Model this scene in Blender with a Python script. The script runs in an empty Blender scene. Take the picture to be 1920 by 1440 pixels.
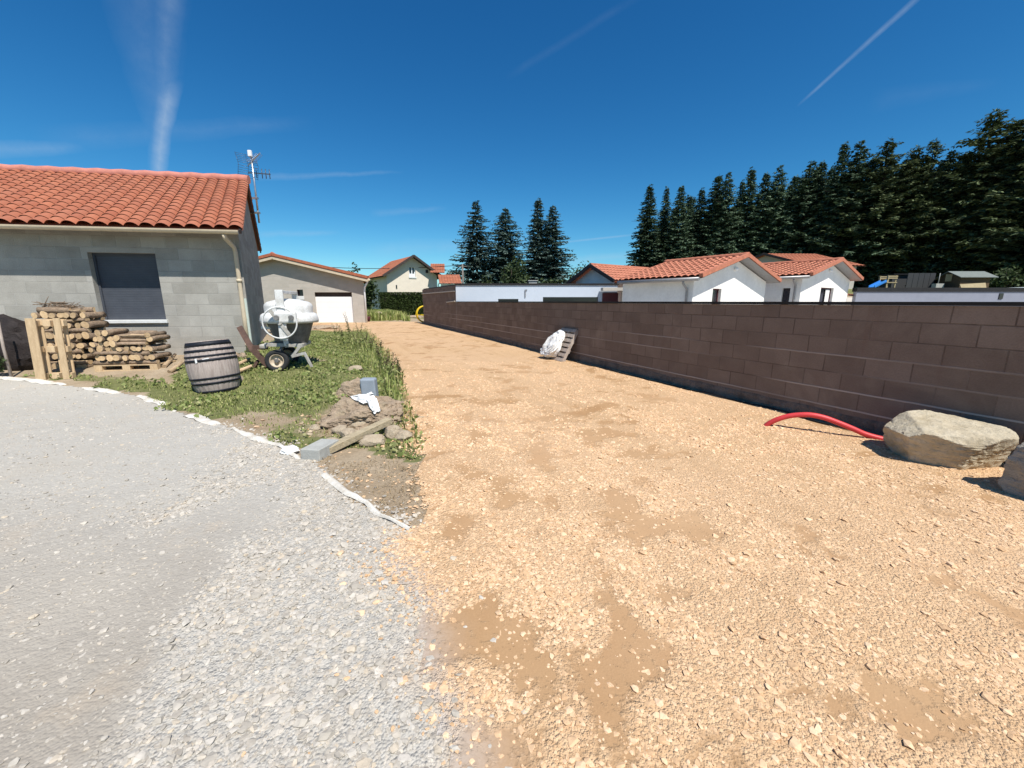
import bpy, bmesh, math, random
import numpy as np
from mathutils import Vector, Matrix, noise as mnoise
R = math.radians
random.seed(7); rng = np.random.default_rng(7)
scene = bpy.context.scene
COL = scene.collection

# ------------------------------------------------------------------ camera
CAMH = 1.65; FPX = 750.0; HOR = 565.0
PITCH = math.atan((720 - HOR) / FPX)
cd = bpy.data.cameras.new('camera'); cd.sensor_width = 36; cd.lens = 36 * FPX / 1920
cd.clip_start = 0.05; cd.clip_end = 6000
cam = bpy.data.objects.new('camera', cd); COL.objects.link(cam)
cam.location = (0, 0, CAMH); cam.rotation_euler = (R(90) - PITCH, 0, 0)
scene.camera = cam

# ------------------------------------------------------------------ light
SUN_AZ = Vector((0.53, -0.848, 0)).normalized(); SUN_EL = R(57)
SUN = SUN_AZ * math.cos(SUN_EL) + Vector((0, 0, math.sin(SUN_EL)))
sd = bpy.data.lights.new('sun', 'SUN'); sd.energy = 5.0; sd.angle = R(0.5); sd.color = (1.0, 0.955, 0.88)
so = bpy.data.objects.new('sun', sd); COL.objects.link(so)
so.rotation_euler = SUN.to_track_quat('Z', 'Y').to_euler(); so.location = (8, -10, 30)
scene.view_settings.view_transform = 'Standard'; scene.view_settings.look = 'None'
scene.view_settings.exposure = 0.38; scene.view_settings.gamma = 1
scene.view_settings.use_curve_mapping = False

def ND(nt, typ, ins=None, **kw):
    n = nt.nodes.new(typ)
    for k, v in kw.items(): setattr(n, k, v)
    for k, v in (ins or {}).items():
        s = n.inputs[k]
        if isinstance(v, bpy.types.NodeSocket): nt.links.new(v, s)
        else: s.default_value = v
    return n
def MATH(nt, op, a, b=0.0, c=0.0, clamp=False):
    n = nt.nodes.new('ShaderNodeMath'); n.operation = op; n.use_clamp = clamp
    for i, v in enumerate((a, b, c)):
        if isinstance(v, bpy.types.NodeSocket): nt.links.new(v, n.inputs[i])
        else: n.inputs[i].default_value = v
    return n.outputs[0]
def MIX(nt, f, a, b, blend='MIX'):
    n = nt.nodes.new('ShaderNodeMix'); n.data_type = 'RGBA'; n.blend_type = blend
    for i, v in ((0, f), (6, a), (7, b)):
        if isinstance(v, bpy.types.NodeSocket): nt.links.new(v, n.inputs[i])
        else: n.inputs[i].default_value = (v if not isinstance(v, tuple) else (tuple(v) + (1,))[:4])
    return n.outputs[2]
def RAMP(nt, f, lo, hi):
    n = nt.nodes.new('ShaderNodeMapRange'); n.clamp = True
    nt.links.new(f, n.inputs[0]); n.inputs[1].default_value = lo; n.inputs[2].default_value = hi
    return n.outputs[0]
def NOISE(nt, vec, scale, detail=4, rough=0.55, dist=0.0):
    n = nt.nodes.new('ShaderNodeTexNoise'); n.inputs['Scale'].default_value = scale
    n.inputs['Detail'].default_value = detail; n.inputs['Roughness'].default_value = rough
    n.inputs['Distortion'].default_value = dist
    if vec is not None: nt.links.new(vec, n.inputs['Vector'])
    return n.outputs[0]

W = bpy.data.worlds.new('World'); scene.world = W; W.use_nodes = True
def build_world():
    nt = W.node_tree; nt.nodes.clear()
    out = nt.nodes.new('ShaderNodeOutputWorld'); bg = nt.nodes.new('ShaderNodeBackground')
    sky = nt.nodes.new('ShaderNodeTexSky'); sky.sky_type = 'NISHITA'; sky.sun_disc = False
    sky.sun_elevation = SUN_EL; sky.sun_rotation = math.atan2(SUN_AZ.x, SUN_AZ.y)
    sky.altitude = 900; sky.air_density = 1.0; sky.dust_density = 0.25; sky.ozone_density = 3.0
    tc = nt.nodes.new('ShaderNodeTexCoord'); d = tc.outputs['Generated']
    # deepen the blue of clear mountain air: a tone curve per channel on the sky's own radiance
    sc_ = ND(nt, 'ShaderNodeSeparateColor', {0: ND(nt, 'ShaderNodeHueSaturation', {'Color': sky.outputs[0], 'Saturation': 1.18}).outputs[0]}); K = 0.083
    ch = [MATH(nt, 'MULTIPLY', MATH(nt, 'POWER', MATH(nt, 'MULTIPLY', sc_.outputs[i], K), a), k / K) for i, (a, k) in enumerate(((1.42, 1.20), (1.12, 1.36), (0.98, 1.30)))]
    col = ND(nt, 'ShaderNodeCombineColor', {0: ch[0], 1: ch[1], 2: ch[2]}).outputs[0]
    # contrails and thin cirrus: bands of ice cloud round great circles of the sky
    def pixdir(u, v):
        F = Vector((0, math.cos(PITCH), -math.sin(PITCH))); U = Vector((0, math.sin(PITCH), math.cos(PITCH)))
        return (Vector((1, 0, 0)) * (u - 960) + U * (720 - v) + F * FPX).normalized()
    wob = NOISE(nt, d, 7, 5, 0.6)
    fine = NOISE(nt, d, 26, 5, 0.7)
    wobs = MATH(nt, 'MULTIPLY', MATH(nt, 'SUBTRACT', wob, 0.5), 1.0)
    total = None
    def trail(a, b, w0, w1, strength, wobble, soft=True):
        nonlocal total
        A, B = pixdir(*a), pixdir(*b)
        n = A.cross(B).normalized(); t = n.cross(A).normalized()
        ang = math.acos(max(-1, min(1, A.dot(B))))
        dn = ND(nt, 'ShaderNodeVectorMath', {0: d, 1: n}, operation='DOT_PRODUCT').outputs['Value']
        da = ND(nt, 'ShaderNodeVectorMath', {0: d, 1: A}, operation='DOT_PRODUCT').outputs['Value']
        dt = ND(nt, 'ShaderNodeVectorMath', {0: d, 1: t}, operation='DOT_PRODUCT').outputs['Value']
        th = MATH(nt, 'DIVIDE', MATH(nt, 'ARCTAN2', dt, da), ang)
        width = MATH(nt, 'MULTIPLY_ADD', th, w1 - w0, w0)
        dn = MATH(nt, 'ADD', dn, MATH(nt, 'MULTIPLY', wobs, wobble))
        prof = MATH(nt, 'SUBTRACT', 1.0, MATH(nt, 'DIVIDE', MATH(nt, 'ABSOLUTE', dn), MATH(nt, 'MAXIMUM', width, 0.0005)), clamp=True)
        prof = MATH(nt, 'POWER', prof, 0.8)
        ends = MATH(nt, 'MULTIPLY', RAMP(nt, th, -0.06, 0.12), MATH(nt, 'SUBTRACT', 1.0, RAMP(nt, th, 0.80, 1.08)))
        tex = MATH(nt, 'MULTIPLY_ADD', RAMP(nt, fine, 0.3, 0.7), 0.55, 0.45)
        m = MATH(nt, 'MULTIPLY', MATH(nt, 'MULTIPLY', prof, ends), MATH(nt, 'MULTIPLY', tex, strength))
        total = m if total is None else MATH(nt, 'MAXIMUM', total, m)
    trail((292, 345), (325, -160), 0.010, 0.028, 0.20, 0.020)
    trail((300, 300), (250, -160), 0.010, 0.075, 0.10, 0.040)
    trail((296, 340), (316, 150), 0.011, 0.018, 0.50, 0.020)
    trail((1505, 190), (1760, -40), 0.003, 0.006, 0.26, 0.004)
    trail((960, 140), (1200, -10), 0.008, 0.008, 0.035, 0.01)
    trail((1040, 456), (1190, 440), 0.0030, 0.0030, 0.28, 0.0)
    trail((480, 334), (740, 322), 0.008, 0.004, 0.17, 0.02)
    trail((-150, 285), (150, 275), 0.016, 0.010, 0.22, 0.02)
    trail((100, 262), (560, 232), 0.022, 0.014, 0.08, 0.02)
    trail((480, 440), (630, 436), 0.008, 0.006, 0.16, 0.02)
    trail((700, 398), (830, 392), 0.010, 0.006, 0.12, 0.02)
    trail((1640, 190), (1860, 160), 0.020, 0.008, 0.03, 0.02)
    trail((700, 470), (1000, 455), 0.020, 0.02, 0.14, 0.03)
    trail((1050, 490), (1190, 480), 0.012, 0.01, 0.20, 0.02)
    col = MIX(nt, total, col, (5.6, 7.0, 8.6))
    nt.links.new(col, bg.inputs[0]); bg.inputs[1].default_value = 0.070
    nt.links.new(bg.outputs[0], out.inputs[0])
build_world()

# ------------------------------------------------------------------ helpers
F_ = np.array([0, math.cos(PITCH), -math.sin(PITCH)]); U_ = np.array([0, math.sin(PITCH), math.cos(PITCH)])
def ray(u, v): return np.array([u - 960.0, 0, 0]) + (720 - v) * U_ + FPX * F_
def gnd(u, v, z=0.0):
    d = ray(u, v); return Vector(np.array([0, 0, CAMH]) + d * ((z - CAMH) / d[2]))
def at(u, v, Y):
    d = ray(u, v); return Vector(np.array([0, 0, CAMH]) + d * (Y / d[1]))
def hit(u, v, P, dr):
    """along the horizontal line P + t*dr, the t where pixel column u (at row v) crosses it"""
    d = ray(u, v); k = d[0] / d[1]
    return (k * P[1] - P[0]) / (dr[0] - k * dr[1])
def sstep(a, b, x):
    t = np.clip((x - a) / (b - a), 0, 1); return t * t * (3 - 2 * t)

_perm = np.random.default_rng(3).random((256, 256))
def vnoise(x, y):
    x = np.asarray(x, float); y = np.asarray(y, float)
    xi = np.floor(x).astype(int); yi = np.floor(y).astype(int); fx = x - xi; fy = y - yi
    fx = fx * fx * (3 - 2 * fx); fy = fy * fy * (3 - 2 * fy)
    g = lambda a, b: _perm[a & 255, b & 255]
    return (g(xi, yi) * (1 - fx) + g(xi + 1, yi) * fx) * (1 - fy) + (g(xi, yi + 1) * (1 - fx) + g(xi + 1, yi + 1) * fx) * fy
def fbm(x, y, o=4):
    s = 0; a = 0.5; t = 0
    for i in range(o):
        s = s + a * vnoise(x * 2 ** i + 17.3 * i, y * 2 ** i + 9.1 * i); t += a; a *= 0.5
    return s / t

def tag(o, label=None, cat=None, group=None, kind=None):
    if label: o['label'] = label
    if cat: o['category'] = cat
    if group: o['group'] = group
    if kind: o['kind'] = kind
    return o
def thing(name, label, cat, loc=(0, 0, 0), group=None):
    o = bpy.data.objects.new(name, None); o.empty_display_size = 0.1; COL.objects.link(o)
    o.location = loc; return tag(o, label, cat, group)
def copy_thing(o, parent=None):
    c = o.copy(); COL.objects.link(c)
    if parent is not None: c.parent = parent
    for ch in o.children: copy_thing(ch, c)
    return c

def base_of(parent):
    p = Vector((0, 0, 0)); q = parent
    while q is not None: p += q.location; q = q.parent
    return p

class MB:
    def __init__(s): s.v = []; s.f = []; s.m = []; s.sm = []
    def add(s, vs, fs, m=0, smooth=False):
        o = len(s.v); s.v += [Vector(p) for p in vs]
        for f in fs: s.f.append([i + o for i in f]); s.m.append(m); s.sm.append(smooth)
    def quad(s, *p, m=0): s.add(p, [list(range(len(p)))], m)
    def box(s, o, a, b, c, m=0):
        o, a, b, c = map(Vector, (o, a, b, c))
        if a.cross(b).dot(c) < 0: a, b = b, a
        vs = [o, o + a, o + a + b, o + b, o + c, o + a + c, o + a + b + c, o + b + c]
        s.add(vs, [[3, 2, 1, 0], [4, 5, 6, 7], [0, 1, 5, 4], [1, 2, 6, 5], [2, 3, 7, 6], [3, 0, 4, 7]], m)
    def cbox(s, c, a, b, d, m=0):
        """box by centre and three full edge vectors"""
        c, a, b, d = map(Vector, (c, a, b, d)); s.box(c - a / 2 - b / 2 - d / 2, a, b, d, m)
    def bar(s, p, q, w, h, m=0, up=(0, 0, 1)):
        p, q = Vector(p), Vector(q); d = q - p; up = Vector(up)
        x = d.cross(up)
        if x.length < 1e-5: x = d.cross(Vector((1, 0, 0)))
        x.normalize(); y = x.cross(d).normalized()
        s.box(p - x * w / 2 - y * h / 2, x * w, y * h, d, m)
    def tube(s, pts, r, n=8, m=0, cap=True, smooth=True, closed=False):
        pts = [Vector(p) for p in pts]; N = len(pts)
        rs = r if hasattr(r, '__len__') else [r] * N
        vs = []; prev = None
        for i, p in enumerate(pts):
            if closed: t = pts[(i + 1) % N] - pts[i - 1]
            else: t = (pts[min(i + 1, N - 1)] - pts[max(i - 1, 0)])
            t.normalize()
            if prev is None:
                x = t.orthogonal().normalized()
            else:
                x = (prev - t * prev.dot(t))
                x = x.normalized() if x.length > 1e-6 else t.orthogonal().normalized()
            prev = x; y = t.cross(x)
            for k in range(n):
                a = 2 * math.pi * k / n; vs.append(p + (x * math.cos(a) + y * math.sin(a)) * rs[i])
        fs = []
        for i in range(N if closed else N - 1):
            j = (i + 1) % N
            for k in range(n): fs.append([i * n + k, i * n + (k + 1) % n, j * n + (k + 1) % n, j * n + k])
        s.add(vs, fs, m, smooth)
        if cap and not closed:
            o = len(s.v) - len(vs)
            s.f.append([o + k for k in range(n)][::-1]); s.m.append(m); s.sm.append(False)
            s.f.append([o + (N - 1) * n + k for k in range(n)]); s.m.append(m); s.sm.append(False)
    def lathe(s, prof, M=None, n=28, m=0, smooth=True, cap=(True, True)):
        """prof: (r, z) list, turned round z and moved by matrix M; m may be a list per band"""
        M = M or Matrix(); N = len(prof); vs = []
        for r, z in prof:
            for k in range(n):
                a = 2 * math.pi * k / n; vs.append(M @ Vector((r * math.cos(a), r * math.sin(a), z)))
        o = len(s.v); s.v += vs
        for i in range(N - 1):
            for k in range(n):
                s.f.append([o + i * n + k, o + i * n + (k + 1) % n, o + (i + 1) * n + (k + 1) % n, o + (i + 1) * n + k])
                s.m.append(m[i] if isinstance(m, (list, tuple)) else m); s.sm.append(smooth)
        for c, i in ((cap[0], 0), (cap[1], N - 1)):
            if c:
                f = [o + i * n + k for k in range(n)]
                s.f.append(f[::-1] if i == 0 else f); s.m.append(0 if isinstance(m, (list, tuple)) else m); s.sm.append(False)
    def prism(s, poly, ext, m=0):
        poly = [Vector(p) for p in poly]; ext = Vector(ext); n = len(poly)
        nn = sum(((poly[i] - poly[0]).cross(poly[(i + 1) % n] - poly[0]) for i in range(1, n - 1)), Vector())
        if nn.dot(ext) > 0: poly = poly[::-1]
        s.add(poly + [p + ext for p in poly],
              [list(range(n)), list(range(2 * n - 1, n - 1, -1))] + [[i, n + i, n + (i + 1) % n, (i + 1) % n] for i in range(n)], m)
    def build(s, name, mats, parent=None, loc=None, bevel=0.0, local=False):
        if not isinstance(mats, (list, tuple)): mats = [mats]
        b = base_of(parent) if parent is not None else Vector((0, 0, 0))
        L = Vector(loc) if loc is not None else Vector((0, 0, 0))
        off = Vector((0, 0, 0)) if local else b + (L if parent is None else L)
        me = bpy.data.meshes.new(name)
        me.from_pydata([tuple(p - off) for p in s.v], [], s.f)
        for mt in mats: me.materials.append(mt)
        me.polygons.foreach_set('material_index', s.m); me.polygons.foreach_set('use_smooth', s.sm)
        uv = me.uv_layers.new(name='UVMap')
        co = [0.0] * (2 * len(me.loops))
        for p in me.polygons:
            n = p.normal
            if abs(n.z) > 0.7: t, w = Vector((1, 0, 0)), Vector((0, 1, 0))
            else:
                t = Vector((-n.y, n.x, 0)); t = t.normalized() if t.length > 1e-6 else Vector((1, 0, 0)); w = Vector((0, 0, 1))
            for li in p.loop_indices:
                q = s.v[me.loops[li].vertex_index]; co[2 * li] = q.dot(t); co[2 * li + 1] = q.dot(w)
        uv.data.foreach_set('uv', co)
        me.update()
        o = bpy.data.objects.new(name, me); COL.objects.link(o); o.location = L
        if parent is not None: o.parent = parent
        if bevel:
            md = o.modifiers.new('bevel', 'BEVEL'); md.width = bevel; md.segments = 2; md.limit_method = 'ANGLE'
        return o

def mesh_np(name, V, Fa, mats, parent=None, smooth=False, loc=None):
    V = np.asarray(V, np.float32); Fa = np.asarray(Fa, np.int32); m, k = Fa.shape
    me = bpy.data.meshes.new(name)
    me.vertices.add(len(V)); me.vertices.foreach_set('co', V.ravel())
    me.loops.add(m * k); me.loops.foreach_set('vertex_index', Fa.ravel())
    me.polygons.add(m); me.polygons.foreach_set('loop_start', np.arange(0, m * k, k, dtype=np.int32))
    me.polygons.foreach_set('use_smooth', np.full(m, bool(smooth)))
    for mt in (mats if isinstance(mats, (list, tuple)) else [mats]): me.materials.append(mt)
    me.update(calc_edges=True); me.validate()
    o = bpy.data.objects.new(name, me); COL.objects.link(o)
    if loc is not None: o.location = loc
    if parent is not None: o.parent = parent
    return o

# ------------------------------------------------------------------ materials
def new_mat(name):
    m = bpy.data.materials.new(name); m.use_nodes = True; nt = m.node_tree
    return m, nt, nt.nodes['Principled BSDF']
def setb(nt, b, col, rough=0.8, bump=None, bs=0.5, bd=0.01, spec=0.3, metal=0.0):
    if isinstance(col, bpy.types.NodeSocket): nt.links.new(col, b.inputs['Base Color'])
    else: b.inputs['Base Color'].default_value = tuple(col) + (1,)
    if isinstance(rough, bpy.types.NodeSocket): nt.links.new(rough, b.inputs['Roughness'])
    else: b.inputs['Roughness'].default_value = rough
    b.inputs['Specular IOR Level'].default_value = spec; b.inputs['Metallic'].default_value = metal
    if bump is not None:
        n = ND(nt, 'ShaderNodeBump', {'Height': bump, 'Strength': bs, 'Distance': bd}); nt.links.new(n.outputs[0], b.inputs['Normal'])
def OBJ(nt): return nt.nodes.new('ShaderNodeTexCoord').outputs['Object']
def UVC(nt): return nt.nodes.new('ShaderNodeTexCoord').outputs['UV']

def simple(name, c, rough=0.7, var=0.25, scale=6, bs=0.25, bd=0.01, spec=0.3, metal=0.0, c2=None, orand=0.0, stretch=None):
    m, nt, b = new_mat(name); v = OBJ(nt)
    if stretch: v = ND(nt, 'ShaderNodeMapping', {'Vector': v, 'Scale': stretch}).outputs[0]
    n = NOISE(nt, v, scale, 6, 0.6); n2 = NOISE(nt, v, scale * 7, 3, 0.6)
    f = MATH(nt, 'MULTIPLY_ADD', n2, 0.35, MATH(nt, 'MULTIPLY', n, 0.65))
    f = RAMP(nt, f, 0.3, 0.7)
    c2 = c2 or tuple(x * (1 - var * 1.3) for x in c)
    col = MIX(nt, f, c2, tuple(min(1, x * (1 + var * 0.4)) for x in c))
    if orand:
        oi = nt.nodes.new('ShaderNodeObjectInfo')
        col = ND(nt, 'ShaderNodeHueSaturation', {'Color': col, 'Value': MATH(nt, 'MULTIPLY_ADD', oi.outputs['Random'], orand, 1 - orand / 2)}).outputs[0]
    setb(nt, b, col, rough, f, bs, bd, spec, metal); return m

def blocks(name, c1, c2, mort, bw, rh, rough=0.9, streak=0.25, bs=0.6, ledge=None, stain=None, pale=None):
    m, nt, b = new_mat(name); uv = UVC(nt)
    wob = ND(nt, 'ShaderNodeTexNoise', {'Vector': uv, 'Scale': 3.0, 'Detail': 3.0}).outputs['Color']
    uvw = ND(nt, 'ShaderNodeVectorMath', {0: uv, 1: ND(nt, 'ShaderNodeVectorMath', {0: wob, 1: (0.016, 0.016, 0)}, operation='MULTIPLY').outputs[0]}, operation='ADD').outputs[0]
    br = ND(nt, 'ShaderNodeTexBrick', {'Vector': uvw, 'Color1': (0, 0, 0, 1), 'Color2': (1, 1, 1, 1), 'Mortar': (0.5, 0.5, 0.5, 1), 'Scale': 1.0,
        'Mortar Size': 0.007, 'Mortar Smooth': 0.3, 'Bias': 0.0, 'Brick Width': bw, 'Row Height': rh}, offset=0.5)
    n = NOISE(nt, uv, 2.2, 6, 0.65); n2 = NOISE(nt, uv, 60, 3, 0.7)
    tone = MATH(nt, 'ADD', MATH(nt, 'MULTIPLY', br.outputs[0], 0.5), MATH(nt, 'MULTIPLY', RAMP(nt, n, 0.3, 0.7), 0.5))
    col = MIX(nt, tone, c1, c2)
    col = MIX(nt, MATH(nt, 'MULTIPLY', RAMP(nt, n2, 0.35, 0.75), streak), col, tuple(x * 0.55 for x in c1))
    mn = NOISE(nt, uv, 1.3, 4, 0.6)
    mf = MATH(nt, 'MULTIPLY', br.outputs['Fac'], RAMP(nt, mn, 0.33, 0.62))
    col = MIX(nt, MATH(nt, 'MULTIPLY', mf, 0.8), col, mort)
    h = MATH(nt, 'SUBTRACT', MATH(nt, 'MULTIPLY', n2, 0.35), MATH(nt, 'MULTIPLY', br.outputs['Fac'], 0.8))
    if ledge:
        sep = ND(nt, 'ShaderNodeSeparateXYZ', {0: uvw}); fr = MATH(nt, 'FRACT', MATH(nt, 'DIVIDE', sep.outputs[1], rh))
        dd = MATH(nt, 'ABSOLUTE', MATH(nt, 'SUBTRACT', fr, 0.5)); line = RAMP(nt, dd, 0.445, 0.468)
        rowi = MATH(nt, 'FLOOR', MATH(nt, 'ADD', MATH(nt, 'DIVIDE', sep.outputs[1], rh), 0.5))
        cmb = ND(nt, 'ShaderNodeCombineXYZ', {0: MATH(nt, 'MULTIPLY', sep.outputs[0], 0.18), 1: MATH(nt, 'MULTIPLY', rowi, 3.7)})
        rn = RAMP(nt, NOISE(nt, cmb.outputs[0], 1.0, 2, 0.5), 0.44, 0.54)
        low = MATH(nt, 'SUBTRACT', 1.0, RAMP(nt, sep.outputs[1], 0.80, 1.2))
        lf = MATH(nt, 'MULTIPLY', MATH(nt, 'MULTIPLY', line, rn), low)
        col = MIX(nt, MATH(nt, 'MULTIPLY', lf, 0.75), col, ledge); h = MATH(nt, 'MULTIPLY_ADD', lf, 1.6, h)
    if pale:
        pn = RAMP(nt, NOISE(nt, uv, 0.7, 5, 0.7, 0.6), 0.57, 0.74)
        col = MIX(nt, MATH(nt, 'MULTIPLY', pn, 0.6), col, pale)
    if stain:
        sn = RAMP(nt, NOISE(nt, ND(nt, 'ShaderNodeMapping', {'Vector': uv, 'Scale': (2.2, 0.35, 1)}).outputs[0], 1.0, 4, 0.6), 0.62, 0.78)
        col = MIX(nt, MATH(nt, 'MULTIPLY', sn, 0.5), col, stain)
    setb(nt, b, col, rough, h, bs, 0.012, 0.15); return m

def tiles(name, c1, c2, c3):
    m, nt, b = new_mat(name); v = OBJ(nt)
    a = nt.nodes.new('ShaderNodeAttribute'); a.attribute_name = 'tint'
    n = NOISE(nt, v, 1.2, 5, 0.6); n2 = NOISE(nt, v, 24, 3, 0.65)
    col = MIX(nt, a.outputs['Fac'], c1, c2)
    col = MIX(nt, MATH(nt, 'MULTIPLY', RAMP(nt, n, 0.42, 0.7), 0.45), col, c3)
    col = MIX(nt, MATH(nt, 'MULTIPLY', RAMP(nt, n2, 0.45, 0.8), 0.35), col, tuple(x * 0.6 for x in c1))
    setb(nt, b, col, 0.85, n2, 0.3, 0.008, 0.2); return m

def island(name, cols, rough=0.9, scale=30, bs=0.4, spec=0.2, transl=0.0):
    """each stone or leaf of the mesh gets its own shade"""
    m, nt, b = new_mat(name)
    g = nt.nodes.new('ShaderNodeNewGeometry'); r = g.outputs['Random Per Island']
    cr = nt.nodes.new('ShaderNodeValToRGB'); nt.links.new(r, cr.inputs[0]); el = cr.color_ramp.elements
    while len(el) < len(cols): el.new(0.5)
    for i, c in enumerate(cols): el[i].position = i / (len(cols) - 1); el[i].color = tuple(c) + (1,)
    n = NOISE(nt, OBJ(nt), scale, 3, 0.6)
    col = ND(nt, 'ShaderNodeHueSaturation', {'Color': cr.outputs[0], 'Value': MATH(nt, 'MULTIPLY_ADD', n, 0.6, 0.7)}).outputs[0]
    oi = nt.nodes.new('ShaderNodeObjectInfo')
    col = ND(nt, 'ShaderNodeHueSaturation', {'Color': col, 'Value': MATH(nt, 'MULTIPLY_ADD', oi.outputs['Random'], 0.3, 0.85)}).outputs[0]
    setb(nt, b, col, rough, n, bs, 0.006, spec)
    if transl:
        tr = ND(nt, 'ShaderNodeBsdfTranslucent', {'Color': col}); mx = ND(nt, 'ShaderNodeMixShader', {0: transl, 1: b.outputs[0], 2: tr.outputs[0]})
        nt.links.new(mx.outputs[0], nt.nodes['Material Output'].inputs[0])
    return m

M = {}
M['block'] = blocks('grey_blockwork', (0.275, 0.262, 0.232), (0.485, 0.465, 0.42), (0.45, 0.435, 0.40), 0.50, 0.262, streak=0.45, bs=0.9)
M['block_far'] = blocks('beige_blockwork', (0.42, 0.385, 0.335), (0.52, 0.475, 0.42), (0.48, 0.45, 0.41), 0.55, 0.27, streak=0.3)
M['brown'] = blocks('brown_coated_blockwork', (0.160, 0.116, 0.094), (0.270, 0.204, 0.168), (0.085, 0.060, 0.048), 0.47, 0.236, streak=0.35, ledge=(0.58, 0.50, 0.45), stain=(0.17, 0.075, 0.05), pale=(0.31, 0.245, 0.20))
M['brown_dark'] = simple('dark_coping', (0.02, 0.018, 0.018), 0.6, 0.4, 8)
M['footing'] = simple('footing_concrete', (0.24, 0.175, 0.13), 0.9, 0.5, 5, 0.8, 0.03)
M['stucco'] = simple('white_render', (0.80, 0.775, 0.74), 0.9, 0.14, 1.4, 0.3, 0.004)
M['stucco_blue'] = simple('pale_blue_render', (0.50, 0.55, 0.62), 0.9, 0.05, 2, 0.3, 0.004)
M['stucco_grey'] = simple('grey_render', (0.24, 0.25, 0.30), 0.9, 0.10, 2, 0.3, 0.004)
M['stucco_cream'] = simple('cream_render', (0.72, 0.64, 0.53), 0.9, 0.10, 2, 0.3, 0.004)
M['tile'] = tiles('terracotta_canal_tile', (0.325, 0.110, 0.062), (0.415, 0.152, 0.084), (0.34, 0.145, 0.095))
M['tile2'] = tiles('salmon_roof_tile', (0.42, 0.155, 0.095), (0.50, 0.195, 0.12), (0.40, 0.17, 0.11))
M['ridge'] = simple('pink_ridge_tile', (0.52, 0.21, 0.16), 0.85, 0.25, 5)
M['wood_soffit'] = simple('soffit_board', (0.20, 0.13, 0.085), 0.8, 0.35, 4, stretch=(1, 8, 8))
M['wood_dark'] = simple('dark_barge_board', (0.06, 0.045, 0.042), 0.8, 0.3, 4)
M['beige_pvc'] = simple('beige_gutter_plastic', (0.60, 0.50, 0.36), 0.5, 0.15, 4, 0.05)
M['zinc'] = simple('zinc_gutter', (0.30, 0.29, 0.29), 0.45, 0.2, 8, 0.1, metal=0.4)
M['white_pvc'] = simple('white_plastic', (0.78, 0.80, 0.82), 0.4, 0.06, 5, 0.05)
M['green_strip'] = simple('pale_green_conduit', (0.50, 0.56, 0.50), 0.5, 0.1, 5)
M['sill'] = simple('white_cement_sill', (0.68, 0.69, 0.68), 0.8, 0.15, 6)
M['dark_glass'] = simple('dark_window_glass', (0.018, 0.016, 0.022), 0.12, 0.1, 3, 0.0, spec=0.6)
M['maroon'] = simple('dark_red_frame', (0.09, 0.022, 0.026), 0.6, 0.2, 6)
M['shutter'] = None
M['garage_white'] = simple('white_door_paint', (0.82, 0.82, 0.82), 0.5, 0.04, 3, 0.05)
M['galv'] = simple('galvanised_steel', (0.50, 0.53, 0.56), 0.35, 0.3, 14, 0.1, metal=0.75)
M['ant_dark'] = simple('antenna_rods', (0.10, 0.11, 0.13), 0.4, 0.3, 14, 0.1, metal=0.6)
M['pallet'] = simple('pale_pallet_wood', (0.56, 0.42, 0.26), 0.85, 0.35, 3, 0.5, 0.006, orand=0.2, stretch=(6, 6, 1.2), c2=(0.40, 0.28, 0.16))
M['pallet_old'] = simple('weathered_pallet_wood', (0.42, 0.36, 0.31), 0.9, 0.4, 3, 0.5, 0.006, stretch=(6, 6, 1.5), c2=(0.25, 0.20, 0.17))
M['bark'] = simple('bark', (0.36, 0.265, 0.18), 0.95, 0.5, 16, 1.0, 0.02, orand=0.5, c2=(0.17, 0.115, 0.08))
M['cut'] = None
M['split'] = simple('split_wood', (0.56, 0.42, 0.27), 0.9, 0.4, 5, 0.6, 0.01, orand=0.35, stretch=(1, 7, 7), c2=(0.28, 0.18, 0.10))
M['stave'] = simple('weathered_oak_stave', (0.42, 0.36, 0.32), 0.85, 0.35, 4, 0.4, 0.006, stretch=(9, 9, 0.8), c2=(0.23, 0.18, 0.16))
M['hoop'] = simple('dark_iron_hoop', (0.018, 0.020, 0.028), 0.55, 0.4, 18, 0.3, metal=0.3)
M['mixer_white'] = simple('mixer_white_paint', (0.76, 0.77, 0.77), 0.5, 0.14, 5, 0.25, 0.004, c2=(0.44, 0.42, 0.38))
M['mixer_grey'] = simple('mixer_dirt_and_shade_grey', (0.19, 0.185, 0.18), 0.8, 0.5, 9, 0.5, 0.01, c2=(0.08, 0.078, 0.078))  # grey of the fittings; on the drum cone it paints in shade
M['mixer_frame'] = simple('mixer_frame_paint', (0.46, 0.46, 0.43), 0.6, 0.4, 10, 0.2, c2=(0.25, 0.21, 0.17))
M['tyre'] = simple('tyre_rubber', (0.035, 0.036, 0.038), 0.85, 0.3, 20, 0.4)
M['rim'] = simple('rusty_cream_rim', (0.56, 0.50, 0.40), 0.7, 0.4, 12, 0.2, c2=(0.33, 0.22, 0.13))
M['rust'] = simple('rusty_steel', (0.13, 0.075, 0.055), 0.9, 0.5, 12, 0.5, 0.01, c2=(0.06, 0.04, 0.036))
M['red_hose'] = simple('red_conduit_plastic', (0.62, 0.055, 0.06), 0.45, 0.15, 6, 0.05)
M['black'] = simple('black_cable', (0.015, 0.014, 0.014), 0.6, 0.3, 10)
M['yellow'] = simple('yellow_plastic', (0.72, 0.50, 0.02), 0.5, 0.15, 6, 0.1)
M['white_sheet'] = simple('white_woven_sheet', (0.80, 0.80, 0.79), 0.7, 0.08, 9, 0.35, 0.01, c2=(0.64, 0.64, 0.62))
M['felt'] = simple('pale_geotextile', (0.64, 0.62, 0.57), 0.95, 0.35, 6, 0.5, 0.01, c2=(0.42, 0.37, 0.30))
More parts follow.
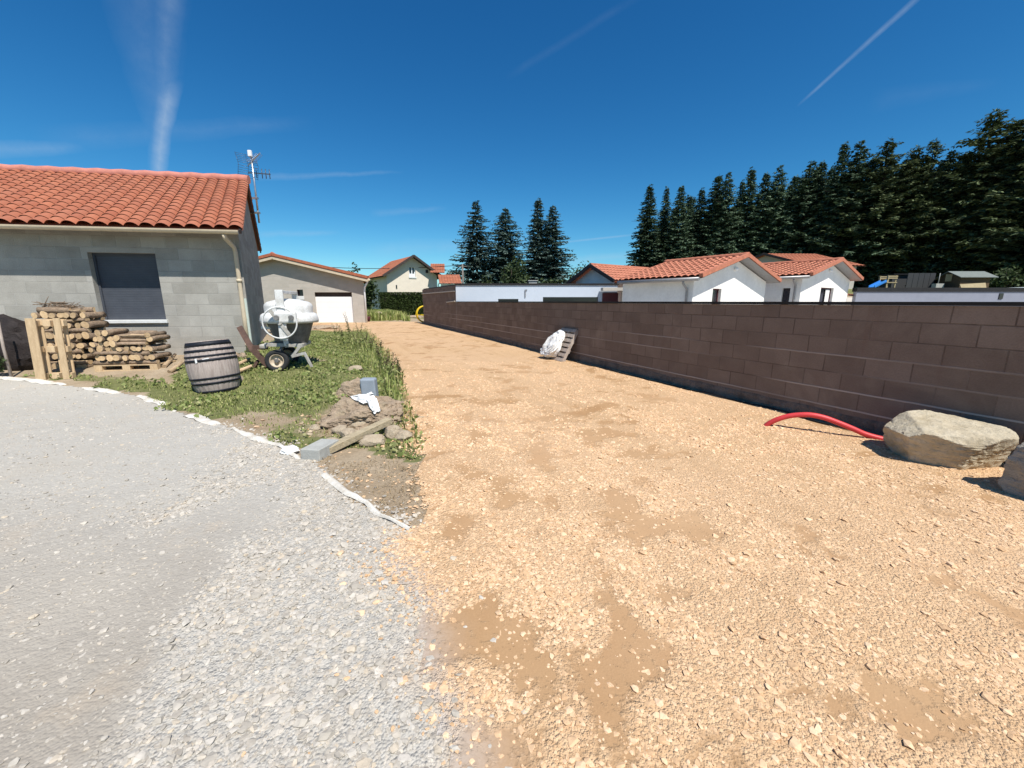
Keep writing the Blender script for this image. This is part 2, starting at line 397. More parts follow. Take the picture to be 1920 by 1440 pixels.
M['concrete'] = simple('grey_concrete', (0.40, 0.40, 0.37), 0.9, 0.2, 9, 0.4)
M['bluegrey'] = simple('blue_grey_block', (0.27, 0.31, 0.36), 0.8, 0.15, 9, 0.3)
M['beam'] = simple('weathered_beam', (0.46, 0.385, 0.26), 0.9, 0.35, 4, 0.8, 0.012, stretch=(1, 9, 9), c2=(0.30, 0.24, 0.15))
M['boulder'] = None
M['trunk'] = simple('conifer_trunk_bark', (0.075, 0.055, 0.045), 0.95, 0.4, 5, 0.8, 0.05)
M['pole'] = simple('grey_wood_pole', (0.20, 0.18, 0.16), 0.9, 0.3, 6)
M['shed_wood'] = simple('brown_shed_board', (0.12, 0.08, 0.045), 0.9, 0.35, 4, stretch=(1, 1, 9))
M['shed_roof'] = simple('grey_green_roofing', (0.18, 0.20, 0.185), 0.8, 0.2, 5)
M['ply'] = simple('shade_darkened_plywood', (0.36, 0.29, 0.17), 0.85, 0.15, 5)  # wood tone darkened to put the forest-edge shade into the colour
M['slide_blue'] = simple('blue_slide_plastic', (0.04, 0.22, 0.62), 0.4, 0.1, 5)
M['dark_fence'] = simple('dark_grey_panel', (0.045, 0.047, 0.05), 0.8, 0.2, 5, stretch=(9, 9, 1))
M['canopy'] = simple('pale_canopy_sheet', (0.66, 0.74, 0.74), 0.4, 0.06, 5)
M['tarp'] = simple('dark_brown_tarpaulin', (0.030, 0.022, 0.020), 0.7, 0.4, 6, 0.6, 0.03)
M['needle'] = island('spruce_needles', [(0.046, 0.077, 0.050), (0.077, 0.123, 0.077), (0.116, 0.171, 0.100), (0.164, 0.216, 0.140)], 0.75, 3, 0.0, 0.15, 0.10)
M['needle_blue'] = island('fir_needles', [(0.049, 0.080, 0.070), (0.080, 0.129, 0.110), (0.126, 0.186, 0.163), (0.186, 0.251, 0.221)], 0.75, 3, 0.0, 0.15, 0.08)
M['needle_pine'] = island('pine_needles', [(0.049, 0.067, 0.038), (0.082, 0.112, 0.054), (0.123, 0.157, 0.074), (0.171, 0.205, 0.102)], 0.75, 3, 0.0, 0.15, 0.10)
M['leaf'] = island('bush_leaves', [(0.030, 0.048, 0.018), (0.050, 0.075, 0.028), (0.075, 0.105, 0.040)], 0.65, 4, 0.0, 0.25, 0.25)
M['hedge'] = island('hedge_leaves', [(0.026, 0.042, 0.010), (0.045, 0.066, 0.016), (0.060, 0.084, 0.022)], 0.65, 4, 0.0, 0.2, 0.15)
M['grass'] = island('grass_blades', [(0.153, 0.196, 0.050), (0.236, 0.282, 0.075), (0.319, 0.345, 0.110), (0.472, 0.425, 0.209)], 0.6, 3, 0.0, 0.25, 0.30)
M['weed'] = island('weed_leaves', [(0.149, 0.196, 0.055), (0.218, 0.269, 0.083), (0.299, 0.336, 0.121), (0.437, 0.403, 0.209)], 0.6, 3, 0.0, 0.25, 0.30)
M['dry'] = island('dry_stalks', [(0.16, 0.11, 0.06), (0.28, 0.20, 0.11), (0.40, 0.31, 0.18)], 0.8, 3, 0.0, 0.2, 0.10)
M['seed'] = island('seed_heads', [(0.070, 0.062, 0.035), (0.12, 0.10, 0.055), (0.16, 0.12, 0.07)], 0.8, 3, 0.0, 0.2, 0.10)
M['grey_stone'] = island('grey_gravel_stone', [(0.385, 0.345, 0.291), (0.449, 0.407, 0.344), (0.492, 0.448, 0.383), (0.524, 0.479, 0.412), (0.578, 0.530, 0.461), (0.556, 0.469, 0.354)], 0.95, 40, 0.5, 0.15)
M['ochre_stone'] = island('ochre_gravel_stone', [(0.489, 0.314, 0.175), (0.562, 0.371, 0.216), (0.614, 0.412, 0.247), (0.655, 0.453, 0.283), (0.697, 0.505, 0.335)], 0.95, 40, 0.5, 0.15)
M['crumb'] = island('earth_crumb', [(0.20, 0.14, 0.085), (0.30, 0.225, 0.145), (0.40, 0.31, 0.21), (0.47, 0.39, 0.28)], 0.95, 30, 0.5, 0.1)
def mk_shutter():
    m, nt, b = new_mat('slate_roller_shutter'); uv = UVC(nt); s = ND(nt, 'ShaderNodeSeparateXYZ', {0: uv})
    fr = MATH(nt, 'FRACT', MATH(nt, 'DIVIDE', s.outputs[1], 0.04)); h = MATH(nt, 'SUBTRACT', 1.0, MATH(nt, 'POWER', MATH(nt, 'ABSOLUTE', MATH(nt, 'SUBTRACT', MATH(nt, 'MULTIPLY', fr, 2.0), 1.0)), 4.0))
    n = NOISE(nt, uv, 4, 4); col = MIX(nt, RAMP(nt, n, 0.3, 0.7), (0.060, 0.066, 0.080), (0.075, 0.082, 0.098))
    col = MIX(nt, RAMP(nt, h, 0.0, 0.5), (0.032, 0.035, 0.045), col)
    setb(nt, b, col, 0.5, h, 0.35, 0.006); return m
M['shutter'] = mk_shutter()
def mk_cut():
    m, nt, b = new_mat('cut_log_end'); v = OBJ(nt)
    s = ND(nt, 'ShaderNodeSeparateXYZ', {0: v})
    r = MATH(nt, 'SQRT', MATH(nt, 'ADD', MATH(nt, 'POWER', s.outputs[1], 2.0), MATH(nt, 'POWER', s.outputs[2], 2.0)))
    rings = MATH(nt, 'SINE', MATH(nt, 'MULTIPLY', r, 420.0)); n = NOISE(nt, v, 22, 4)
    col = MIX(nt, RAMP(nt, n, 0.3, 0.7), (0.48, 0.33, 0.18), (0.68, 0.50, 0.30))
    col = MIX(nt, MATH(nt, 'MULTIPLY_ADD', rings, 0.12, 0.12), col, (0.27, 0.16, 0.08))
    oi = nt.nodes.new('ShaderNodeObjectInfo')
    col = ND(nt, 'ShaderNodeHueSaturation', {'Color': col, 'Value': MATH(nt, 'MULTIPLY_ADD', oi.outputs['Random'], 0.45, 0.75)}).outputs[0]
    setb(nt, b, col, 0.9, n, 0.4, 0.01); return m
M['cut'] = mk_cut()
def mk_rock(name, a, bcol, c, scale=3.0, strat=0.0, bd=0.05):
    m, nt, b = new_mat(name); v = OBJ(nt)
    if strat: v2 = ND(nt, 'ShaderNodeMapping', {'Vector': v, 'Scale': (1, 1, strat)}).outputs[0]
    else: v2 = v
    n = NOISE(nt, v2, scale, 8, 0.68); n2 = NOISE(nt, v, scale * 9, 5, 0.7); n3 = NOISE(nt, v, scale * 0.6, 3, 0.5)
    col = MIX(nt, RAMP(nt, n, 0.34, 0.66), a, bcol); col = MIX(nt, MATH(nt, 'MULTIPLY', RAMP(nt, n3, 0.5, 0.7), 0.6), col, c)
    col = MIX(nt, MATH(nt, 'MULTIPLY', RAMP(nt, n2, 0.52, 0.75), 0.5), col, tuple(x * 0.45 for x in a))
    h = MATH(nt, 'MULTIPLY_ADD', n2, 0.35, n); setb(nt, b, col, 0.95, h, 0.8, bd, 0.15); return m
M['boulder'] = mk_rock('pale_granite', (0.40, 0.335, 0.23), (0.58, 0.51, 0.39), (0.45, 0.40, 0.30), 5.0)
M['boulder2'] = mk_rock('grey_layered_stone', (0.30, 0.275, 0.23), (0.52, 0.49, 0.43), (0.38, 0.32, 0.24), 4.0, 5.0, 0.08)
M['rubble'] = mk_rock('tan_fieldstone', (0.34, 0.265, 0.185), (0.50, 0.42, 0.31), (0.38, 0.31, 0.22), 7.0)
M['earth'] = mk_rock('brown_earth', (0.30, 0.22, 0.15), (0.48, 0.375, 0.27), (0.37, 0.30, 0.20), 9.0, 0, 0.08)

# ------------------------------------------------------------------ lie of the land
PHI = R(9); E1 = Vector((math.cos(PHI), math.sin(PHI), 0)); NB = Vector((-math.sin(PHI), math.cos(PHI), 0))
GB = Vector((-0.482, 0.876, 0)).normalized()
EAVE = at(455, 430, 9.7); WC = EAVE + GB * 0.50 - E1 * 0.15; WC.z = 0.35        # front right corner of the left house's wall
def zf(x, y, micro=True):
    x = np.asarray(x, float); y = np.asarray(y, float)
    s = (x - WC.x) * NB.x + (y - WC.y) * NB.y
    q = x + 0.5 * (y - 10)
    z = 0.35 * sstep(-3.6, -0.4, s) * (1 - sstep(-6.2, -3.2, q)) * (1 - sstep(14, 26, y))
    z = z + 2.7 * sstep(22, 36, y) * sstep(6, 16, x)
    if micro:
        near = (1 - sstep(14, 30, y))
        t = x + 0.441 * y; z = z + near * sstep(0.2, 1.2, t) * 0.030 * (fbm(t * 2.4, y * 0.18, 3) - 0.5)
        z = z + near * (0.05 * (fbm(x * 0.55, y * 0.55, 3) - 0.5) + 0.022 * (fbm(x * 3.1 + 5, y * 3.1, 3) - 0.5))
    return z
def Z(x, y): return float(zf(x, y))
def G(u, v, dz=0.0):
    """where the photo's ray meets the modelled ground"""
    p = gnd(u, v)
    for _ in range(12): p = gnd(u, v, Z(p.x, p.y) * 0.7 + p.z * 0.3)
    p.z = Z(p.x, p.y) + dz; return p

WALL_K, WALL_C = -0.441, 6.785                                     # the brown wall's line x = K*y + C
WD = Vector((WALL_K, 1, 0)).normalized(); WN = Vector((-WD.y, WD.x, 0))       # along it, and its face towards the drive
def wall_pt(y, off=0.0, z=0.0): return Vector((WALL_K * y + WALL_C, y, z)) + WN * off

def poly_mask(px, py, poly):
    inside = np.zeros(px.shape, bool); n = len(poly)
    for i in range(n):
        x0, y0 = poly[i]; x1, y1 = poly[(i + 1) % n]
        c = ((y0 > py) != (y1 > py)) & (px < (x1 - x0) * (py - y0) / ((y1 - y0) if y1 != y0 else 1e-9) + x0)
        inside ^= c
    return inside
def g2(u, v): p = gnd(u, v); return (p.x, p.y)
EDGE_PX = [(-420, 712), (-150, 720), (0, 727), (140, 734), (270, 746), (330, 772), (400, 793), (470, 818), (540, 850), (600, 880), (645, 918), (695, 958), (768, 995)]
EDGE = [g2(*p) for p in EDGE_PX]
SEAM_PX = [(715, 1010), (735, 1080), (772, 1180), (800, 1290), (830, 1440)]
SEAM = [g2(*p) for p in SEAM_PX]
YARD = EDGE + [(SEAM[0][0] + .25, SEAM[0][1])] + [(a + .3, b) for a, b in SEAM[1:]] + [(SEAM[-1][0] + .4, -1.5), (-16, -1.5)]
LEFT_PX = [(782, 960), (785, 900), (778, 830), (752, 740), (738, 690), (705, 645), (688, 622), (610, 622), (560, 616), (540, 604)]
DRIVE = [(SEAM[-1][0], -1.5)] + SEAM[::-1] + [g2(768, 995)] + [g2(*p) for p in LEFT_PX] + [(-16, 33.4), (WALL_K * 33.4 + WALL_C, 33.4), (WALL_K * -1.5 + WALL_C, -1.5)]

def grid_sheet(name, x0, x1, y0, y1, step, poly, dz, mat, attr=None, warp=0.12, wl=2.2, far=1.0):
    nx = int((x1 - x0) / step) + 1; ny = int((y1 - y0) / step) + 1
    X, Y = np.meshgrid(np.linspace(x0, x1, nx), np.linspace(y0, y1, ny))
    wx = X + (fbm(X * wl, Y * wl, 4) - 0.5) * warp * 2; wy = Y + (fbm(X * wl + 40, Y * wl, 4) - 0.5) * warp * 2
    cx = (wx[:-1, :-1] + wx[1:, 1:]) / 2; cy = (wy[:-1, :-1] + wy[1:, 1:]) / 2
    keep = poly_mask(cx, cy, poly)
    idx = np.arange(nx * ny).reshape(ny, nx)
    Fq = np.stack([idx[:-1, :-1], idx[:-1, 1:], idx[1:, 1:], idx[1:, :-1]], -1)[keep]
    used = np.unique(Fq); re = -np.ones(nx * ny, int); re[used] = np.arange(len(used))
    xs, ys = X.ravel()[used], Y.ravel()[used]
    V = np.stack([xs, ys, zf(xs, ys) + dz], -1)
    o = mesh_np(name, V, re[Fq], mat, smooth=True)
    a = o.data.attributes.new('mask', 'FLOAT', 'POINT'); a.data.foreach_set('value', attr(xs, ys).astype(np.float32))
    a = o.data.attributes.new('seam', 'FLOAT', 'POINT'); a.data.foreach_set('value', seam_mix(xs, ys, far).astype(np.float32))
    return o
def seam_mix(x, y, far):
    """signed distance from the seam where grey gravel was spread into ochre: 0 grey side, 1 ochre side"""
    sx = np.array([p[0] for p in SEAM]); sy = np.array([p[1] for p in SEAM]); o = np.argsort(sy)
    xb = np.interp(y, sy[o], sx[o]); return np.where(y < 2.75, sstep(-0.26, 0.30, x - xb + (fbm(x * 3.3, y * 3.3, 4) - 0.5) * 0.5), far)

def stone_density(x, y):
    """0 = bare tan dirt, 1 = full of stones, on the ochre drive"""
    n = fbm(x * 2.9 + 3 + 0.5 * fbm(x * 6, y * 6, 2), y * 2.9 + 8, 5); n2 = fbm(x * 0.9 + 30, y * 0.9, 3)
    c = np.exp(-(((x - 0.22) / 0.62) ** 2 + ((y - 1.65) / 0.62) ** 2)) + 0.40 * np.exp(-(((x - 1.2) / 1.1) ** 2 + ((y - 2.6) / 0.7) ** 2))
    t = n + 0.22 * (n2 - 0.5) + 0.42 * (fbm(x * 8 + 31, y * 8, 4) - 0.5) - 0.215 * c + 0.02 * sstep(2.2, 4.0, y) + 0.07 * sstep(0.85, 1.25, x - 0.25 * (y - 1))
    return 0.30 * sstep(0.33, 0.46, t) + 0.70 * sstep(0.28, 0.44, t)
LOOSE = [g2(185, 1440), g2(250, 1250), g2(330, 1080), g2(420, 920), g2(430, 820)]
def grey_density(x, y):
    xs = np.array([p[0] for p in LOOSE]); ys = np.array([p[1] for p in LOOSE]); o = np.argsort(ys)
    xb = np.interp(y, ys[o], xs[o]); n = fbm(x * 1.4 + 11, y * 1.4, 3) - 0.5
    return np.clip(0.24 + 0.90 * sstep(-0.15, 0.30, (x - xb) / np.maximum(y, 0.8) * 1.5 + n * 1.1) + 0.12 * n, 0.05, 1)
def grass_density(x, y):
    return 0

def mk_ochre():
    m, nt, b = new_mat('ochre_crushed_stone_drive'); v = OBJ(nt)
    a = nt.nodes.new('ShaderNodeAttribute'); a.attribute_name = 'mask'; mk = RAMP(nt, MATH(nt, 'ADD', a.outputs['Fac'], MATH(nt, 'MULTIPLY', MATH(nt, 'SUBTRACT', NOISE(nt, v, 16, 6, 0.7), 0.5), 2.2)), 0.15, 0.75)
    vo = ND(nt, 'ShaderNodeTexVoronoi', {'Vector': v, 'Scale': 58.0, 'Randomness': 1.0}); vo2 = ND(nt, 'ShaderNodeTexVoronoi', {'Vector': v, 'Scale': 135.0})
    vs = ND(nt, 'ShaderNodeSeparateColor', {0: vo.outputs['Color']}); vs2 = ND(nt, 'ShaderNodeSeparateColor', {0: vo2.outputs['Color']})
    n = NOISE(nt, v, 1.1, 5, 0.6); n2 = NOISE(nt, v, 130, 3, 0.7); n3 = NOISE(nt, v, 0.33, 3, 0.5)
    st = MIX(nt, MATH(nt, 'MULTIPLY_ADD', vs.outputs[0], 0.6, MATH(nt, 'MULTIPLY', vs2.outputs[0], 0.4)), (0.49, 0.31, 0.168), (0.65, 0.45, 0.27))
    dirt = MIX(nt, RAMP(nt, n2, 0.3, 0.7), (0.315, 0.180, 0.085), (0.375, 0.222, 0.110))
    dirt = MIX(nt, MATH(nt, 'MULTIPLY', RAMP(nt, n, 0.35, 0.7), 0.5), dirt, (0.44, 0.295, 0.165))
    col = MIX(nt, mk, dirt, st)
    sx_ = ND(nt, 'ShaderNodeSeparateXYZ', {0: v}); tt = MATH(nt, 'MULTIPLY_ADD', sx_.outputs[1], 0.441, sx_.outputs[0])
    streak = NOISE(nt, ND(nt, 'ShaderNodeCombineXYZ', {0: MATH(nt, 'MULTIPLY', tt, 3.4), 1: MATH(nt, 'MULTIPLY', sx_.outputs[1], 0.22)}).outputs[0], 1.0, 5, 0.62)
    col = MIX(nt, MATH(nt, 'MULTIPLY', RAMP(nt, streak, 0.50, 0.72), 0.45), col, (0.43, 0.265, 0.135))
    col = MIX(nt, MATH(nt, 'MULTIPLY', RAMP(nt, n3, 0.4, 0.65), 0.35), col, (0.66, 0.45, 0.285))
    sa = nt.nodes.new('ShaderNodeAttribute'); sa.attribute_name = 'seam'
    col = MIX(nt, MATH(nt, 'SUBTRACT', 1.0, sa.outputs['Fac']), col, MIX(nt, vs.outputs[0], (0.37, 0.35, 0.32), (0.50, 0.48, 0.45)))
    hv = MATH(nt, 'SUBTRACT', 1.0, MATH(nt, 'MULTIPLY_ADD', vo.outputs['Distance'], 0.7, MATH(nt, 'MULTIPLY', vo2.outputs['Distance'], 0.4)))
    h = MATH(nt, 'ADD', MATH(nt, 'MULTIPLY', hv, MATH(nt, 'MULTIPLY_ADD', mk, 0.95, 0.05)), MATH(nt, 'MULTIPLY', n2, 0.06))
    setb(nt, b, col, 0.95, h, 0.85, 0.019, 0.1); return m
def mk_grey():
    m, nt, b = new_mat('grey_gravel_yard'); v = OBJ(nt)
    a = nt.nodes.new('ShaderNodeAttribute'); a.attribute_name = 'mask'; mk = a.outputs['Fac']
    vo = ND(nt, 'ShaderNodeTexVoronoi', {'Vector': v, 'Scale': 30.0}); vo2 = ND(nt, 'ShaderNodeTexVoronoi', {'Vector': v, 'Scale': 80.0})
    vs = ND(nt, 'ShaderNodeSeparateColor', {0: vo.outputs['Color']}); vs2 = ND(nt, 'ShaderNodeSeparateColor', {0: vo2.outputs['Color']})
    n = NOISE(nt, v, 0.9, 5, 0.6); n2 = NOISE(nt, v, 110, 3, 0.7); n3 = NOISE(nt, v, 2.4, 4, 0.6)
    st = MIX(nt, MATH(nt, 'MULTIPLY_ADD', vs.outputs[0], 0.5, MATH(nt, 'MULTIPLY', vs2.outputs[0], 0.5)), (0.355, 0.332, 0.290), (0.49, 0.463, 0.412))
    fines = MIX(nt, RAMP(nt, n2, 0.3, 0.7), (0.33, 0.31, 0.272), (0.43, 0.408, 0.365))
    wpos = nt.nodes.new('ShaderNodeNewGeometry'); ws = ND(nt, 'ShaderNodeSeparateXYZ', {0: wpos.outputs['Position']})
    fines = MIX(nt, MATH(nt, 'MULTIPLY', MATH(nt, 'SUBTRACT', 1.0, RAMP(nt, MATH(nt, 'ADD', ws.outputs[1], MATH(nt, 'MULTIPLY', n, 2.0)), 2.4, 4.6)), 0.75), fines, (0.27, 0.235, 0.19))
    col = MIX(nt, MATH(nt, 'MULTIPLY_ADD', mk, 0.7, 0.3), fines, st)
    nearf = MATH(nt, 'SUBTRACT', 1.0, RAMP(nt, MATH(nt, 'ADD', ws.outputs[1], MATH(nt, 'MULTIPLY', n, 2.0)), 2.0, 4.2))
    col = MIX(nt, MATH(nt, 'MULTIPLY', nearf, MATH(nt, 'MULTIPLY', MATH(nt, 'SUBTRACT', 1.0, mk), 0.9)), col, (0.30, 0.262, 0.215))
    col = MIX(nt, MATH(nt, 'MULTIPLY', RAMP(nt, n, 0.48, 0.72), 0.5), col, (0.40, 0.36, 0.30))
    col = MIX(nt, MATH(nt, 'MULTIPLY', RAMP(nt, n3, 0.58, 0.75), 0.30), col, (0.52, 0.40, 0.27))
    sa = nt.nodes.new('ShaderNodeAttribute'); sa.attribute_name = 'seam'
    col = MIX(nt, MATH(nt, 'MULTIPLY', sa.outputs['Fac'], 0.85), col, (0.54, 0.38, 0.23))
    hv = MATH(nt, 'SUBTRACT', 1.0, MATH(nt, 'MULTIPLY_ADD', vo.outputs['Distance'], 0.6, MATH(nt, 'MULTIPLY', vo2.outputs['Distance'], 0.5)))
    h = MATH(nt, 'ADD', MATH(nt, 'MULTIPLY', hv, MATH(nt, 'MULTIPLY_ADD', mk, 0.75, 0.25)), MATH(nt, 'MULTIPLY', n2, 0.08))
    setb(nt, b, col, 0.95, h, 0.75, 0.024, 0.1); return m
def mk_ground():
    m, nt, b = new_mat('earth_and_turf'); v = OBJ(nt)
    a = nt.nodes.new('ShaderNodeAttribute'); a.attribute_name = 'mask'; mk = a.outputs['Fac']
    n = NOISE(nt, v, 1.6, 6, 0.65); n2 = NOISE(nt, v, 40, 4, 0.7); n3 = NOISE(nt, v, 7, 4, 0.65)
    soil = MIX(nt, RAMP(nt, n, 0.3, 0.7), (0.30, 0.225, 0.145), (0.44, 0.355, 0.25))
    soil = MIX(nt, MATH(nt, 'MULTIPLY', RAMP(nt, n2, 0.45, 0.75), 0.5), soil, (0.20, 0.14, 0.09))
    turf = MIX(nt, RAMP(nt, n3, 0.3, 0.7), (0.11, 0.125, 0.045), (0.20, 0.20, 0.085))
    f = RAMP(nt, MATH(nt, 'ADD', mk, MATH(nt, 'MULTIPLY', MATH(nt, 'SUBTRACT', n3, 0.5), 0.9)), 0.35, 0.65)
    col = MIX(nt, f, soil, turf)
    setb(nt, b, col, 0.95, MATH(nt, 'ADD', n2, n3), 0.8, 0.03, 0.1); return m
M['ochre'] = mk_ochre(); M['grey'] = mk_grey(); M['ground'] = mk_ground()

# turf: where the lawn patch by the left house is green
LAWN = [g2(u, v) for u, v in [(60, 722), (160, 722), (250, 722), (330, 728), (350, 700), (440, 690), (470, 668), (540, 655), (560, 622), (690, 618), (712, 650), (742, 695), (760, 745), (786, 830), (790, 870),  # dark colour stands in for the shade under the gear rim
        (740, 862), (700, 850), (640, 836), (560, 838), (520, 835), (470, 805), (400, 785), (330, 768), (270, 742), (140, 731)]]
BARE = [(g2(470, 780), 0.32), (g2(510, 792), 0.32), (g2(590, 690), 0.45), (g2(655, 765), 0.5), (g2(640, 800), 0.5), (g2(270, 715), 0.5), (g2(430, 722), 0.25)]
def turf(x, y):
    wx = x + (fbm(x * 2, y * 2, 3) - 0.5) * 0.5; wy = y + (fbm(x * 2 + 50, y * 2, 3) - 0.5) * 0.5
    m = poly_mask(wx, wy, LAWN).astype(float)
    for (c, r) in BARE: m = m - 0.8 * np.exp(-(((x - c[0]) / r) ** 2 + ((y - c[1]) / r) ** 2))
    m = m * (0.55 + 0.75 * fbm(x * 1.3, y * 1.3, 3))
    far = sstep(36, 44, y) + sstep(30, 34, y) * sstep(0, 4, x - (WALL_K * y + WALL_C + 0.5)) + sstep(-12, -20, x)
    return np.clip(m + far, 0, 1)

def build_ground():
    def axis(parts):
        return np.unique(np.concatenate([np.arange(a, b, s) for a, b, s in parts] + [np.array([parts[-1][1]])]).round(4))
    xs = axis([(-2500, -300, 200), (-300, -60, 20), (-60, -14, 1.5), (-14, 6, 0.10), (6, 60, 1.5), (60, 300, 20), (300, 2500, 200)])
    ys = axis([(-60, -2, 4), (-2, 14, 0.10), (14, 40, 0.5), (40, 90, 2.0), (90, 300, 15), (300, 3500, 200)])
    X, Y = np.meshgrid(xs, ys); nx, ny = len(xs), len(ys)
    zz = zf(X, Y)
    inside = poly_mask(X, Y, YARD) | poly_mask(X, Y, DRIVE)
    V = np.stack([X.ravel(), Y.ravel(), zz.ravel()], -1)
    idx = np.arange(nx * ny).reshape(ny, nx)
    Fq = np.stack([idx[:-1, :-1], idx[:-1, 1:], idx[1:, 1:], idx[1:, :-1]], -1).reshape(-1, 4)
    o = mesh_np('ground', V, Fq, M['ground'], smooth=True)
    a = o.data.attributes.new('mask', 'FLOAT', 'POINT'); a.data.foreach_set('value', turf(X.ravel(), Y.ravel()).astype(np.float32))
    tag(o, kind='structure')
build_ground()
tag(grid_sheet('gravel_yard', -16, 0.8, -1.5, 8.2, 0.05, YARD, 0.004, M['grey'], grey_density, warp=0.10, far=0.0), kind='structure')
tag(grid_sheet('driveway', -16, 7.4, -1.5, 33.4, 0.065, DRIVE, 0.009, M['ochre'], stone_density, warp=0.16), kind='structure')

def court():  # pale ground added unseen behind the wall to bounce light onto the house walls
    xs, ys = np.linspace(0, 60, 90), np.linspace(2, 31, 50); X, Y = np.meshgrid(xs, ys); X = X + WALL_K * Y + WALL_C + 0.25; idx = np.arange(90 * 50).reshape(50, 90)
    Fq = np.stack([idx[:-1, :-1], idx[:-1, 1:], idx[1:, 1:], idx[1:, :-1]], -1).reshape(-1, 4)
    o = mesh_np('bounce_court', np.stack([X.ravel(), Y.ravel(), zf(X.ravel(), Y.ravel()) + 0.03], -1), Fq, simple('pale_bounce_gravel', (0.52, 0.47, 0.40), 0.95, 0.15, 9), smooth=True); tag(o, kind='structure')
court()

# loose stones: real broken stones lying on both surfaces
def stones(name, pts, size, flat, mat, label, loose=0.10, fine=True):
    n = len(pts)
    if fine:
        base = np.array([[-1, -1, -1], [1, -1, -1], [1, 1, -1], [-1, 1, -1], [-1, -1, 1], [1, -1, 1], [1, 1, 1], [-1, 1, 1], [-1.75, 0, 0], [1.75, 0, 0], [0, -1.75, 0], [0, 1.75, 0], [0, 0, -1.3], [0, 0, 1.3]], float) * 0.62
        fq = np.array([[12, 0, 8, 3], [12, 3, 11, 2], [12, 2, 9, 1], [12, 1, 10, 0], [13, 7, 8, 4], [13, 6, 11, 7], [13, 5, 9, 6], [13, 4, 10, 5], [8, 0, 10, 4], [10, 1, 9, 5], [9, 2, 11, 6], [11, 3, 8, 7]])[:, ::-1]
    else:
        base = np.array([[-1, -1, -1], [1, -1, -1], [1, 1, -1], [-1, 1, -1], [-1, -1, 1], [1, -1, 1], [1, 1, 1], [-1, 1, 1]], float) * np.array([[1, 1, 1]] * 4 + [[0.74, 0.74, 1]] * 4)
        fq = np.array([[3, 2, 1, 0], [4, 5, 6, 7], [0, 1, 5, 4], [1, 2, 6, 5], [2, 3, 7, 6], [3, 0, 4, 7]])
    nv = len(base); Vv = np.repeat(base[None], n, 0) * 0.5 + rng.normal(0, 0.085 if fine else 0.11, (n, nv, 3))
    asp = rng.uniform(0.6, 1.0, n)
    Vv[:, :, 0] *= size[:, None]; Vv[:, :, 1] *= (size * asp)[:, None]; hh = size * flat * rng.uniform(0.6, 1.3, n); Vv[:, :, 2] *= hh[:, None]
    tx, ty = rng.normal(0, 1, (2, n)) * np.where(rng.random(n) < 0.14, 0.24, 0.085); yaw = rng.uniform(0, 2 * math.pi, n)
    Vv[:, :, 2] += Vv[:, :, 0] * tx[:, None] + Vv[:, :, 1] * ty[:, None]
    c, s = np.cos(yaw)[:, None], np.sin(yaw)[:, None]
    x, y = Vv[:, :, 0] * c - Vv[:, :, 1] * s, Vv[:, :, 0] * s + Vv[:, :, 1] * c
    P = np.stack([x + pts[:, 0:1], y + pts[:, 1:2], Vv[:, :, 2] + pts[:, 2:3] + (np.where(rng.random(n) < loose, hh * 0.25, rng.uniform(0.0015, 0.12, n) * size + 0.0015 - hh * 0.5))[:, None]], -1).reshape(-1, 3)
    Fa = (np.arange(n)[:, None, None] * nv + fq[None]).reshape(-1, 4)
    o = mesh_np(name, P, Fa, mat)
    return tag(o, label, 'gravel', kind='stuff')
def cand(n, y0, y1, knee):
    ys = np.linspace(y0, y1, 4000); pdf = ys * np.where(ys < knee, 1, (knee / ys) ** 2.0); cdf = np.cumsum(pdf); cdf /= cdf[-1]
    y = np.interp(rng.random(n), cdf, ys); x = rng.uniform(-1, 1, n) * (1.62 * y + 0.35); return x, y
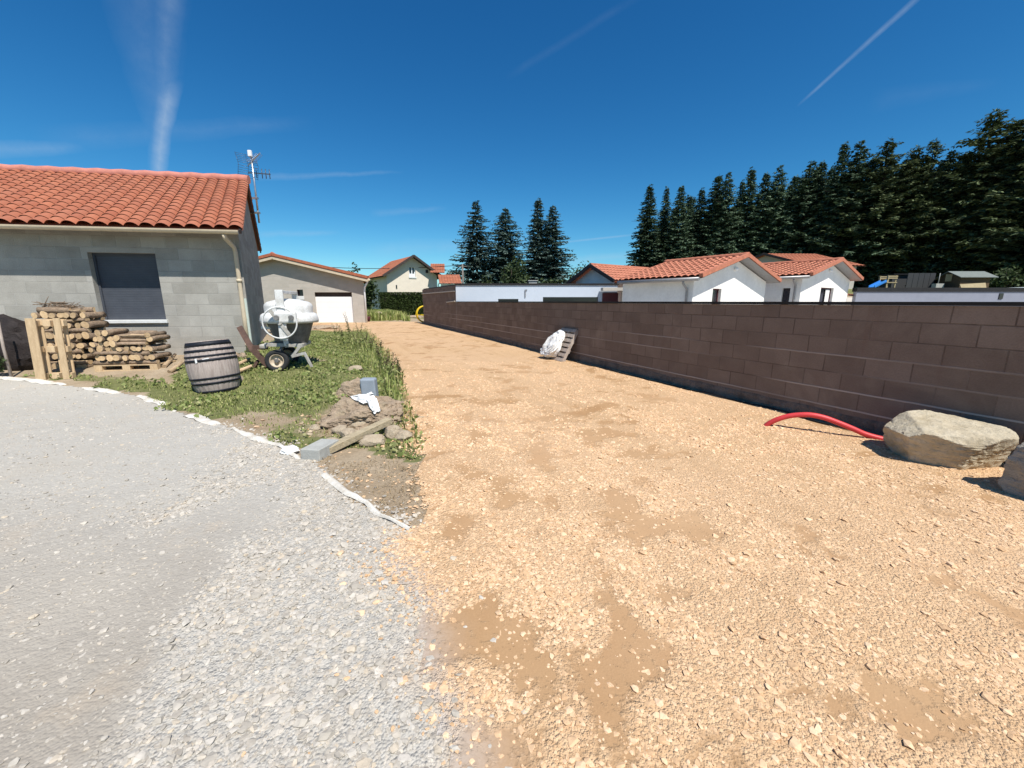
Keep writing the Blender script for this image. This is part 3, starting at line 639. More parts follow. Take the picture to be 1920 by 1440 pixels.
def scatter_stones():
    x, y = cand(520000, 0.35, 11.0, 3.4)
    jx = x + (fbm(x * 2.2, y * 2.2, 4) - 0.5) * 0.4 + rng.normal(0, 0.10, len(x)) * np.where(rng.random(len(x)) < 0.3, 2.2, 1.0); jy = y + (fbm(x * 2.2 + 40, y * 2.2, 4) - 0.5) * 0.4
    in_d = poly_mask(jx, jy, DRIVE) & (x < WALL_K * y + WALL_C - 0.1); in_y = poly_mask(jx - 0.02, jy, YARD) & ~in_d
    dd = stone_density(x + rng.normal(0, 0.035, len(x)), y + rng.normal(0, 0.035, len(x))); r = rng.random(len(x))
    clump = 0.35 + 0.65 * sstep(0.40, 0.62, fbm(x * 2.6 + 70, y * 2.6, 3))
    tt = x + 0.441 * y; rut = 1 - 0.62 * sstep(0.2, 0.9, tt - 0.6) * (1 - sstep(0.42, 0.58, fbm(tt * 2.4, y * 0.18 + 3, 3)))
    k1 = in_d & (r < (0.035 + 0.66 * dd * clump * rut))
    gd = grey_density(x, y); k2 = in_y & (r < gd * 0.58 * (0.45 + 0.55 * clump))
    def sz(n, med, sig, lo, hi): return np.clip(med * np.exp(rng.normal(0, sig, n)), lo, hi)
    for nm, lo, hi, fine in (('near', 0, 4.2, True), ('far', 4.2, 99, False)):
        q = k1 & (y >= lo) & (y < hi); p = np.stack([x[q], y[q], zf(x[q], y[q]) + 0.009], -1)
        stones('ochre_gravel', p, sz(len(p), 0.0150, 0.52, 0.006, 0.050), 0.40, M['ochre_stone'], 'loose ochre broken stones on the tan drive, %s' % ('in front' if fine else 'farther along'), 0.15, fine)
        q = k2 & (y >= lo) & (y < hi); p = np.stack([x[q], y[q], zf(x[q], y[q]) + 0.004], -1)
        s = sz(len(p), 0.0168, 0.52, 0.007, 0.055) * (0.6 + 0.5 * gd[q])
        stones('grey_gravel', p, s, 0.46, M['grey_stone'], 'loose pale grey broken stones on the yard, %s' % ('in front' if fine else 'farther along'), 0.30, fine)
    # ochre and grey strays on the lawn's edge and stony ground behind the felt strip
    x, y = cand(9000, 2.2, 9.5, 4.0)
    ok = (x < -0.3) & (x > -3.6) & ~poly_mask(x, y, DRIVE) & ~poly_mask(x, y, YARD) & (rng.random(len(x)) < 0.45)
    p = np.stack([x[ok], y[ok], zf(x[ok], y[ok])], -1)
    stones('stray_gravel', p, sz(len(p), 0.026, 0.5, 0.01, 0.09), 0.45, M['ochre_stone'], 'stray pale stones on the dry ground behind the felt strip', 0.5)
scatter_stones()

# ------------------------------------------------------------------ tiled roofs
def tiled_roof(name, P, ev, L, sl, S, period, rowl, mat, parent, amp=0.07, lift=0.03, samples=6):
    """rows of half-round tiles over a deck; P eave corner, ev along the eave, sl up the slope"""
    P, ev, sl = Vector(P), Vector(ev).normalized(), Vector(sl).normalized()
    n = ev.cross(sl); n = n if n.z > 0 else -n; n.normalize()
    cols = max(1, int(round(L / period))); rows = max(1, int(round(S / rowl))); pw, rl = L / cols, S / rows
    xs, hs = [], []
    for c in range(cols):
        for k in range(samples):
            f = k / samples; g = (f - 0.5) / 0.43
            xs.append((c + f) * pw); hs.append(amp * math.sqrt(max(0.0, 1 - g * g)))
    xs.append(L); hs.append(0.0); nx = len(xs); V = []; Fa = []; tint = []
    rnd = random.Random(hash(name) & 1023 if False else len(name) * 7 + cols)
    tc = [[rnd.random() for _ in range(cols)] for _ in range(rows)]
    for r in range(rows):
        o = len(V)
        for (s, up) in ((r * rl, lift), ((r + 1) * rl + 0.03, 0.0)):
            jit = rnd.uniform(-0.006, 0.006)
            for x, h in zip(xs, hs):
                V.append(P + ev * x + sl * min(s + (jit if 0 < r else 0), S) + n * (h + up))
        for i in range(nx - 1):
            Fa.append([o + i, o + i + 1, o + nx + i + 1, o + nx + i]); tint.append(tc[r][min(i // samples, cols - 1)])
    o = len(V)
    V += [P - n * 0.02, P + ev * L - n * 0.02, P + ev * L + sl * S - n * 0.02, P + sl * S - n * 0.02]
    Fa.append([o, o + 1, o + 2, o + 3]); tint.append(0.2)
    b = base_of(parent)
    ob = mesh_np(name, [tuple(v - b) for v in V], Fa, mat, parent)
    a = ob.data.attributes.new('tint', 'FLOAT', 'FACE'); a.data.foreach_set('value', np.array(tint, np.float32))
    return ob

# ------------------------------------------------------------------ left house
def left_house():
    H = thing('unfinished_house', 'bare grey block house with terracotta roof and closed roller shutter, at the left', 'house', (WC.x, WC.y, 0.35))
    n = Vector((math.sin(PHI), -math.cos(PHI), 0))
    LEN = 13.5; ze = EAVE.z; sl_f = (GB + Vector((0, 0, 0.433))).normalized(); S = 5.22 * math.hypot(1, 0.433)
    ridge_z = ze + 0.433 * 5.22; t_back = 9.3; back_z = ridge_z - 0.433 * (t_back - 5.22)
    wtop = ze + 0.433 * 0.5 - 0.10
    def WP(t, z, off=0.0): return Vector((WC.x, WC.y, 0)) + E1 * t + n * off + Vector((0, 0, z))
    def th(u, v): return hit(u, v, WC, E1)
    def zat(u, v):
        t = th(u, v); Y = WC.y + E1.y * t; return at(u, v, Y).z
    t0, t1 = (th(166, 478) + th(187, 600)) / 2, (th(291, 478) + th(312, 600)) / 2
    zs, zt = zat(250, 600), zat(230, 474)
    g = MB()
    zb = -0.1
    for (a, b, c, d) in ((-LEN, t0, zb, wtop), (t1, 0, zb, wtop), (t0, t1, zb, zs), (t0, t1, zt, wtop)):
        g.quad(WP(a, c), WP(b, c), WP(b, d), WP(a, d))
    for (p, q) in (((t0, zs), (t0, zt)), ((t1, zs), (t1, zt)), ((t0, zt), (t1, zt))):          # reveals
        g.quad(WP(p[0], p[1]), WP(q[0], q[1]), WP(q[0], q[1], -0.22), WP(p[0], p[1], -0.22))
    g.build('front_wall', M['block'], H)
    # gable wall on the right, facing away from the sun
    w = MB(); B0 = Vector((WC.x, WC.y, 0))
    def GP(t, z): return B0 + GB * t + Vector((0, 0, z))
    tb = t_back - 0.5 - 0.4; tr = 5.22 - 0.5
    w.quad(GP(0, zb), GP(tb, zb), GP(tb, back_z + 0.433 * 0.4 - 0.10), GP(tr, ridge_z - 0.10), GP(0, wtop))
    w.build('gable_wall', M['block'], H)
    rw = MB(); e0 = GP(tb, zb); e1 = GP(tb, back_z + 0.07)
    rw.quad(e0, e0 - E1 * LEN, e1 - E1 * LEN, e1); rw.build('rear_wall', M['block'], H)
    # roof
    P = EAVE - E1 * (LEN - 0.3)
    P.z = ze
    tiled_roof('roof', P, E1, LEN - 0.3, sl_f, S, 0.30, 0.33, M['tile'], H, amp=0.078, lift=0.020, samples=8)
    P2 = EAVE + GB * t_back; P2.z = back_z; sl_b = (-GB + Vector((0, 0, 0.433))).normalized()
    tiled_roof('rear_roof', P2, -E1, LEN - 0.3, sl_b, 4.08 * math.hypot(1, 0.433), 0.335, 0.36, M['tile'], H, amp=0.085, lift=0.035)
    r = MB(); a = EAVE + GB * 5.22; a.z = ridge_z + 0.05
    k = 0; Lr = LEN - 0.3
    pts = [a + E1 * 0.02 - E1 * (Lr * i / 40.0) + Vector((0, 0, 0.012 * (i % 2))) for i in range(41)]
    r.tube(pts, [0.13 + 0.012 * (i % 2) for i in range(41)], 10); r.build('ridge_tiles', M['ridge'], H)
    # verge: under-tile edge of the gable
    v = MB(); e = EAVE + Vector((0, 0, -0.05))
    up = GB * 5.22 + Vector((0, 0, ridge_z - ze)); v.bar(e - E1 * 0.06, e - E1 * 0.06 + up, 0.05, 0.10)
    e2 = e + up; v.bar(e2 - E1 * 0.06, EAVE + GB * t_back - E1 * 0.06 + Vector((0, 0, back_z - ze - 0.05)), 0.05, 0.10)
    v.build('verge_board', M['wood_dark'], H)
    s = MB(); pa = EAVE - Vector((0, 0, 0.11)) - E1 * 0.1; pb = WP(0, wtop - 0.02, 0.0)
    s.quad(pa, pa - E1 * LEN, WP(-LEN - 0.1, wtop - 0.01, -0.02), WP(-0.1, wtop - 0.01, -0.02)); s.build('soffit', M['wood_soffit'], H)
    gt = MB(); pr = []
    for i in range(9):
        an = math.pi * i / 8; pr.append((-0.075 * math.cos(an), -0.085 * math.sin(an) - 0.035))
    a0 = EAVE - GB * 0.05 - E1 * 0.10
    for sgn in (0,):
        poly = [a0 - GB * p[0] + Vector((0, 0, p[1])) for p in pr]
        gt.prism(poly, -E1 * (LEN - 0.2))
    gt.build('gutter', M['beige_pvc'], H)
    # shutter, sill
    sh = MB(); sh.quad(WP(t0, zs, -0.16), WP(t1, zs, -0.16), WP(t1, zt, -0.16), WP(t0, zt, -0.16))
    wn = MB(); fw = 0.045
    for (a, b, c, d) in ((t0, t0 + fw, zs, zt), (t1 - fw, t1, zs, zt), (t0 + fw, t1 - fw, zt - fw, zt)):
        wn.box(WP(a, c, -0.155), E1 * (b - a), Vector((0, 0, d - c)), n * 0.03)
    W_ = wn.build('window', M['shutter'], H); sh.build('roller_shutter', M['shutter'], W_)
    si = MB(); si.box(WP(t0 - 0.04, zs - 0.075, -0.16), E1 * (t1 - t0 + 0.08), n * 0.22, Vector((0, 0, 0.075))); si.build('sill', M['sill'], W_, bevel=0.006)
    # downpipe
    tp0, tp1 = th(438, 445), th(466, 640); tp = (tp0 + tp1) / 2 + 0.02
    d = MB(); zg = ze - 0.14
    d.tube([WP(tp, zg + 0.02, 0.50), WP(tp, zg - 0.06, 0.46), WP(tp, zg - 0.22, 0.12), WP(tp, zg - 0.32, 0.075), WP(tp, 1.3, 0.075), WP(tp, 0.30, 0.075)], 0.048, 12)
    for zc in (zg - 0.95, 0.62): d.tube([WP(tp, zc, 0.075), WP(tp, zc - 0.07, 0.075)], 0.060, 12)
    d.build('downpipe', M['beige_pvc'], H)
    c = MB(); q0 = WP(-0.04, 0.36, 0.035); c.box(q0, E1 * 0.06, n * 0.03, Vector((0, 0, 1.36))); c.build('conduit', M['green_strip'], H)
    return ze, ridge_z
left_house()

# aerial on the gable
def aerial():
    Y = 15.6; b = at(484, 418, Y); t = at(472, 283, Y); b.x = (b.x + t.x) / 2; t = Vector((b.x, b.y, t.z))
    A = thing('tv_aerial', 'galvanised mast with a television aerial strapped to the left house gable', 'aerial', b)
    m = MB(); m.tube([b, t], 0.032, 10); m.build('mast', M['galv'], A)
    for dz in (0.35, 0.85):
        k = MB(); p = b + Vector((0, 0, dz)); k.box(p + Vector((-0.42, -0.05, -0.03)), (0.48, 0, 0), (0, 0.10, 0), (0, 0, 0.06)); k.build('clamp', M['galv'], A)
    d = Vector((0.72, -0.62, 0.10)).normalized(); s = Vector((d.y, -d.x, 0)).normalized(); z = t - Vector((0, 0, 0.34))
    bo = MB(); bo.bar(z - d * 0.45, z + d * 0.85, 0.03, 0.03)
    for i in range(8):
        p = z + d * (-0.05 + i * 0.11); h = 0.17 - 0.007 * i
        bo.tube([p - s * h, p + s * h], 0.006, 5)
    bo.build('boom', M['galv'], A)
    for sg in (1, -1):
        rf = MB(); q = z - d * 0.38
        for i in range(6):
            p = q + (Vector((0, 0, sg)) * 0.9 - d * 0.45).normalized() * (0.06 + 0.075 * i); rf.tube([p - s * 0.33, p + s * 0.33], 0.006, 5)
        for e in (-0.32, 0, 0.32): rf.tube([q + s * e, q + s * e + (Vector((0, 0, sg)) * 0.9 - d * 0.45).normalized() * 0.46], 0.006, 5)
        rf.build('reflector', M['ant_dark'], A)
    y = MB(); zz = t - Vector((0, 0, 0.72)); d2 = Vector((0.95, 0.3, 0)).normalized(); s2 = Vector((0, 0, 1))
    y.bar(zz - d2 * 0.15, zz + d2 * 0.55, 0.03, 0.03)
    for i, e in enumerate((0.10, 0.28, 0.40, 0.52)): y.tube([zz + d2 * e - s2 * 0.16, zz + d2 * e + s2 * 0.16], 0.014, 6)
    y.build('side_aerial', M['ant_dark'], A)
    bx = MB(); bx.cbox(t + Vector((0.0, -0.06, -0.10)), (0.12, 0, 0), (0, 0.09, 0), (0, 0, 0.20)); bx.build('amplifier_box', M['white_pvc'], A, bevel=0.01)
aerial()

# ------------------------------------------------------------------ brown boundary wall
def brown_wall():
    y0, y1 = 1.2, 30.4; T = 0.20; top = 1.60
    Wt = thing('boundary_wall', 'long dark brown block wall running down the right of the drive', 'wall', wall_pt(8.0))
    m = MB(); a, b = wall_pt(y0, 0, -0.2), wall_pt(y1, 0, -0.2)
    m.box(a, b - a, -WN * T, Vector((0, 0, top + 0.2))); m.build('wall_face', M['brown'], Wt)
    c = MB(); a = wall_pt(y0, 0.022, top + 0.003); b = wall_pt(22.25, 0.022, top + 0.003); c.box(a, b - a, -WN * (T + 0.044), Vector((0, 0, 0.042))); c.build('coping', M['brown_dark'], Wt)
    # rough footing that shows above the ground
    f = MB(); N = 160; pts = []
    for i in range(N + 1):
        y = y0 + (y1 - y0) * i / N; h = 0.15 + 0.05 * (mnoise.noise(Vector((y * 1.3, 0, 0)))) + 0.02 * mnoise.noise(Vector((y * 6, 3, 0))); o = 0.035 + 0.018 * mnoise.noise(Vector((y * 3, 7, 0)))
        pts.append((wall_pt(y, o, -0.15), wall_pt(y, o * 0.9, h - 0.02), wall_pt(y, 0.001, h + 0.015)))
    vs = [p for t in pts for p in t]; fs = []
    for i in range(N):
        for k in (0, 1): fs.append([i * 3 + k, i * 3 + 3 + k, i * 3 + 4 + k, i * 3 + 1 + k])
    f.add(vs, [q[::-1] for q in fs], 0, True); f.build('footing', M['footing'], Wt)
brown_wall()

# ------------------------------------------------------------------ flat-roofed garage building at the wall's far end
def flat_building():
    a = wall_pt(22.3, 0.004, 0); ztop = at(853, 535, 22.3).z; right = at(1158, 540, 22.3).x
    B = thing('flat_roof_annexe', 'pale blue flat-roofed building behind the far end of the brown wall', 'building', a)
    X = Vector((1, 0, 0)); Zv = Vector((0, 0, 1)); L = right - a.x; back = WD * 8.9
    def P(x, z, o=0): return Vector((a.x + x, a.y - o, z))
    def xs(u): return at(u, 560, 22.3).x - a.x
    f = MB(); zb = -0.2
    g0, g1 = xs(1018), xs(1122); w0, w1 = xs(934), xs(972)
    gz = at(1070, 557, 22.3).z; wz = at(950, 560.5, 22.3).z
    xs_ = [0, w0, w1, g0, g1, L]
    f.quad(P(0, zb), P(w0, zb), P(w0, ztop), P(0, ztop)); f.quad(P(w1, zb), P(g0, zb), P(g0, ztop), P(w1, ztop)); f.quad(P(g1, zb), P(L, zb), P(L, ztop), P(g1, ztop))
    f.quad(P(w0, wz), P(w1, wz), P(w1, ztop), P(w0, ztop)); f.quad(P(g0, gz), P(g1, gz), P(g1, ztop), P(g0, ztop)); f.quad(P(w0, zb), P(w1, zb), P(w1, 0.9), P(w0, 0.9))
    for (x0, x1, zt, d) in ((w0, w1, wz, 0.12), (g0, g1, gz, 0.15)):
        f.quad(P(x0, zb), P(x0, zt), P(x0, zt, -d), P(x0, zb, -d)); f.quad(P(x1, zb), P(x1, zb, -d), P(x1, zt, -d), P(x1, zt)); f.quad(P(x0, zt), P(x1, zt), P(x1, zt, -d), P(x0, zt, -d))
    f.quad(P(L, zb), P(L, zb) + back, P(L, ztop) + back, P(L, ztop))
    f.build('front_wall', M['stucco_blue'], B)
    sw = MB(); c0 = a + Vector((0, 0, zb)) ; sw.box(a + Vector((0, 0, 1.6 + 0.002)) + WN * 0.0, WD * 8.95, -WN * 0.2, Vector((0, 0, ztop - 1.6)))
    sw.build('side_wall', M['brown'], B)
    l = MB(); l.bar(a + WD * 0.15 + WN * 0.03 + Zv * (ztop - 0.30), a + WD * 8.9 + WN * 0.03 + Zv * (ztop - 0.30), 0.05, 0.05)
    l.bar(a + WD * 0.1 + WN * 0.035 + Zv * 1.66, a + WD * 1.9 + WN * 0.035 + Zv * 1.60, 0.05, 0.05); l.build('mortar_ledge', M['felt'], B)
    rf = MB(); rf.box(P(-0.03, ztop + 0.003, 0.05), X * (L + 0.08), Zv * 0.10, Vector((0, 0.22, 0))); rf.box(P(-0.02, ztop + 0.003, -0.17), X * (L + 0.04), WD * 8.6, Zv * 0.06)
    rf.build('roof_edge', M['brown_dark'], B)
    w = MB(); w.quad(P(w0, 0.9, -0.12), P(w1, 0.9, -0.12), P(w1, wz, -0.12), P(w0, wz, -0.12)); w.build('window', M['dark_glass'], B)
    gd = MB(); gd.quad(P(g0, zb, -0.15), P(g1, zb, -0.15), P(g1, gz, -0.15), P(g0, gz, -0.15)); gd.build('garage_door', M['dark_glass'], B)
    x = xs(984); s = MB(); s.box(P(x, at(983, 557, 22.3).z, 0.05), X * 0.05, Zv * 0.40, Vector((0, 0.048, 0))); s.box(P(x + 0.051, at(983, 557, 22.3).z + 0.36, 0.05), X * 0.07, Zv * 0.04, Vector((0, 0.048, 0))); s.build('wall_lamp', M['zinc'], B)
    v = MB(); q = at(999, 529, 25.5); v.cbox((q.x, 25.5, ztop + 0.20), (0.5, 0, 0), (0, 0.5, 0), (0, 0, 0.32)); v.cbox((q.x, 25.5, ztop + 0.39), (0.6, 0, 0), (0, 0.6, 0), (0, 0, 0.05)); v.build('roof_vent', M['concrete'], B, bevel=0.01)
    v = MB(); q = at(948, 529, 26.0); v.lathe([(0.55, 0), (0.5, 0.06), (0.25, 0.13), (0.02, 0.15)], Matrix.Translation((q.x, 26.0, ztop + 0.065)), 16); v.build('roof_dome', M['white_pvc'], B)
    return B
flat_building()

# ------------------------------------------------------------------ houses behind the wall
RD = Vector((-0.575, 0.818, 0)).normalized(); GD = Vector((RD.y, -RD.x, 0))          # ridge direction, gable direction
def gable_wing(H, C, Wd, Ln, ez, rise, over=0.55, side_over=0.34, tile='tile2', wall='stucco', windows=(), left_windows=(), period=0.30, left_pipe=True):
    """C: left front wall corner; gable Wd wide along GD, wing Ln long along RD"""
    C = Vector((C[0], C[1], 0)); Zv = Vector((0, 0, 1)); fn = -RD
    def P(x, y, z): return C + GD * x + RD * y + Zv * z
    slope = rise / (Wd / 2); zb = -0.2
    # front gable with openings
    g = MB(); xs = sorted(set([0.0, Wd] + [q for w in windows for q in w[:2]] + [Wd / 2]))
    tz = lambda x: ez + slope * min(x, Wd - x) - 0.02
    for a, b in zip(xs[:-1], xs[1:]):
        w = next((w for w in windows if w[0] <= a + 1e-6 and b <= w[1] + 1e-6), None)
        if w:
            g.quad(P(a, 0, zb), P(b, 0, zb), P(b, 0, w[2]), P(a, 0, w[2])); g.quad(P(a, 0, w[3]), P(b, 0, w[3]), P(b, 0, tz(b)), P(a, 0, tz(a)))
        else: g.quad(P(a, 0, zb), P(b, 0, zb), P(b, 0, tz(b)), P(a, 0, tz(a)))
    for w in windows:
        d = 0.16
        for p, q in (((w[0], w[2]), (w[0], w[3])), ((w[1], w[2]), (w[1], w[3])), ((w[0], w[3]), (w[1], w[3])), ((w[0], w[2]), (w[1], w[2]))):
            g.quad(P(p[0], 0, p[1]), P(q[0], 0, q[1]), P(q[0], d, q[1]), P(p[0], d, p[1]))
    g.build('gable_wall', M[wall], H)
    for w in windows:
        f = MB(); d = 0.155; t = 0.06
        for a, b, c, e in ((w[0], w[0] + t, w[2], w[3]), (w[1] - t, w[1], w[2], w[3]), (w[0] + t, w[1] - t, w[3] - t, w[3])): f.box(P(a, d - 0.03, c), GD * (b - a), RD * 0.03, Zv * (e - c))
        W_ = f.build('window', M['maroon'], H)
        p = MB(); p.quad(P(w[0], d, w[2]), P(w[1], d, w[2]), P(w[1], d, w[3]), P(w[0], d, w[3])); p.build('pane', M['dark_glass'], W_)
        if len(w) > 4:
            k = MB(); k.box(P(w[0] + (w[1] - w[0]) * 0.55, d - 0.06, w[2]), GD * 0.3 * (w[1] - w[0]), RD * 0.02, Zv * (w[3] - w[2] - 0.1)); k.build('pale_strip', M['stucco'], W_)  # pale upright strip set in the right half of the opening
    # side walls
    s = MB(); ys = [0.0, Ln]
    lw = left_windows[0] if left_windows else None
    if lw:
        for a, b, c, e in ((0, lw[0], zb, ez), (lw[1], Ln, zb, ez), (lw[0], lw[1], zb, lw[2]), (lw[0], lw[1], lw[3], ez)): s.quad(P(0, a, c), P(0, b, c), P(0, b, e), P(0, a, e))
        for p, q in (((lw[0], lw[2]), (lw[0], lw[3])), ((lw[1], lw[2]), (lw[1], lw[3])), ((lw[0], lw[3]), (lw[1], lw[3]))): s.quad(P(0, p[0], p[1]), P(0, q[0], q[1]), P(0.12, q[0], q[1]), P(0.12, p[0], p[1]))
    else: s.quad(P(0, 0, zb), P(0, Ln, zb), P(0, Ln, ez), P(0, 0, ez))
    s.quad(P(Wd, 0, zb), P(Wd, Ln, zb), P(Wd, Ln, ez), P(Wd, 0, ez)); s.quad(P(0, Ln, zb), P(Wd, Ln, zb), P(Wd, Ln, ez), P(Wd / 2, Ln, ez + rise - 0.02), P(0, Ln, ez))
    s.build('side_wall', M[wall], H)
    if lw:
        p = MB(); p.quad(P(0.12, lw[0], lw[2]), P(0.12, lw[1], lw[2]), P(0.12, lw[1], lw[3]), P(0.12, lw[0], lw[3])); p.build('side_window', M['dark_glass'], H)
    # roofs
    up = Vector((0, 0, slope)); S = (Wd / 2 + side_over) * math.hypot(1, slope); LL = Ln + over
    el = P(-side_over, -over, ez - slope * side_over + 0.10); er = P(Wd + side_over, Ln, ez - slope * side_over + 0.10)
    tiled_roof('roof', el, RD, LL, GD + up, S, period, 0.36, M[tile], H, amp=0.06)
    tiled_roof('roof_back', er, -RD, LL, -GD + up, S, period, 0.36, M[tile], H, amp=0.06)
    rt = MB(); a = P(Wd / 2, -over, ez + rise + 0.13); n = 30
    rt.tube([a + RD * (LL * i / n) + Zv * 0.01 * (i % 2) for i in range(n + 1)], 0.12, 8); rt.build('ridge_tiles', M[tile + '_plain'], H)
    v = MB()
    for sx, x0, x1 in ((-1, -side_over, Wd / 2), (1, Wd + side_over, Wd / 2)):
        z0 = ez - slope * side_over; z1 = ez + rise
        v.bar(P(x0, -over + 0.06, z0 + 0.13), P(x1, -over + 0.06, z1 + 0.13), 0.16, 0.16)
    v.build('verge_tiles', M[tile + '_plain'], H)
    sf = MB()
    for x0, x1 in ((-side_over, Wd / 2), (Wd + side_over, Wd / 2)):
        z0 = ez - slope * side_over; z1 = ez + rise
        sf.quad(P(x0, -over + 0.02, z0 + 0.02), P(x1, -over + 0.02, z1 + 0.02), P(x1, Ln, z1 + 0.02), P(x0, Ln, z0 + 0.02))
    sf.build('soffit', M['zinc'], H)
    gt = MB(); gt.tube([P(-side_over - 0.05, -over + 0.1, ez - slope * side_over + 0.0), P(-side_over - 0.05, Ln, ez - slope * side_over + 0.0)], 0.075, 8)
    gt.build('gutter', M['zinc'], H)
    if left_pipe:
        d = MB(); zg = ez - slope * side_over - 0.02
        d.tube([P(-side_over - 0.05, 0.25, zg), P(-side_over - 0.02, 0.25, zg - 0.15), P(-0.08, 0.25, zg - 0.35), P(-0.07, 0.25, zg - 0.5), P(-0.07, 0.25, 0)], 0.045, 8); d.build('downpipe', M['zinc'], H)
    l = MB(); q = P(Wd / 2, -0.06, ez + rise - 0.45); l.lathe([(0.02, -0.06), (0.09, -0.05), (0.10, 0.03), (0.05, 0.08)], Matrix.Translation(q), 10); l.build('wall_lamp', M['white_pvc'], H)
for k, c in (('tile', (0.42, 0.135, 0.07)), ('tile2', (0.47, 0.175, 0.105))): M[k + '_plain'] = simple(k + '_edge_clay', c, 0.85, 0.3, 6)

def white_houses():
    Y0 = 17.2; C = at(1300, 540, Y0); Wd = hit(1435, 540, C, GD)
    ez = at(1300, 522, Y0).z + 0.05
    ap = Vector((C.x, C.y, 0)) + GD * Wd / 2 - RD * 0.5; rise = at(1385, 475, ap.y).z - 0.2 - ez
    H = thing('white_house', 'white rendered house with two lit gables and salmon tile roofs behind the brown wall', 'house', (C.x, C.y, 0))
    def wz(v, P): return at(1400, v, P.y).z
    t0, t1 = hit(1336, 550, C, GD), hit(1351, 550, C, GD)
    zt = at(1343, 541, (C + GD * t0).y).z
    gable_wing(H, C, Wd, min(6.3, hit(1160, 525, Vector((C.x, C.y, 0)) - GD * 0.34, RD)), ez, rise, windows=[(t0, t1 + 0.05, 1.1, zt)])
    # second, right-hand gable
    a = Vector((C.x, C.y, 0)) + GD * Wd; Cc = a + GD * 1.9 - RD * 0.9
    k = hit(1502, 540, Cc, GD); Cc = Cc + GD * k
    W2 = hit(1591, 540, Cc, GD); ez2 = at(1502, 519, Cc.y).z + 0.05
    ap2 = Cc + GD * W2 / 2 - RD * 0.5; rise2 = at(1567, 484, ap2.y).z - 0.2 - ez2
    t0, t1 = hit(1538, 550, Cc, GD), hit(1562, 550, Cc, GD)
    y0 = hit(1481, 550, Cc, RD); y1 = hit(1466, 550, Cc, RD)
    gable_wing(H, Cc, W2, 6.0, ez2, rise2, windows=[(t0, t1, 1.0, at(1550, 539, (Cc + GD * t0).y).z, 1)], left_windows=[(y0, y1, 1.0, at(1474, 540, (Cc + RD * y0).y).z)])
    # cross wing whose shaded gable looks left
    Zv = Vector((0, 0, 1)); Yb = 26.5
    p0 = at(1070, 532, Yb); p1 = at(1102, 497, Yb + 1.4); L = 6.5
    gl = at(1082, 540, Yb); g = MB()
    e1 = Vector((0.62, 0.30, 0)).normalized(); e2 = Vector((0.88, 0.47, 0)).normalized()
    B0 = at(1080, 530, Yb); B0.z = 0
    wl = hit(1150, 530, B0, RD * -1)
    D = Vector((-RD.x, -RD.y, 0)); wB = hit(1152, 525, B0, D) if hit(1152, 525, B0, D) > 0 else 4.5
    wB = min(wB, 5.5)
    apx = B0 + D * wB / 2; za = at(1103, 497, apx.y).z - 0.12; zeB = at(1075, 530, B0.y).z + 0.05
    g.quad(B0 - Zv * 0.2, B0 + D * wB - Zv * 0.2, B0 + D * wB + Zv * zeB, apx + Zv * za, B0 + Zv * zeB)
    g.quad(B0 - Zv * 0.2, B0 + GD * 7 - Zv * 0.2, B0 + GD * 7 + Zv * zeB, B0 + Zv * zeB); g.build('cross_wing_wall', M['stucco'], H)
    sl = (za - zeB) / (wB / 2); ov = 0.4
    eb = B0 + D * (wB + 0.35) - GD * ov + Zv * (zeB - sl * 0.35 + 0.1)
    tiled_roof('cross_roof', eb, GD, 8.5, -D + Zv * sl, (wB / 2 + 0.35) * math.hypot(1, sl), 0.30, 0.36, M['tile2'], H, amp=0.06)
    ef = B0 - D * 0.35 - GD * ov + Zv * (zeB - sl * 0.35 + 0.1)
    tiled_roof('cross_roof_back', ef, GD, 8.5, D + Zv * sl, (wB / 2 + 0.35) * math.hypot(1, sl), 0.30, 0.36, M['tile2'], H, amp=0.06)
    v = MB()
    v.bar(ef - Zv * 0.02 - GD * 0.03, apx - GD * (ov + 0.03) + Zv * (za + 0.08), 0.07, 0.20); v.bar(eb - Zv * 0.02 - GD * 0.03, apx - GD * (ov + 0.03) + Zv * (za + 0.08), 0.07, 0.20); v.build('barge_board', M['wood_dark'], H)
    r = MB(); r.tube([apx - GD * ov + Zv * (za + 0.12), apx + GD * 8 + Zv * (za + 0.12)], 0.11, 8); r.build('cross_ridge', M['tile2_plain'], H)
    # porch between the wings
    q = MB(); pc = at(1146, 560, 21.6); q.cbox((pc.x + 0.75, 21.9, 1.2), (0.25, 0, 0), (0, 0.25, 0), (0, 0, 2.4)); q.cbox((pc.x + 0.1, 21.9, 2.28), (1.1, 0, 0), (0, 0.6, 0), (0, 0, 0.16)); q.build('porch', M['block_far'], H)
    q = MB(); q.cbox((pc.x + 0.1, 22.25, 1.05), (0.85, 0, 0), (0, 0.06, 0), (0, 0, 2.1)); q.build('entrance_door', M['maroon'], H)
    # little tiled lean-to at the right end
    e = MB(); a = Cc + GD * W2 + RD * 0.6; b = a + GD * 2.2
    tiled_roof('lean_to_roof', a - RD * 0.9 + Zv * (at(1610, 555, a.y).z), GD, 2.0, RD + Zv * 0.12, 1.6, 0.30, 0.36, M['tile2'], H, amp=0.05)
    e.cbox(a + GD * 1.0 + RD * 0.9 + Zv * 0.8, GD * 2.0, RD * 0.2, Zv * 1.8); e.build('lean_to_wall', M['stucco'], H)
    # house farther back
    Yb = 38.0; A = at(1432, 476, Yb); Bq = at(1526, 476, Yb); el = at(1462, 494, Yb - 3.0); G0 = at(1416, 493, Yb - 1)
    N = thing('red_roofed_house', 'low house with plain red roof showing between the white gables and the forest', 'house', (A.x, Yb, 2.0))
    sl = Vector((0, 1, 0)) * 5.0 + Vector((-1.6, 0, 0)); zr = A.z; ze_ = zr - 1.35
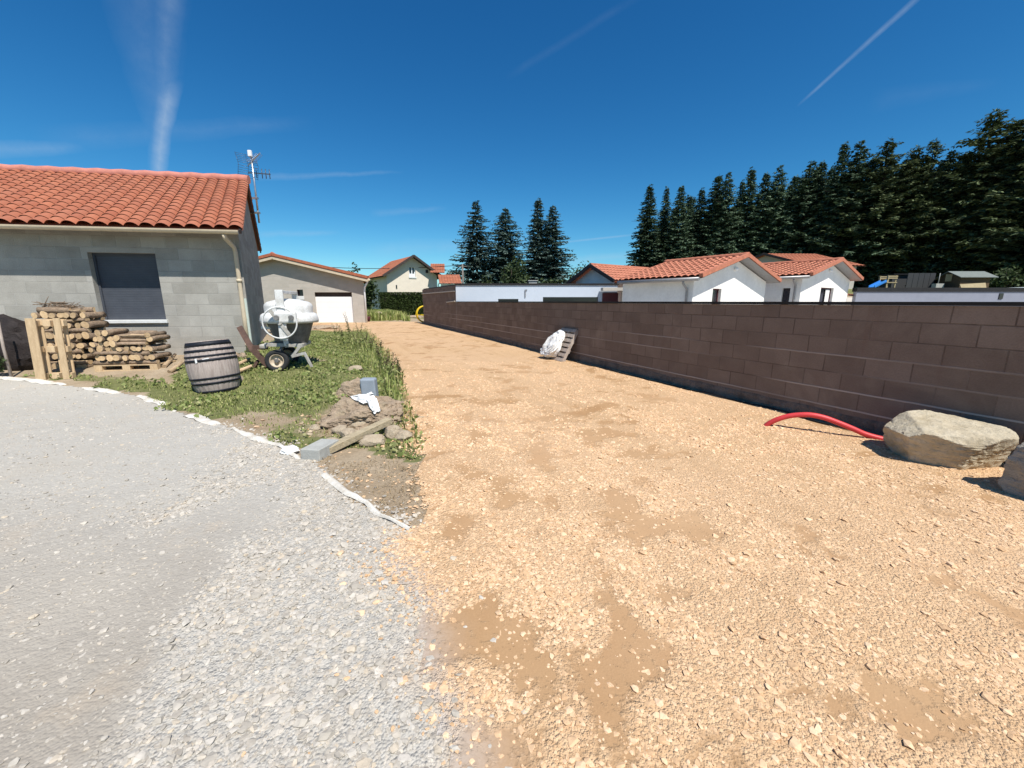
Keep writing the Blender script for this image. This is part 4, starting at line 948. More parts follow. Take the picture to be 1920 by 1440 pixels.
    ev = Vector((1, 0.06, 0)).normalized(); up = Vector((-0.55, 0.8, 0)).normalized(); up3 = up + Vector((0, 0, 0.34)); S = 4.0
    Pq = A - up * S * 0.945 - Vector((0, 0, 0.34 * S * 0.945)) ; Lr = Bq.x - A.x + 0.4
    tiled_roof('roof', Pq, ev, Lr, up3, S, 0.33, 0.4, M['tile'], N, amp=0.05, samples=4)
    Pb = A + up * S * 0.945 - Vector((0, 0, 0.34 * S * 0.945))
    tiled_roof('roof_back', Pb, ev, Lr, -up + Vector((0, 0, 0.34)), S, 0.33, 0.4, M['tile'], N, amp=0.05, samples=4)
    w = MB(); c1 = Pq + up * 0.4 + ev * 0.5; c2 = Pb - up * 0.4 + ev * 0.5
    w.quad(Vector((c1.x, c1.y, 1)), Vector((c2.x, c2.y, 1)), c2, A + ev * 0.5 - Vector((0, 0, 0.03)), c1); w.quad(Vector((c1.x, c1.y, 1)), c1, c1 + ev * (Lr - 0.8), Vector((c1.x, c1.y, 1)) + ev * (Lr - 0.8)); w.build('wall', M['block_far'], N)
    b = MB(); b.bar(Pq, A, 0.08, 0.2); b.bar(Pb, A, 0.08, 0.2); b.build('barge_board', M['wood_dark'], N)
white_houses()

def right_background():
    Zv = Vector((0, 0, 1))
    # grey rendered wall with a dark coping
    a = at(1606, 550, 25.0); b = at(2150, 549, 25.0); zt = at(1750, 547, 25.0).z
    T = thing('grey_garden_wall', 'low blue-grey rendered wall with dark capping right of the white house', 'wall', (a.x, 25.0, 0.0))
    m = MB(); m.box((a.x, 25, -0.2), (b.x - a.x, 0, 0), (0, 0.25, 0), (0, 0, zt + 0.2)); m.build('wall_face', M['stucco_grey'], T)
    c = MB(); c.box((a.x - 0.05, 24.95, zt + 0.003), (b.x - a.x, 0, 0), (0, 0.35, 0), (0, 0, 0.24)); c.build('capping', M['brown_dark'], T)
    o = MB(); q = at(1876, 556, 25); o.box((q.x - 0.12, 24.96, q.z - 0.15), (0.24, 0, 0), (0, 0.038, 0), (0, 0, 0.34)); o.build('vent_box', M['dark_glass'], T)
    # terrace ground retaining board behind
    Yp = 36.0; gz = Z(at(1650, 540, Yp).x, Yp)
    # play tower with slide
    p = at(1662, 538, Yp); g0 = Z(p.x, Yp)
    S = thing('play_tower', 'small wooden play tower with a blue slide at the forest edge', 'play tower', (p.x, Yp, g0))
    hw = 0.36; top = at(1662, 517, Yp).z
    for sx in (-1, 1):
        for sy in (-1, 1):
            w = MB(); w.box((p.x + sx * hw - 0.04, Yp + sy * hw - 0.04, g0 - 0.1), (0.08, 0, 0), (0, 0.08, 0), (0, 0, top - g0 + 0.1)); w.build('post', M['ply'], S)
    d = MB(); pz = g0 + (top - g0) * 0.45; d.box((p.x - 0.45, Yp - 0.45, pz), (0.9, 0, 0), (0, 0.9, 0), (0, 0, 0.07)); d.build('deck', M['ply'], S)
    for zz in (pz + 0.35, top - 0.12):
        for sy in (-1, 1): rl = MB(); rl.box((p.x - 0.42, Yp + sy * 0.42, zz), (0.84, 0, 0), (0, 0.04 * sy, 0), (0, 0, 0.10)); rl.build('railing', M['ply'], S)
    sl = MB(); a0 = Vector((p.x - 0.55, Yp - 0.2, pz + 0.1)); b0 = at(1634, 540, Yp - 0.6); b0 = Vector((b0.x, Yp - 0.6, g0 + 0.12))
    sl.bar(a0, b0, 0.55, 0.05); 
    for o_ in (-0.28, 0.28): sl.bar(a0 + Vector((0, o_, 0.08)), b0 + Vector((0, o_, 0.08)), 0.05, 0.16)
    sl.build('slide', M['slide_blue'], S)
    # dark screens
    q = at(1728, 512, 37.5); x0, x1 = at(1700, 530, 37.5).x, at(1752, 530, 37.5).x; gq = Z(q.x, 37.5)
    D = thing('dark_screen', 'dark grey upright panel screen between the play tower and the shed', 'screen', ((x0 + x1) / 2, 37.5, gq))
    n = 5
    for i in range(n):
        k = MB(); ww = (x1 - x0) / n; k.box((x0 + i * ww + 0.01, 37.5, gq - 0.1), (ww - 0.03, 0, 0), (0, 0.05, 0), (0, 0, q.z - gq + 0.1)); k.build('panel', M['dark_fence'], D)
    k = MB(); k.box((x0, 37.56, gq + 0.3), (x1 - x0, 0, 0), (0, 0.06, 0), (0, 0, 0.08)); k.build('rail', M['dark_fence'], D)
    x0, x1 = at(1672, 530, 38.5).x, at(1700, 530, 38.5).x; gq = Z(x0, 38.5)
    D2 = thing('wooden_hut', 'dark wooden hut just right of the play tower', 'hut', ((x0 + x1) / 2, 38.5, gq)); zt = at(1690, 513, 38.5).z
    k = MB(); k.box((x0, 38.5, gq - 0.1), (x1 - x0, 0, 0), (0, 1.5, 0), (0, 0, zt - gq)); k.build('wall', M['dark_fence'], D2)
    k = MB(); k.box((x0 - 0.1, 38.3, zt - 0.1 + 0.003), (x1 - x0 + 0.2, 0, 0), (0, 1.9, 0), (0, 0, 0.08)); k.build('roof', M['brown_dark'], D2)
    x0, x1 = at(1752, 540, 36).x, at(1767, 540, 36).x; gq = Z(x0, 36); zt = at(1760, 527, 36).z
    k = MB(); k.cbox(((x0 + x1) / 2, 36.1, gq + 0.22), (x1 - x0, 0, 0), (0, 0.4, 0), (0, 0, 0.5)); k.lathe([(0.03, 0), (0.025, 0.9)], Matrix.Translation(((x0 + x1) / 2, 36.1, gq + 0.46)), 8)
    tag(k.build('garden_post', M['concrete'], loc=((x0 + x1) / 2, 36.1, gq)), 'pale concrete stump with a thin post left of the shed', 'post')
    # shed
    Ys = 35.0; xl, xm, xr = at(1776, 540, Ys + 1.5).x, at(1798, 540, Ys).x, at(1853, 540, Ys).x; gs = Z(xr, Ys)
    zt = at(1830, 519, Ys).z; zr = at(1830, 510, Ys + 1.0).z
    Sh = thing('garden_shed', 'brown timber garden shed with grey-green pitched roof under the trees', 'shed', ((xm + xr) / 2, Ys, gs))
    k = MB(); fr = [Vector((xm, Ys, gs - 0.2)), Vector((xr, Ys, gs - 0.2)), Vector((xr, Ys, zt)), Vector((xm, Ys, zt))]
    dp = Vector((xl - xm, 2.2, 0)).normalized() * 2.6
    k.quad(*fr); k.quad(fr[1], fr[1] + dp, fr[2] + dp, fr[2]); k.quad(fr[0] + dp, fr[0], fr[3], fr[3] + dp / 2 + Zv * (zr - zt), fr[3] + dp); k.quad(fr[0] + dp, fr[1] + dp, fr[2] + dp, fr[3] + dp); k.build('wall', M['shed_wood'], Sh)
    k = MB(); X = Vector((1, 0, 0)); L = xr - xm + 0.7; e = fr[3] - X * 0.25 - dp.normalized() * 0.25 + Zv * 0.02 - Zv * 0.25 * (zr - zt) / (dp.length / 2)
    rg = fr[3] - X * 0.25 + dp / 2 + Zv * (zr - zt + 0.03); e2 = fr[3] - X * 0.25 + dp * 1.1 + Zv * (-0.1)
    for p0, p1 in ((e, rg), (e2, rg)): k.prism([p0, p0 + X * L, p1 + X * L, p1], Zv * 0.05)
    k.build('roof', M['shed_roof'], Sh)
    k = MB(); k.box((xm - 0.02 + (xl - xm) * 0.35, Ys + 0.9, gs + 0.7), (-0.05, 0.05, 0), (-0.2, 0.25, 0), (0, 0, 0.6)); k.build('window', M['ply'], Sh)
    k = MB(); a = at(1803, 541, Ys - 0.7); b = at(1850, 541, Ys - 0.7); k.prism([Vector((a.x, Ys - 0.7, gs + 0.02)), Vector((b.x, Ys - 0.7, gs + 0.02)), Vector((b.x + 0.08, Ys - 0.45, at(1851, 530, Ys - 0.6).z)), Vector((a.x, Ys - 0.5, at(1803, 533, Ys - 0.6).z))], (0, 0.04, 0))
    tag(k.build('plywood_sheet', M['ply'], loc=(a.x, Ys - 0.7, gs)), 'pale yellow plywood sheet leaning on the front of the shed', 'board')
    # pale canopy at the right edge
    x0, x1 = at(1874, 545, 27).x, at(1990, 545, 27).x; z0, z1 = at(1874, 548, 27).z, at(1935, 538, 27).z
    Cn = thing('pale_canopy', 'pale white arched canopy rising behind the grey wall at the right edge', 'canopy', ((x0 + x1) / 2, 27.5, 0))
    k = MB(); N = 10; pr = [(x0 + (x1 - x0) * i / N, z0 + (z1 - z0) * math.sin(math.pi * i / N) ** 0.8) for i in range(N + 1)]
    k.prism([Vector((x, 27, z)) for x, z in pr] + [Vector((x, 27, z - 0.06)) for x, z in pr[::-1]], (0, 3.5, 0)); k.build('cover', M['canopy'], Cn)
    for x in (x0 + 0.1, x1 - 0.1):
        k = MB(); k.box((x - 0.05, 27.2, 0), (0.1, 0, 0), (0, 0.1, 0), (0, 0, z0 - 0.05)); k.build('post', M['white_pvc'], Cn)
right_background()

# ------------------------------------------------------------------ far garage house
def garage_house():
    Y = 32.0; ov = 0.55
    zof = lambda u, v, yy=Y: at(u, v, yy).z
    base = at(683, 603, Y); xr = at(684, 560, Y).x; xa = at(513, 480, Y).x; xl = xa - (xr - xa) * 1.05
    za = at(514, 478, Y - ov).z - 0.1; zr = at(688, 526, Y - ov).z + 0.10
    H = thing('garage_house', 'beige block house with a white garage door at the far end of the drive', 'house', (xr, Y, 0))
    sl = (za - zr) / (xr + 0.35 - xa); X = Vector((1, 0, 0)); Zv = Vector((0, 0, 1)); bk = Vector((-0.385, 1, 0)).normalized()
    def P(x, z, o=0.0): return Vector((x, Y, z)) + bk * o
    tz = lambda x: za - sl * abs(x - xa) - 0.10
    xo = lambda u: at(u, 575, Y).x
    ops = [(xo(517), xo(533), zof(525, 566), zof(525, 545), 'w'), (xo(560), xo(571), zof(565, 555), zof(565, 543), 'w'), (xo(592.5), xo(661.5), -0.05, zof(625, 548), 'g')]
    m = MB(); xs = sorted(set([xl, xa, xr] + [q for o in ops for q in o[:2]]))
    for a, b in zip(xs[:-1], xs[1:]):
        o = next((o for o in ops if o[0] <= a + 1e-6 and b <= o[1] + 1e-6), None)
        if o:
            if o[2] > 0: m.quad(P(a, -0.2), P(b, -0.2), P(b, o[2]), P(a, o[2]))
            m.quad(P(a, o[3]), P(b, o[3]), P(b, tz(b)), P(a, tz(a)))
        else: m.quad(P(a, -0.2), P(b, -0.2), P(b, tz(b)), P(a, tz(a)))
    for o in ops:
        d = 0.25
        for p, q in (((o[0], o[2]), (o[0], o[3])), ((o[1], o[2]), (o[1], o[3])), ((o[0], o[3]), (o[1], o[3])), ((o[0], o[2]), (o[1], o[2]))): m.quad(P(p[0], p[1]), P(q[0], q[1]), P(q[0], q[1], d), P(p[0], p[1], d))
    m.quad(P(xr, -0.2), P(xr, -0.2, 9), P(xr, tz(xr), 9), P(xr, tz(xr))); m.quad(P(xl, -0.2), P(xl, tz(xl)), P(xl, tz(xl), 9), P(xl, -0.2, 9)); m.quad(P(xl, -0.2, 9), P(xr, -0.2, 9), P(xr, tz(xr), 9), P(xa, tz(xa), 9), P(xl, tz(xl), 9))
    m.build('wall', M['block_far'], H)
    g = ops[2]; k = MB(); k.quad(P(g[0], -0.05, 0.20), P(g[1], -0.05, 0.20), P(g[1], g[3] - 0.34, 0.20), P(g[0], g[3] - 0.34, 0.20)); 
    for i in range(1, 5): k.box(P(g[0], (g[3] - 0.34) * i / 5, 0.197), X * (g[1] - g[0]), Zv * 0.015, -bk * 0.004)
    k.build('garage_door', M['garage_white'], H)
    k = MB(); k.quad(P(g[0], g[3] - 0.34, 0.21), P(g[1], g[3] - 0.34, 0.21), P(g[1], g[3], 0.21), P(g[0], g[3], 0.21)); k.build('door_lintel', M['wood_dark'], H)
    for o in ops[:2]:
        k = MB(); k.quad(P(o[0], o[2], 0.22), P(o[1], o[2], 0.22), P(o[1], o[3], 0.22), P(o[0], o[3], 0.22)); W_ = k.build('window', M['dark_glass'], H)
        k = MB(); k.box(P(o[0] - 0.05, o[2] - 0.28, -0.05), X * (o[1] - o[0] + 0.1), Zv * 0.28, bk * 0.10); k.build('sill', M['sill'], W_)
    # roof, soffit, barge boards
    so_ = 0.35; LL = 9 + ov
    for sg, nm in ((1, 'roof'), (-1, 'roof_left')):
        xe = (xr + so_) if sg > 0 else (xl - so_); e = P(xe, za - sl * abs(xe - xa) + 0.03, -ov)
        up = Vector((-sg, 0, sl)); S = abs(xe - xa) * math.hypot(1, sl)
        if sg > 0: tiled_roof(nm, e, bk, LL, up, S, 0.33, 0.4, M['tile'], H, amp=0.07, samples=4)
        else: tiled_roof(nm, e + bk * LL, -bk, LL, up, S, 0.33, 0.4, M['tile'], H, amp=0.07, samples=4)
        v = MB(); a = P(xa, za + 0.14, -ov); b = P(xe, za - sl * abs(xe - xa) + 0.14, -ov); v.bar(a, b, 0.22, 0.20); v.build('verge_tiles', M['tile_plain'], H)
        v = MB(); v.bar(a + Vector((0, -0.04, -0.24)), b + Vector((0, -0.04, -0.24)), 0.05, 0.20); v.build('barge_board', M['beige_pvc'], H)
        s = MB(); s.quad(P(xa, za - 0.09, -ov), P(xe, za - sl * abs(xe - xa) - 0.09, -ov), P(xe, za - sl * abs(xe - xa) - 0.09, 0), P(xa, za - 0.09, 0)); s.build('soffit', M['wood_soffit'], H)
    k = MB(); k.tube([P(xa, za + 0.20, -ov), P(xa, za + 0.20, 9)], 0.14, 8); k.build('ridge_tiles', M['ridge'], H)
    k = MB(); zg = za - sl * abs(xr + so_ - xa) - 0.02
    k.tube([P(xr + so_ + 0.05, zg, -ov), P(xr + so_ + 0.05, zg, 9)], 0.09, 8); k.build('gutter', M['beige_pvc'], H)
    k = MB(); k.tube([P(xr + so_, zg - 0.05, -0.3), P(xr + 0.06, zg - 0.55, -0.12), P(xr + 0.02, zg - 0.8, -0.09), P(xr + 0.02, 0.0, -0.09)], 0.07, 8); k.build('downpipe', M['white_pvc'], H)
garage_house()

def cream_house():
    Y = 62.0; Zv = Vector((0, 0, 1)); rd = Vector((-0.56, 0.828, 0)); gd = Vector((rd.y, -rd.x, 0))
    C = at(726, 540, Y); C.z = 0; Wd = hit(820, 540, C, gd); Ln = 9.0; ov = 0.9
    H = thing('cream_house', 'tall cream house with a steep gable and one white window beyond the hedge', 'house', C)
    def P(x, y, z): return C + gd * x + rd * y + Zv * z
    za = at(772, 482, P(Wd / 2, 0, 0).y).z; ez = at(724, 517, C.y).z + 0.3; sl = (za - ez) / (Wd / 2)
    w0, w1 = hit(767, 510, C, gd), hit(779, 510, C, gd); wb, wt = at(773, 519, P(w0, 0, 0).y).z, at(773, 501, P(w0, 0, 0).y).z
    m = MB(); xs = sorted([0, w0, w1, Wd / 2, Wd]); tz = lambda x: ez + sl * min(x, Wd - x)
    for a, b in zip(xs[:-1], xs[1:]):
        if a >= w0 - 1e-6 and b <= w1 + 1e-6: m.quad(P(a, 0, 0), P(b, 0, 0), P(b, 0, wb), P(a, 0, wb)); m.quad(P(a, 0, wt), P(b, 0, wt), P(b, 0, tz(b)), P(a, 0, tz(a)))
        else: m.quad(P(a, 0, 0), P(b, 0, 0), P(b, 0, tz(b)), P(a, 0, tz(a)))
    for p, q in (((w0, wb), (w0, wt)), ((w1, wb), (w1, wt)), ((w0, wt), (w1, wt))): m.quad(P(p[0], 0, p[1]), P(q[0], 0, q[1]), P(q[0], 0.3, q[1]), P(p[0], 0.3, p[1]))
    m.quad(P(0, 0, 0), P(0, 0, ez), P(0, Ln, ez), P(0, Ln, 0)); m.quad(P(Wd, 0, 0), P(Wd, Ln, 0), P(Wd, Ln, ez), P(Wd, 0, ez)); m.quad(P(0, Ln, 0), P(Wd, Ln, 0), P(Wd, Ln, ez), P(Wd / 2, Ln, za), P(0, Ln, ez))
    m.build('wall', M['stucco_cream'], H)
    k = MB(); k.quad(P(w0, 0.28, wb), P(w1, 0.28, wb), P(w1, 0.28, wt), P(w0, 0.28, wt)); W_ = k.build('window', M['dark_glass'], H)
    k = MB(); t = 0.14
    for a, b, c, d in ((w0, w0 + t, wb, wt), (w1 - t, w1, wb, wt), ((w0 + w1) / 2 - t / 2, (w0 + w1) / 2 + t / 2, wb, wt)): k.box(P(a, 0.2, c), gd * (b - a), rd * 0.06, Zv * (d - c))
    k.box(P(w0 + t, 0.19, wb), gd * (w1 - w0 - 2 * t), rd * 0.06, Zv * 0.5); k.build('frame', M['white_pvc'], W_)
    k = MB(); k.box(P(w0 - 0.1, -0.1, wb - 0.2), gd * (w1 - w0 + 0.2), rd * 0.2, Zv * 0.2); k.build('sill', M['sill'], W_)
    k = MB(); x = hit(742, 535, C, gd); k.box(P(x, -0.06, at(742, 541, C.y).z), gd * 0.2, rd * 0.05, Zv * 0.55); k.build('wall_grille', M['dark_glass'], H)
    k = MB(); x = hit(800, 505, C, gd); k.box(P(x - 0.2, -0.06, at(800, 509, C.y).z), gd * 0.42, rd * 0.05, Zv * 0.5); k.build('attic_hatch', M['wood_dark'], H)
    so_ = 0.8
    for nm, x0, d, p0 in (('roof', -so_, 1, -ov), ('roof_right', Wd + so_, -1, -ov)):
        e = P(x0, p0, ez - sl * so_ + 0.12); up = gd * d + Zv * sl; S = (Wd / 2 + so_) * math.hypot(1, sl)
        if d > 0: tiled_roof(nm, e, rd, Ln + 2 * ov, up, S, 0.40, 0.45, M['tile'], H, amp=0.06, samples=4)
        else: tiled_roof(nm, e + rd * (Ln + 2 * ov), -rd, Ln + 2 * ov, up, S, 0.40, 0.45, M['tile'], H, amp=0.06, samples=4)
        v = MB(); v.bar(e - rd * 0.05 + Zv * 0.02, P(Wd / 2, -ov - 0.05, za + 0.14), 0.12, 0.32); v.build('barge_board', M['wood_dark'], H)
        s = MB(); s.quad(P(x0, -ov, ez - sl * so_), P(Wd / 2, -ov, za), P(Wd / 2, Ln + ov, za), P(x0, Ln + ov, ez - sl * so_)); s.build('soffit', M['wood_dark'], H)
    # lower wings to the right
    a = at(818, 530, 66); zt = at(830, 493, 66).z; zb2 = at(830, 511, 64).z
    tiled_roof('wing_roof', (at(806, 500, 64.5).x, 64.5, zb2), (1, 0.1, 0), at(833, 500, 64.5).x - at(806, 500, 64.5).x, Vector((-0.15, 1, (zt - zb2) / 3.0)), 3.4, 0.4, 0.45, M['tile'], H, amp=0.06, samples=4)
    b0 = at(824, 532, 57); b1 = at(866, 532, 57); zr = at(850, 515, 59).z
    tiled_roof('porch_roof', (b0.x, 57, at(850, 532, 57).z), (1, 0, 0), b1.x - b0.x, Vector((-0.25, 1, (zr - at(850, 532, 57).z) / 2.4)), 2.8, 0.4, 0.45, M['tile'], H, amp=0.06, samples=4)
    k = MB(); k.box((b0.x + 0.15, 57.2, 0), (b1.x - b0.x - 0.4, 0, 0), (0, 2, 0), (0, 0, at(850, 532, 57).z - 0.03)); k.build('porch_wall', M['stucco_cream'], H)
    k = MB(); p = P(Wd + 0.05, -0.15, 0); k.tube([P(Wd + so_, -0.3, ez - sl * so_), P(Wd + 0.1, -0.2, ez - sl * so_ - 0.9), P(Wd + 0.1, -0.2, 0)], 0.10, 6); k.build('downpipe', M['white_pvc'], H)
cream_house()

# ------------------------------------------------------------------ plants
def leaf_quads(P, size, up_bias=0.3, asp=0.5, droop=0.0):
    """a bent diamond leaf at every point"""
    n = len(P); d = rng.normal(0, 1, (n, 3)); d[:, 2] = d[:, 2] * 0.6 + up_bias - droop; d /= np.linalg.norm(d, axis=1, keepdims=True)
    r = rng.normal(0, 1, (n, 3)); s = np.cross(d, r); s /= np.linalg.norm(s, axis=1, keepdims=True) + 1e-9
    L = (size * rng.uniform(0.6, 1.4, n))[:, None]
    V = np.stack([P - d * L * 0.5, P + s * L * asp * 0.5, P + d * L * 0.5 + s * L * 0.05, P - s * L * asp * 0.5], 1).reshape(-1, 3)
    return V, np.arange(n * 4).reshape(n, 4)

def spruce_crown(H, R0, z0, seed, sweep=-0.20, dens=1.0, lumpy=0.3, tops=1):
    g = np.random.default_rng(seed); V = []; z = z0
    quads = []
    while z < H * 0.995:
        f = (z - z0) / (H - z0); r = R0 * (1 - f) ** 0.80 * (0.72 + 0.28 * min(1, f * 6 + 0.25)) + 0.22
        nb = max(4, int((5 + 5 * (1 - f)) * dens))
        off = g.uniform(0, 6.28)
        for b in range(nb):
            az = off + 6.283 * b / nb + g.normal(0, 0.25); L = r * g.uniform(1 - lumpy * 1.3, 1 + lumpy * 0.7)
            zz = z + g.normal(0, 0.16); dirn = np.array([math.cos(az), math.sin(az), 0]); side = np.array([-dirn[1], dirn[0], 0])
            ns = max(3, int(L / 0.20))
            for k in range(ns):
                t = (k + g.uniform(0.2, 1)) / ns
                if t < 0.10: continue
                p = dirn * (L * t) + np.array([0, 0, zz + sweep * L * t + 0.10 * L * t * t + 0.25 * (1 - f) * 0])
                w = (0.42 + 0.26 * (1 - t)) * (0.6 + 0.5 * (1 - f))
                for sg in (-1, 1, -1, 1):
                    d = side * sg * g.uniform(0.4, 1.0) + dirn * g.uniform(0.2, 0.9) + np.array([0, 0, g.uniform(-0.65, 0.22)])
                    d /= np.linalg.norm(d); u = np.array([g.normal(0, .3), g.normal(0, .3), 1.0]); s = np.cross(d, u); s /= np.linalg.norm(s)
                    ln = w * g.uniform(0.7, 1.5); wd = ln * g.uniform(0.34, 0.60)
                    quads.append([p - s * wd * 0.35, p + d * ln * 0.5 + s * wd * 0.6 * 0.8, p + d * ln, p + d * ln * 0.5 - s * wd * 0.6])
        z += g.uniform(0.26, 0.42) * (0.55 + 0.5 * (1 - f))
    for k in range(14):
        p = np.array([g.normal(0, .05), g.normal(0, .05), H - 0.06 * k]); d = np.array([g.normal(0, .5), g.normal(0, .5), 0.7]); d /= np.linalg.norm(d); s = np.cross(d, [0.3, 1, 0.2])
        quads.append([p - s * .04, p + d * .2 + s * .05, p + d * .4, p + d * .2 - s * .05])
    V = np.array(quads).reshape(-1, 3); return V, np.arange(len(V)).reshape(-1, 4)

def pine_crown(H, R0, z0, seed):
    g = np.random.default_rng(seed); quads = []
    nb = 60
    for b in range(nb):
        f = (b + g.random()) / nb; z = z0 + (H - z0) * f; az = g.uniform(0, 6.28)
        L = R0 * (0.35 + 0.75 * math.sin(min(1, (1 - f) * 1.25) * 1.5)) * g.uniform(0.55, 1.15)
        dirn = np.array([math.cos(az), math.sin(az), 0]); rise = g.uniform(-0.05, 0.30)
        for c in range(max(2, int(L / 0.8))):
            t = (c + 1) / max(2, int(L / 0.8)); ctr = dirn * L * t + np.array([g.normal(0, .25), g.normal(0, .25), z + rise * L * t + g.normal(0, .15)])
            for k in range(78):
                q = ctr + np.array([g.normal(0, .46), g.normal(0, .46), g.normal(0, .17)]); d = np.array([g.normal(0, 1), g.normal(0, 1), g.normal(0.35, .5)]); d /= np.linalg.norm(d)
                s = np.cross(d, [g.normal(), g.normal(), 1]); s /= np.linalg.norm(s); ln = g.uniform(.25, .6); wd = ln * .30
                quads.append([q - s * wd * .3, q + d * ln * .5 + s * wd * .5, q + d * ln, q + d * ln * .5 - s * wd * .5])
    V = np.array(quads).reshape(-1, 3); return V, np.arange(len(V)).reshape(-1, 4)

def trunk_mb(H, r, bend=0.15, seed=0, limbs=0, zl=0.3):
    m = MB(); g = random.Random(seed); pts = []; n = 10
    for i in range(n + 1): pts.append(Vector((g.uniform(-bend, bend) * (i / n), g.uniform(-bend, bend) * (i / n), -0.4 + (H + 0.3) * i / n)))
    m.tube(pts, [r * (1.15 - 1.05 * (i / n)) + 0.015 for i in range(n + 1)], 8)
    for k in range(limbs):
        z = H * g.uniform(zl, 0.9); a = g.uniform(0, 6.28); L = g.uniform(0.8, 2.6); p = Vector((0, 0, z)); q = p + Vector((math.cos(a) * L, math.sin(a) * L, L * g.uniform(-0.2, 0.3)))
        m.tube([p, (p + q) / 2 + Vector((0, 0, 0.1)), q], [0.06, 0.04, 0.015], 5)
    return m

def tree_proto(name, kind, H, R0, z0, seed, mat, **kw):
    o = bpy.data.objects.new(name, None); COL.objects.link(o)
    if kind == 'spruce': V, Fa = spruce_crown(H, R0, z0, seed, **kw)
    else: V, Fa = pine_crown(H, R0, z0, seed)
    mesh_np('crown', V, Fa, M[mat], o)
    trunk_mb(H * 0.97, H * 0.011 + 0.05, 0.12, seed, 26 if kind == 'pine' else 14, 0.15 if kind == 'spruce' else 0.35).build('trunk', M['trunk'], o, local=True)
    return o
PROTO = [tree_proto('spruce_tree', 'spruce', 20, 4.4, 1.2, 11, 'needle'), tree_proto('spruce_tree', 'spruce', 20, 3.7, 2.0, 12, 'needle', sweep=-0.28),
         tree_proto('spruce_tree', 'spruce', 20, 5.2, 2.6, 13, 'needle', sweep=-0.12, lumpy=0.45), tree_proto('pine_tree', 'spruce', 20, 5.4, 4.5, 14, 'needle_pine', sweep=0.02, lumpy=0.62, dens=0.72), tree_proto('pine_tree', 'spruce', 20, 6.4, 2.5, 15, 'needle_pine', sweep=-0.04, lumpy=0.55, dens=0.75)]
FIR = [tree_proto('fir_tree', 'spruce', 20, 4.6, 3.6, 21, 'needle_blue', sweep=-0.10, lumpy=0.5, dens=0.75), tree_proto('fir_tree', 'spruce', 20, 6.0, 1.2, 22, 'needle_blue', sweep=-0.12, lumpy=0.45),
       tree_proto('fir_tree', 'spruce', 20, 3.4, 1.0, 23, 'needle_blue', sweep=-0.15, lumpy=0.35), tree_proto('fir_tree', 'spruce', 20, 5.2, 0.8, 24, 'needle_blue', sweep=-0.18, lumpy=0.4)]
_used = set()
def plant_tree(proto, u, vtop, Y, label, group=None, wide=1.0, base=None, rot=None):
    p = at(u, 560, Y); t = at(u, vtop, Y); gz = Z(p.x, Y) if base is None else base
    if id(proto) in _used: o = copy_thing(proto)
    else: _used.add(id(proto)); o = proto
    h = (t.z - gz) / 20.0; o.location = (p.x, Y, gz); o.scale = (h * wide, h * wide, h); o.rotation_euler = (0, 0, random.uniform(0, 6.28) if rot is None else rot)
    return tag(o, label, 'tree', group)

plant_tree(FIR[0], 895, 377, 72, 'slim ragged fir with bare lower trunk, leftmost of the lone trees past the brown wall', 'lone firs beyond the flat roof', 1.3)
plant_tree(FIR[1], 948, 391, 74, 'broad dark fir standing between the slim ragged fir and the twin firs', 'lone firs beyond the flat roof', 1.38)
plant_tree(FIR[2], 1007, 372, 73, 'tall narrow left stem of the twin firs beyond the flat roof', 'lone firs beyond the flat roof', 1.25)
plant_tree(FIR[3], 1033, 387, 72, 'fuller right stem of the twin firs beyond the flat roof', 'lone firs beyond the flat roof', 1.3)

FRONT = [(1210, 350, 66, 1, .95), (1240, 352, 68, 1, .8), (1265, 344, 65, 0, .85), (1298, 348, 67, 1, .85), (1322, 336, 66, 0, .85), (1345, 330, 64, 2, .85), (1368, 338, 66, 1, .8),
         (1388, 322, 64, 1, .85), (1412, 326, 66, 0, .8), (1430, 315, 62, 2, .82), (1455, 345, 63, 0, .8), (1482, 306, 60, 2, .85), (1510, 300, 60, 0, .85), (1538, 266, 57, 1, .9), (1566, 270, 56, 2, .85),
         (1592, 296, 56, 0, .85), (1622, 258, 54, 3, .95), (1652, 290, 54, 1, .9), (1672, 272, 53, 3, .9), (1700, 268, 52, 4, .9), (1730, 288, 51, 2, .9), (1760, 290, 50, 4, 1.0), (1793, 202, 49, 3, .95),
         (1822, 222, 48, 0, .9), (1850, 226, 47, 4, 1.0), (1880, 205, 46, 2, 1.0), (1915, 160, 44, 4, 1.0), (1955, 150, 43, 4, 1.0), (2010, 160, 42, 0, 1.0), (2080, 150, 41, 2, 1.0), (2160, 120, 40, 4, 1.1), (2250, 100, 39, 1, 1.1), (2350, 60, 38, 2, 1.1), (2470, 20, 37, 0, 1.1), (2600, -40, 36, 4, 1.1)]
ORD = ['first', 'second', 'third', 'fourth', 'fifth', 'sixth', 'seventh', 'eighth', 'ninth', 'tenth', 'eleventh', 'twelfth', 'thirteenth', 'fourteenth', 'fifteenth', 'sixteenth', 'seventeenth', 'eighteenth', 'nineteenth', 'twentieth']
cnt = {'spruce': 0, 'pine': 0}
for (u, vt, Y, k, wd) in FRONT:
    kd = 'pine' if k >= 3 else 'spruce'; cnt[kd] += 1
    nth = ORD[min(cnt[kd] - 1, 19)]
    lab = ('dark pointed spruce, %s spruce from the left along the forest front' if kd == 'spruce' else 'loose-crowned dark pine, %s pine from the left along the forest front') % nth
    wd *= 1.22 * random.uniform(0.85, 1.2); vt += random.uniform(-7, 7); u += random.uniform(-5, 5)
    plant_tree(PROTO[k], u, vt, Y, lab, 'spruces along the forest front' if kd == 'spruce' else 'pines along the forest front', wd)
r2 = random.Random(5)
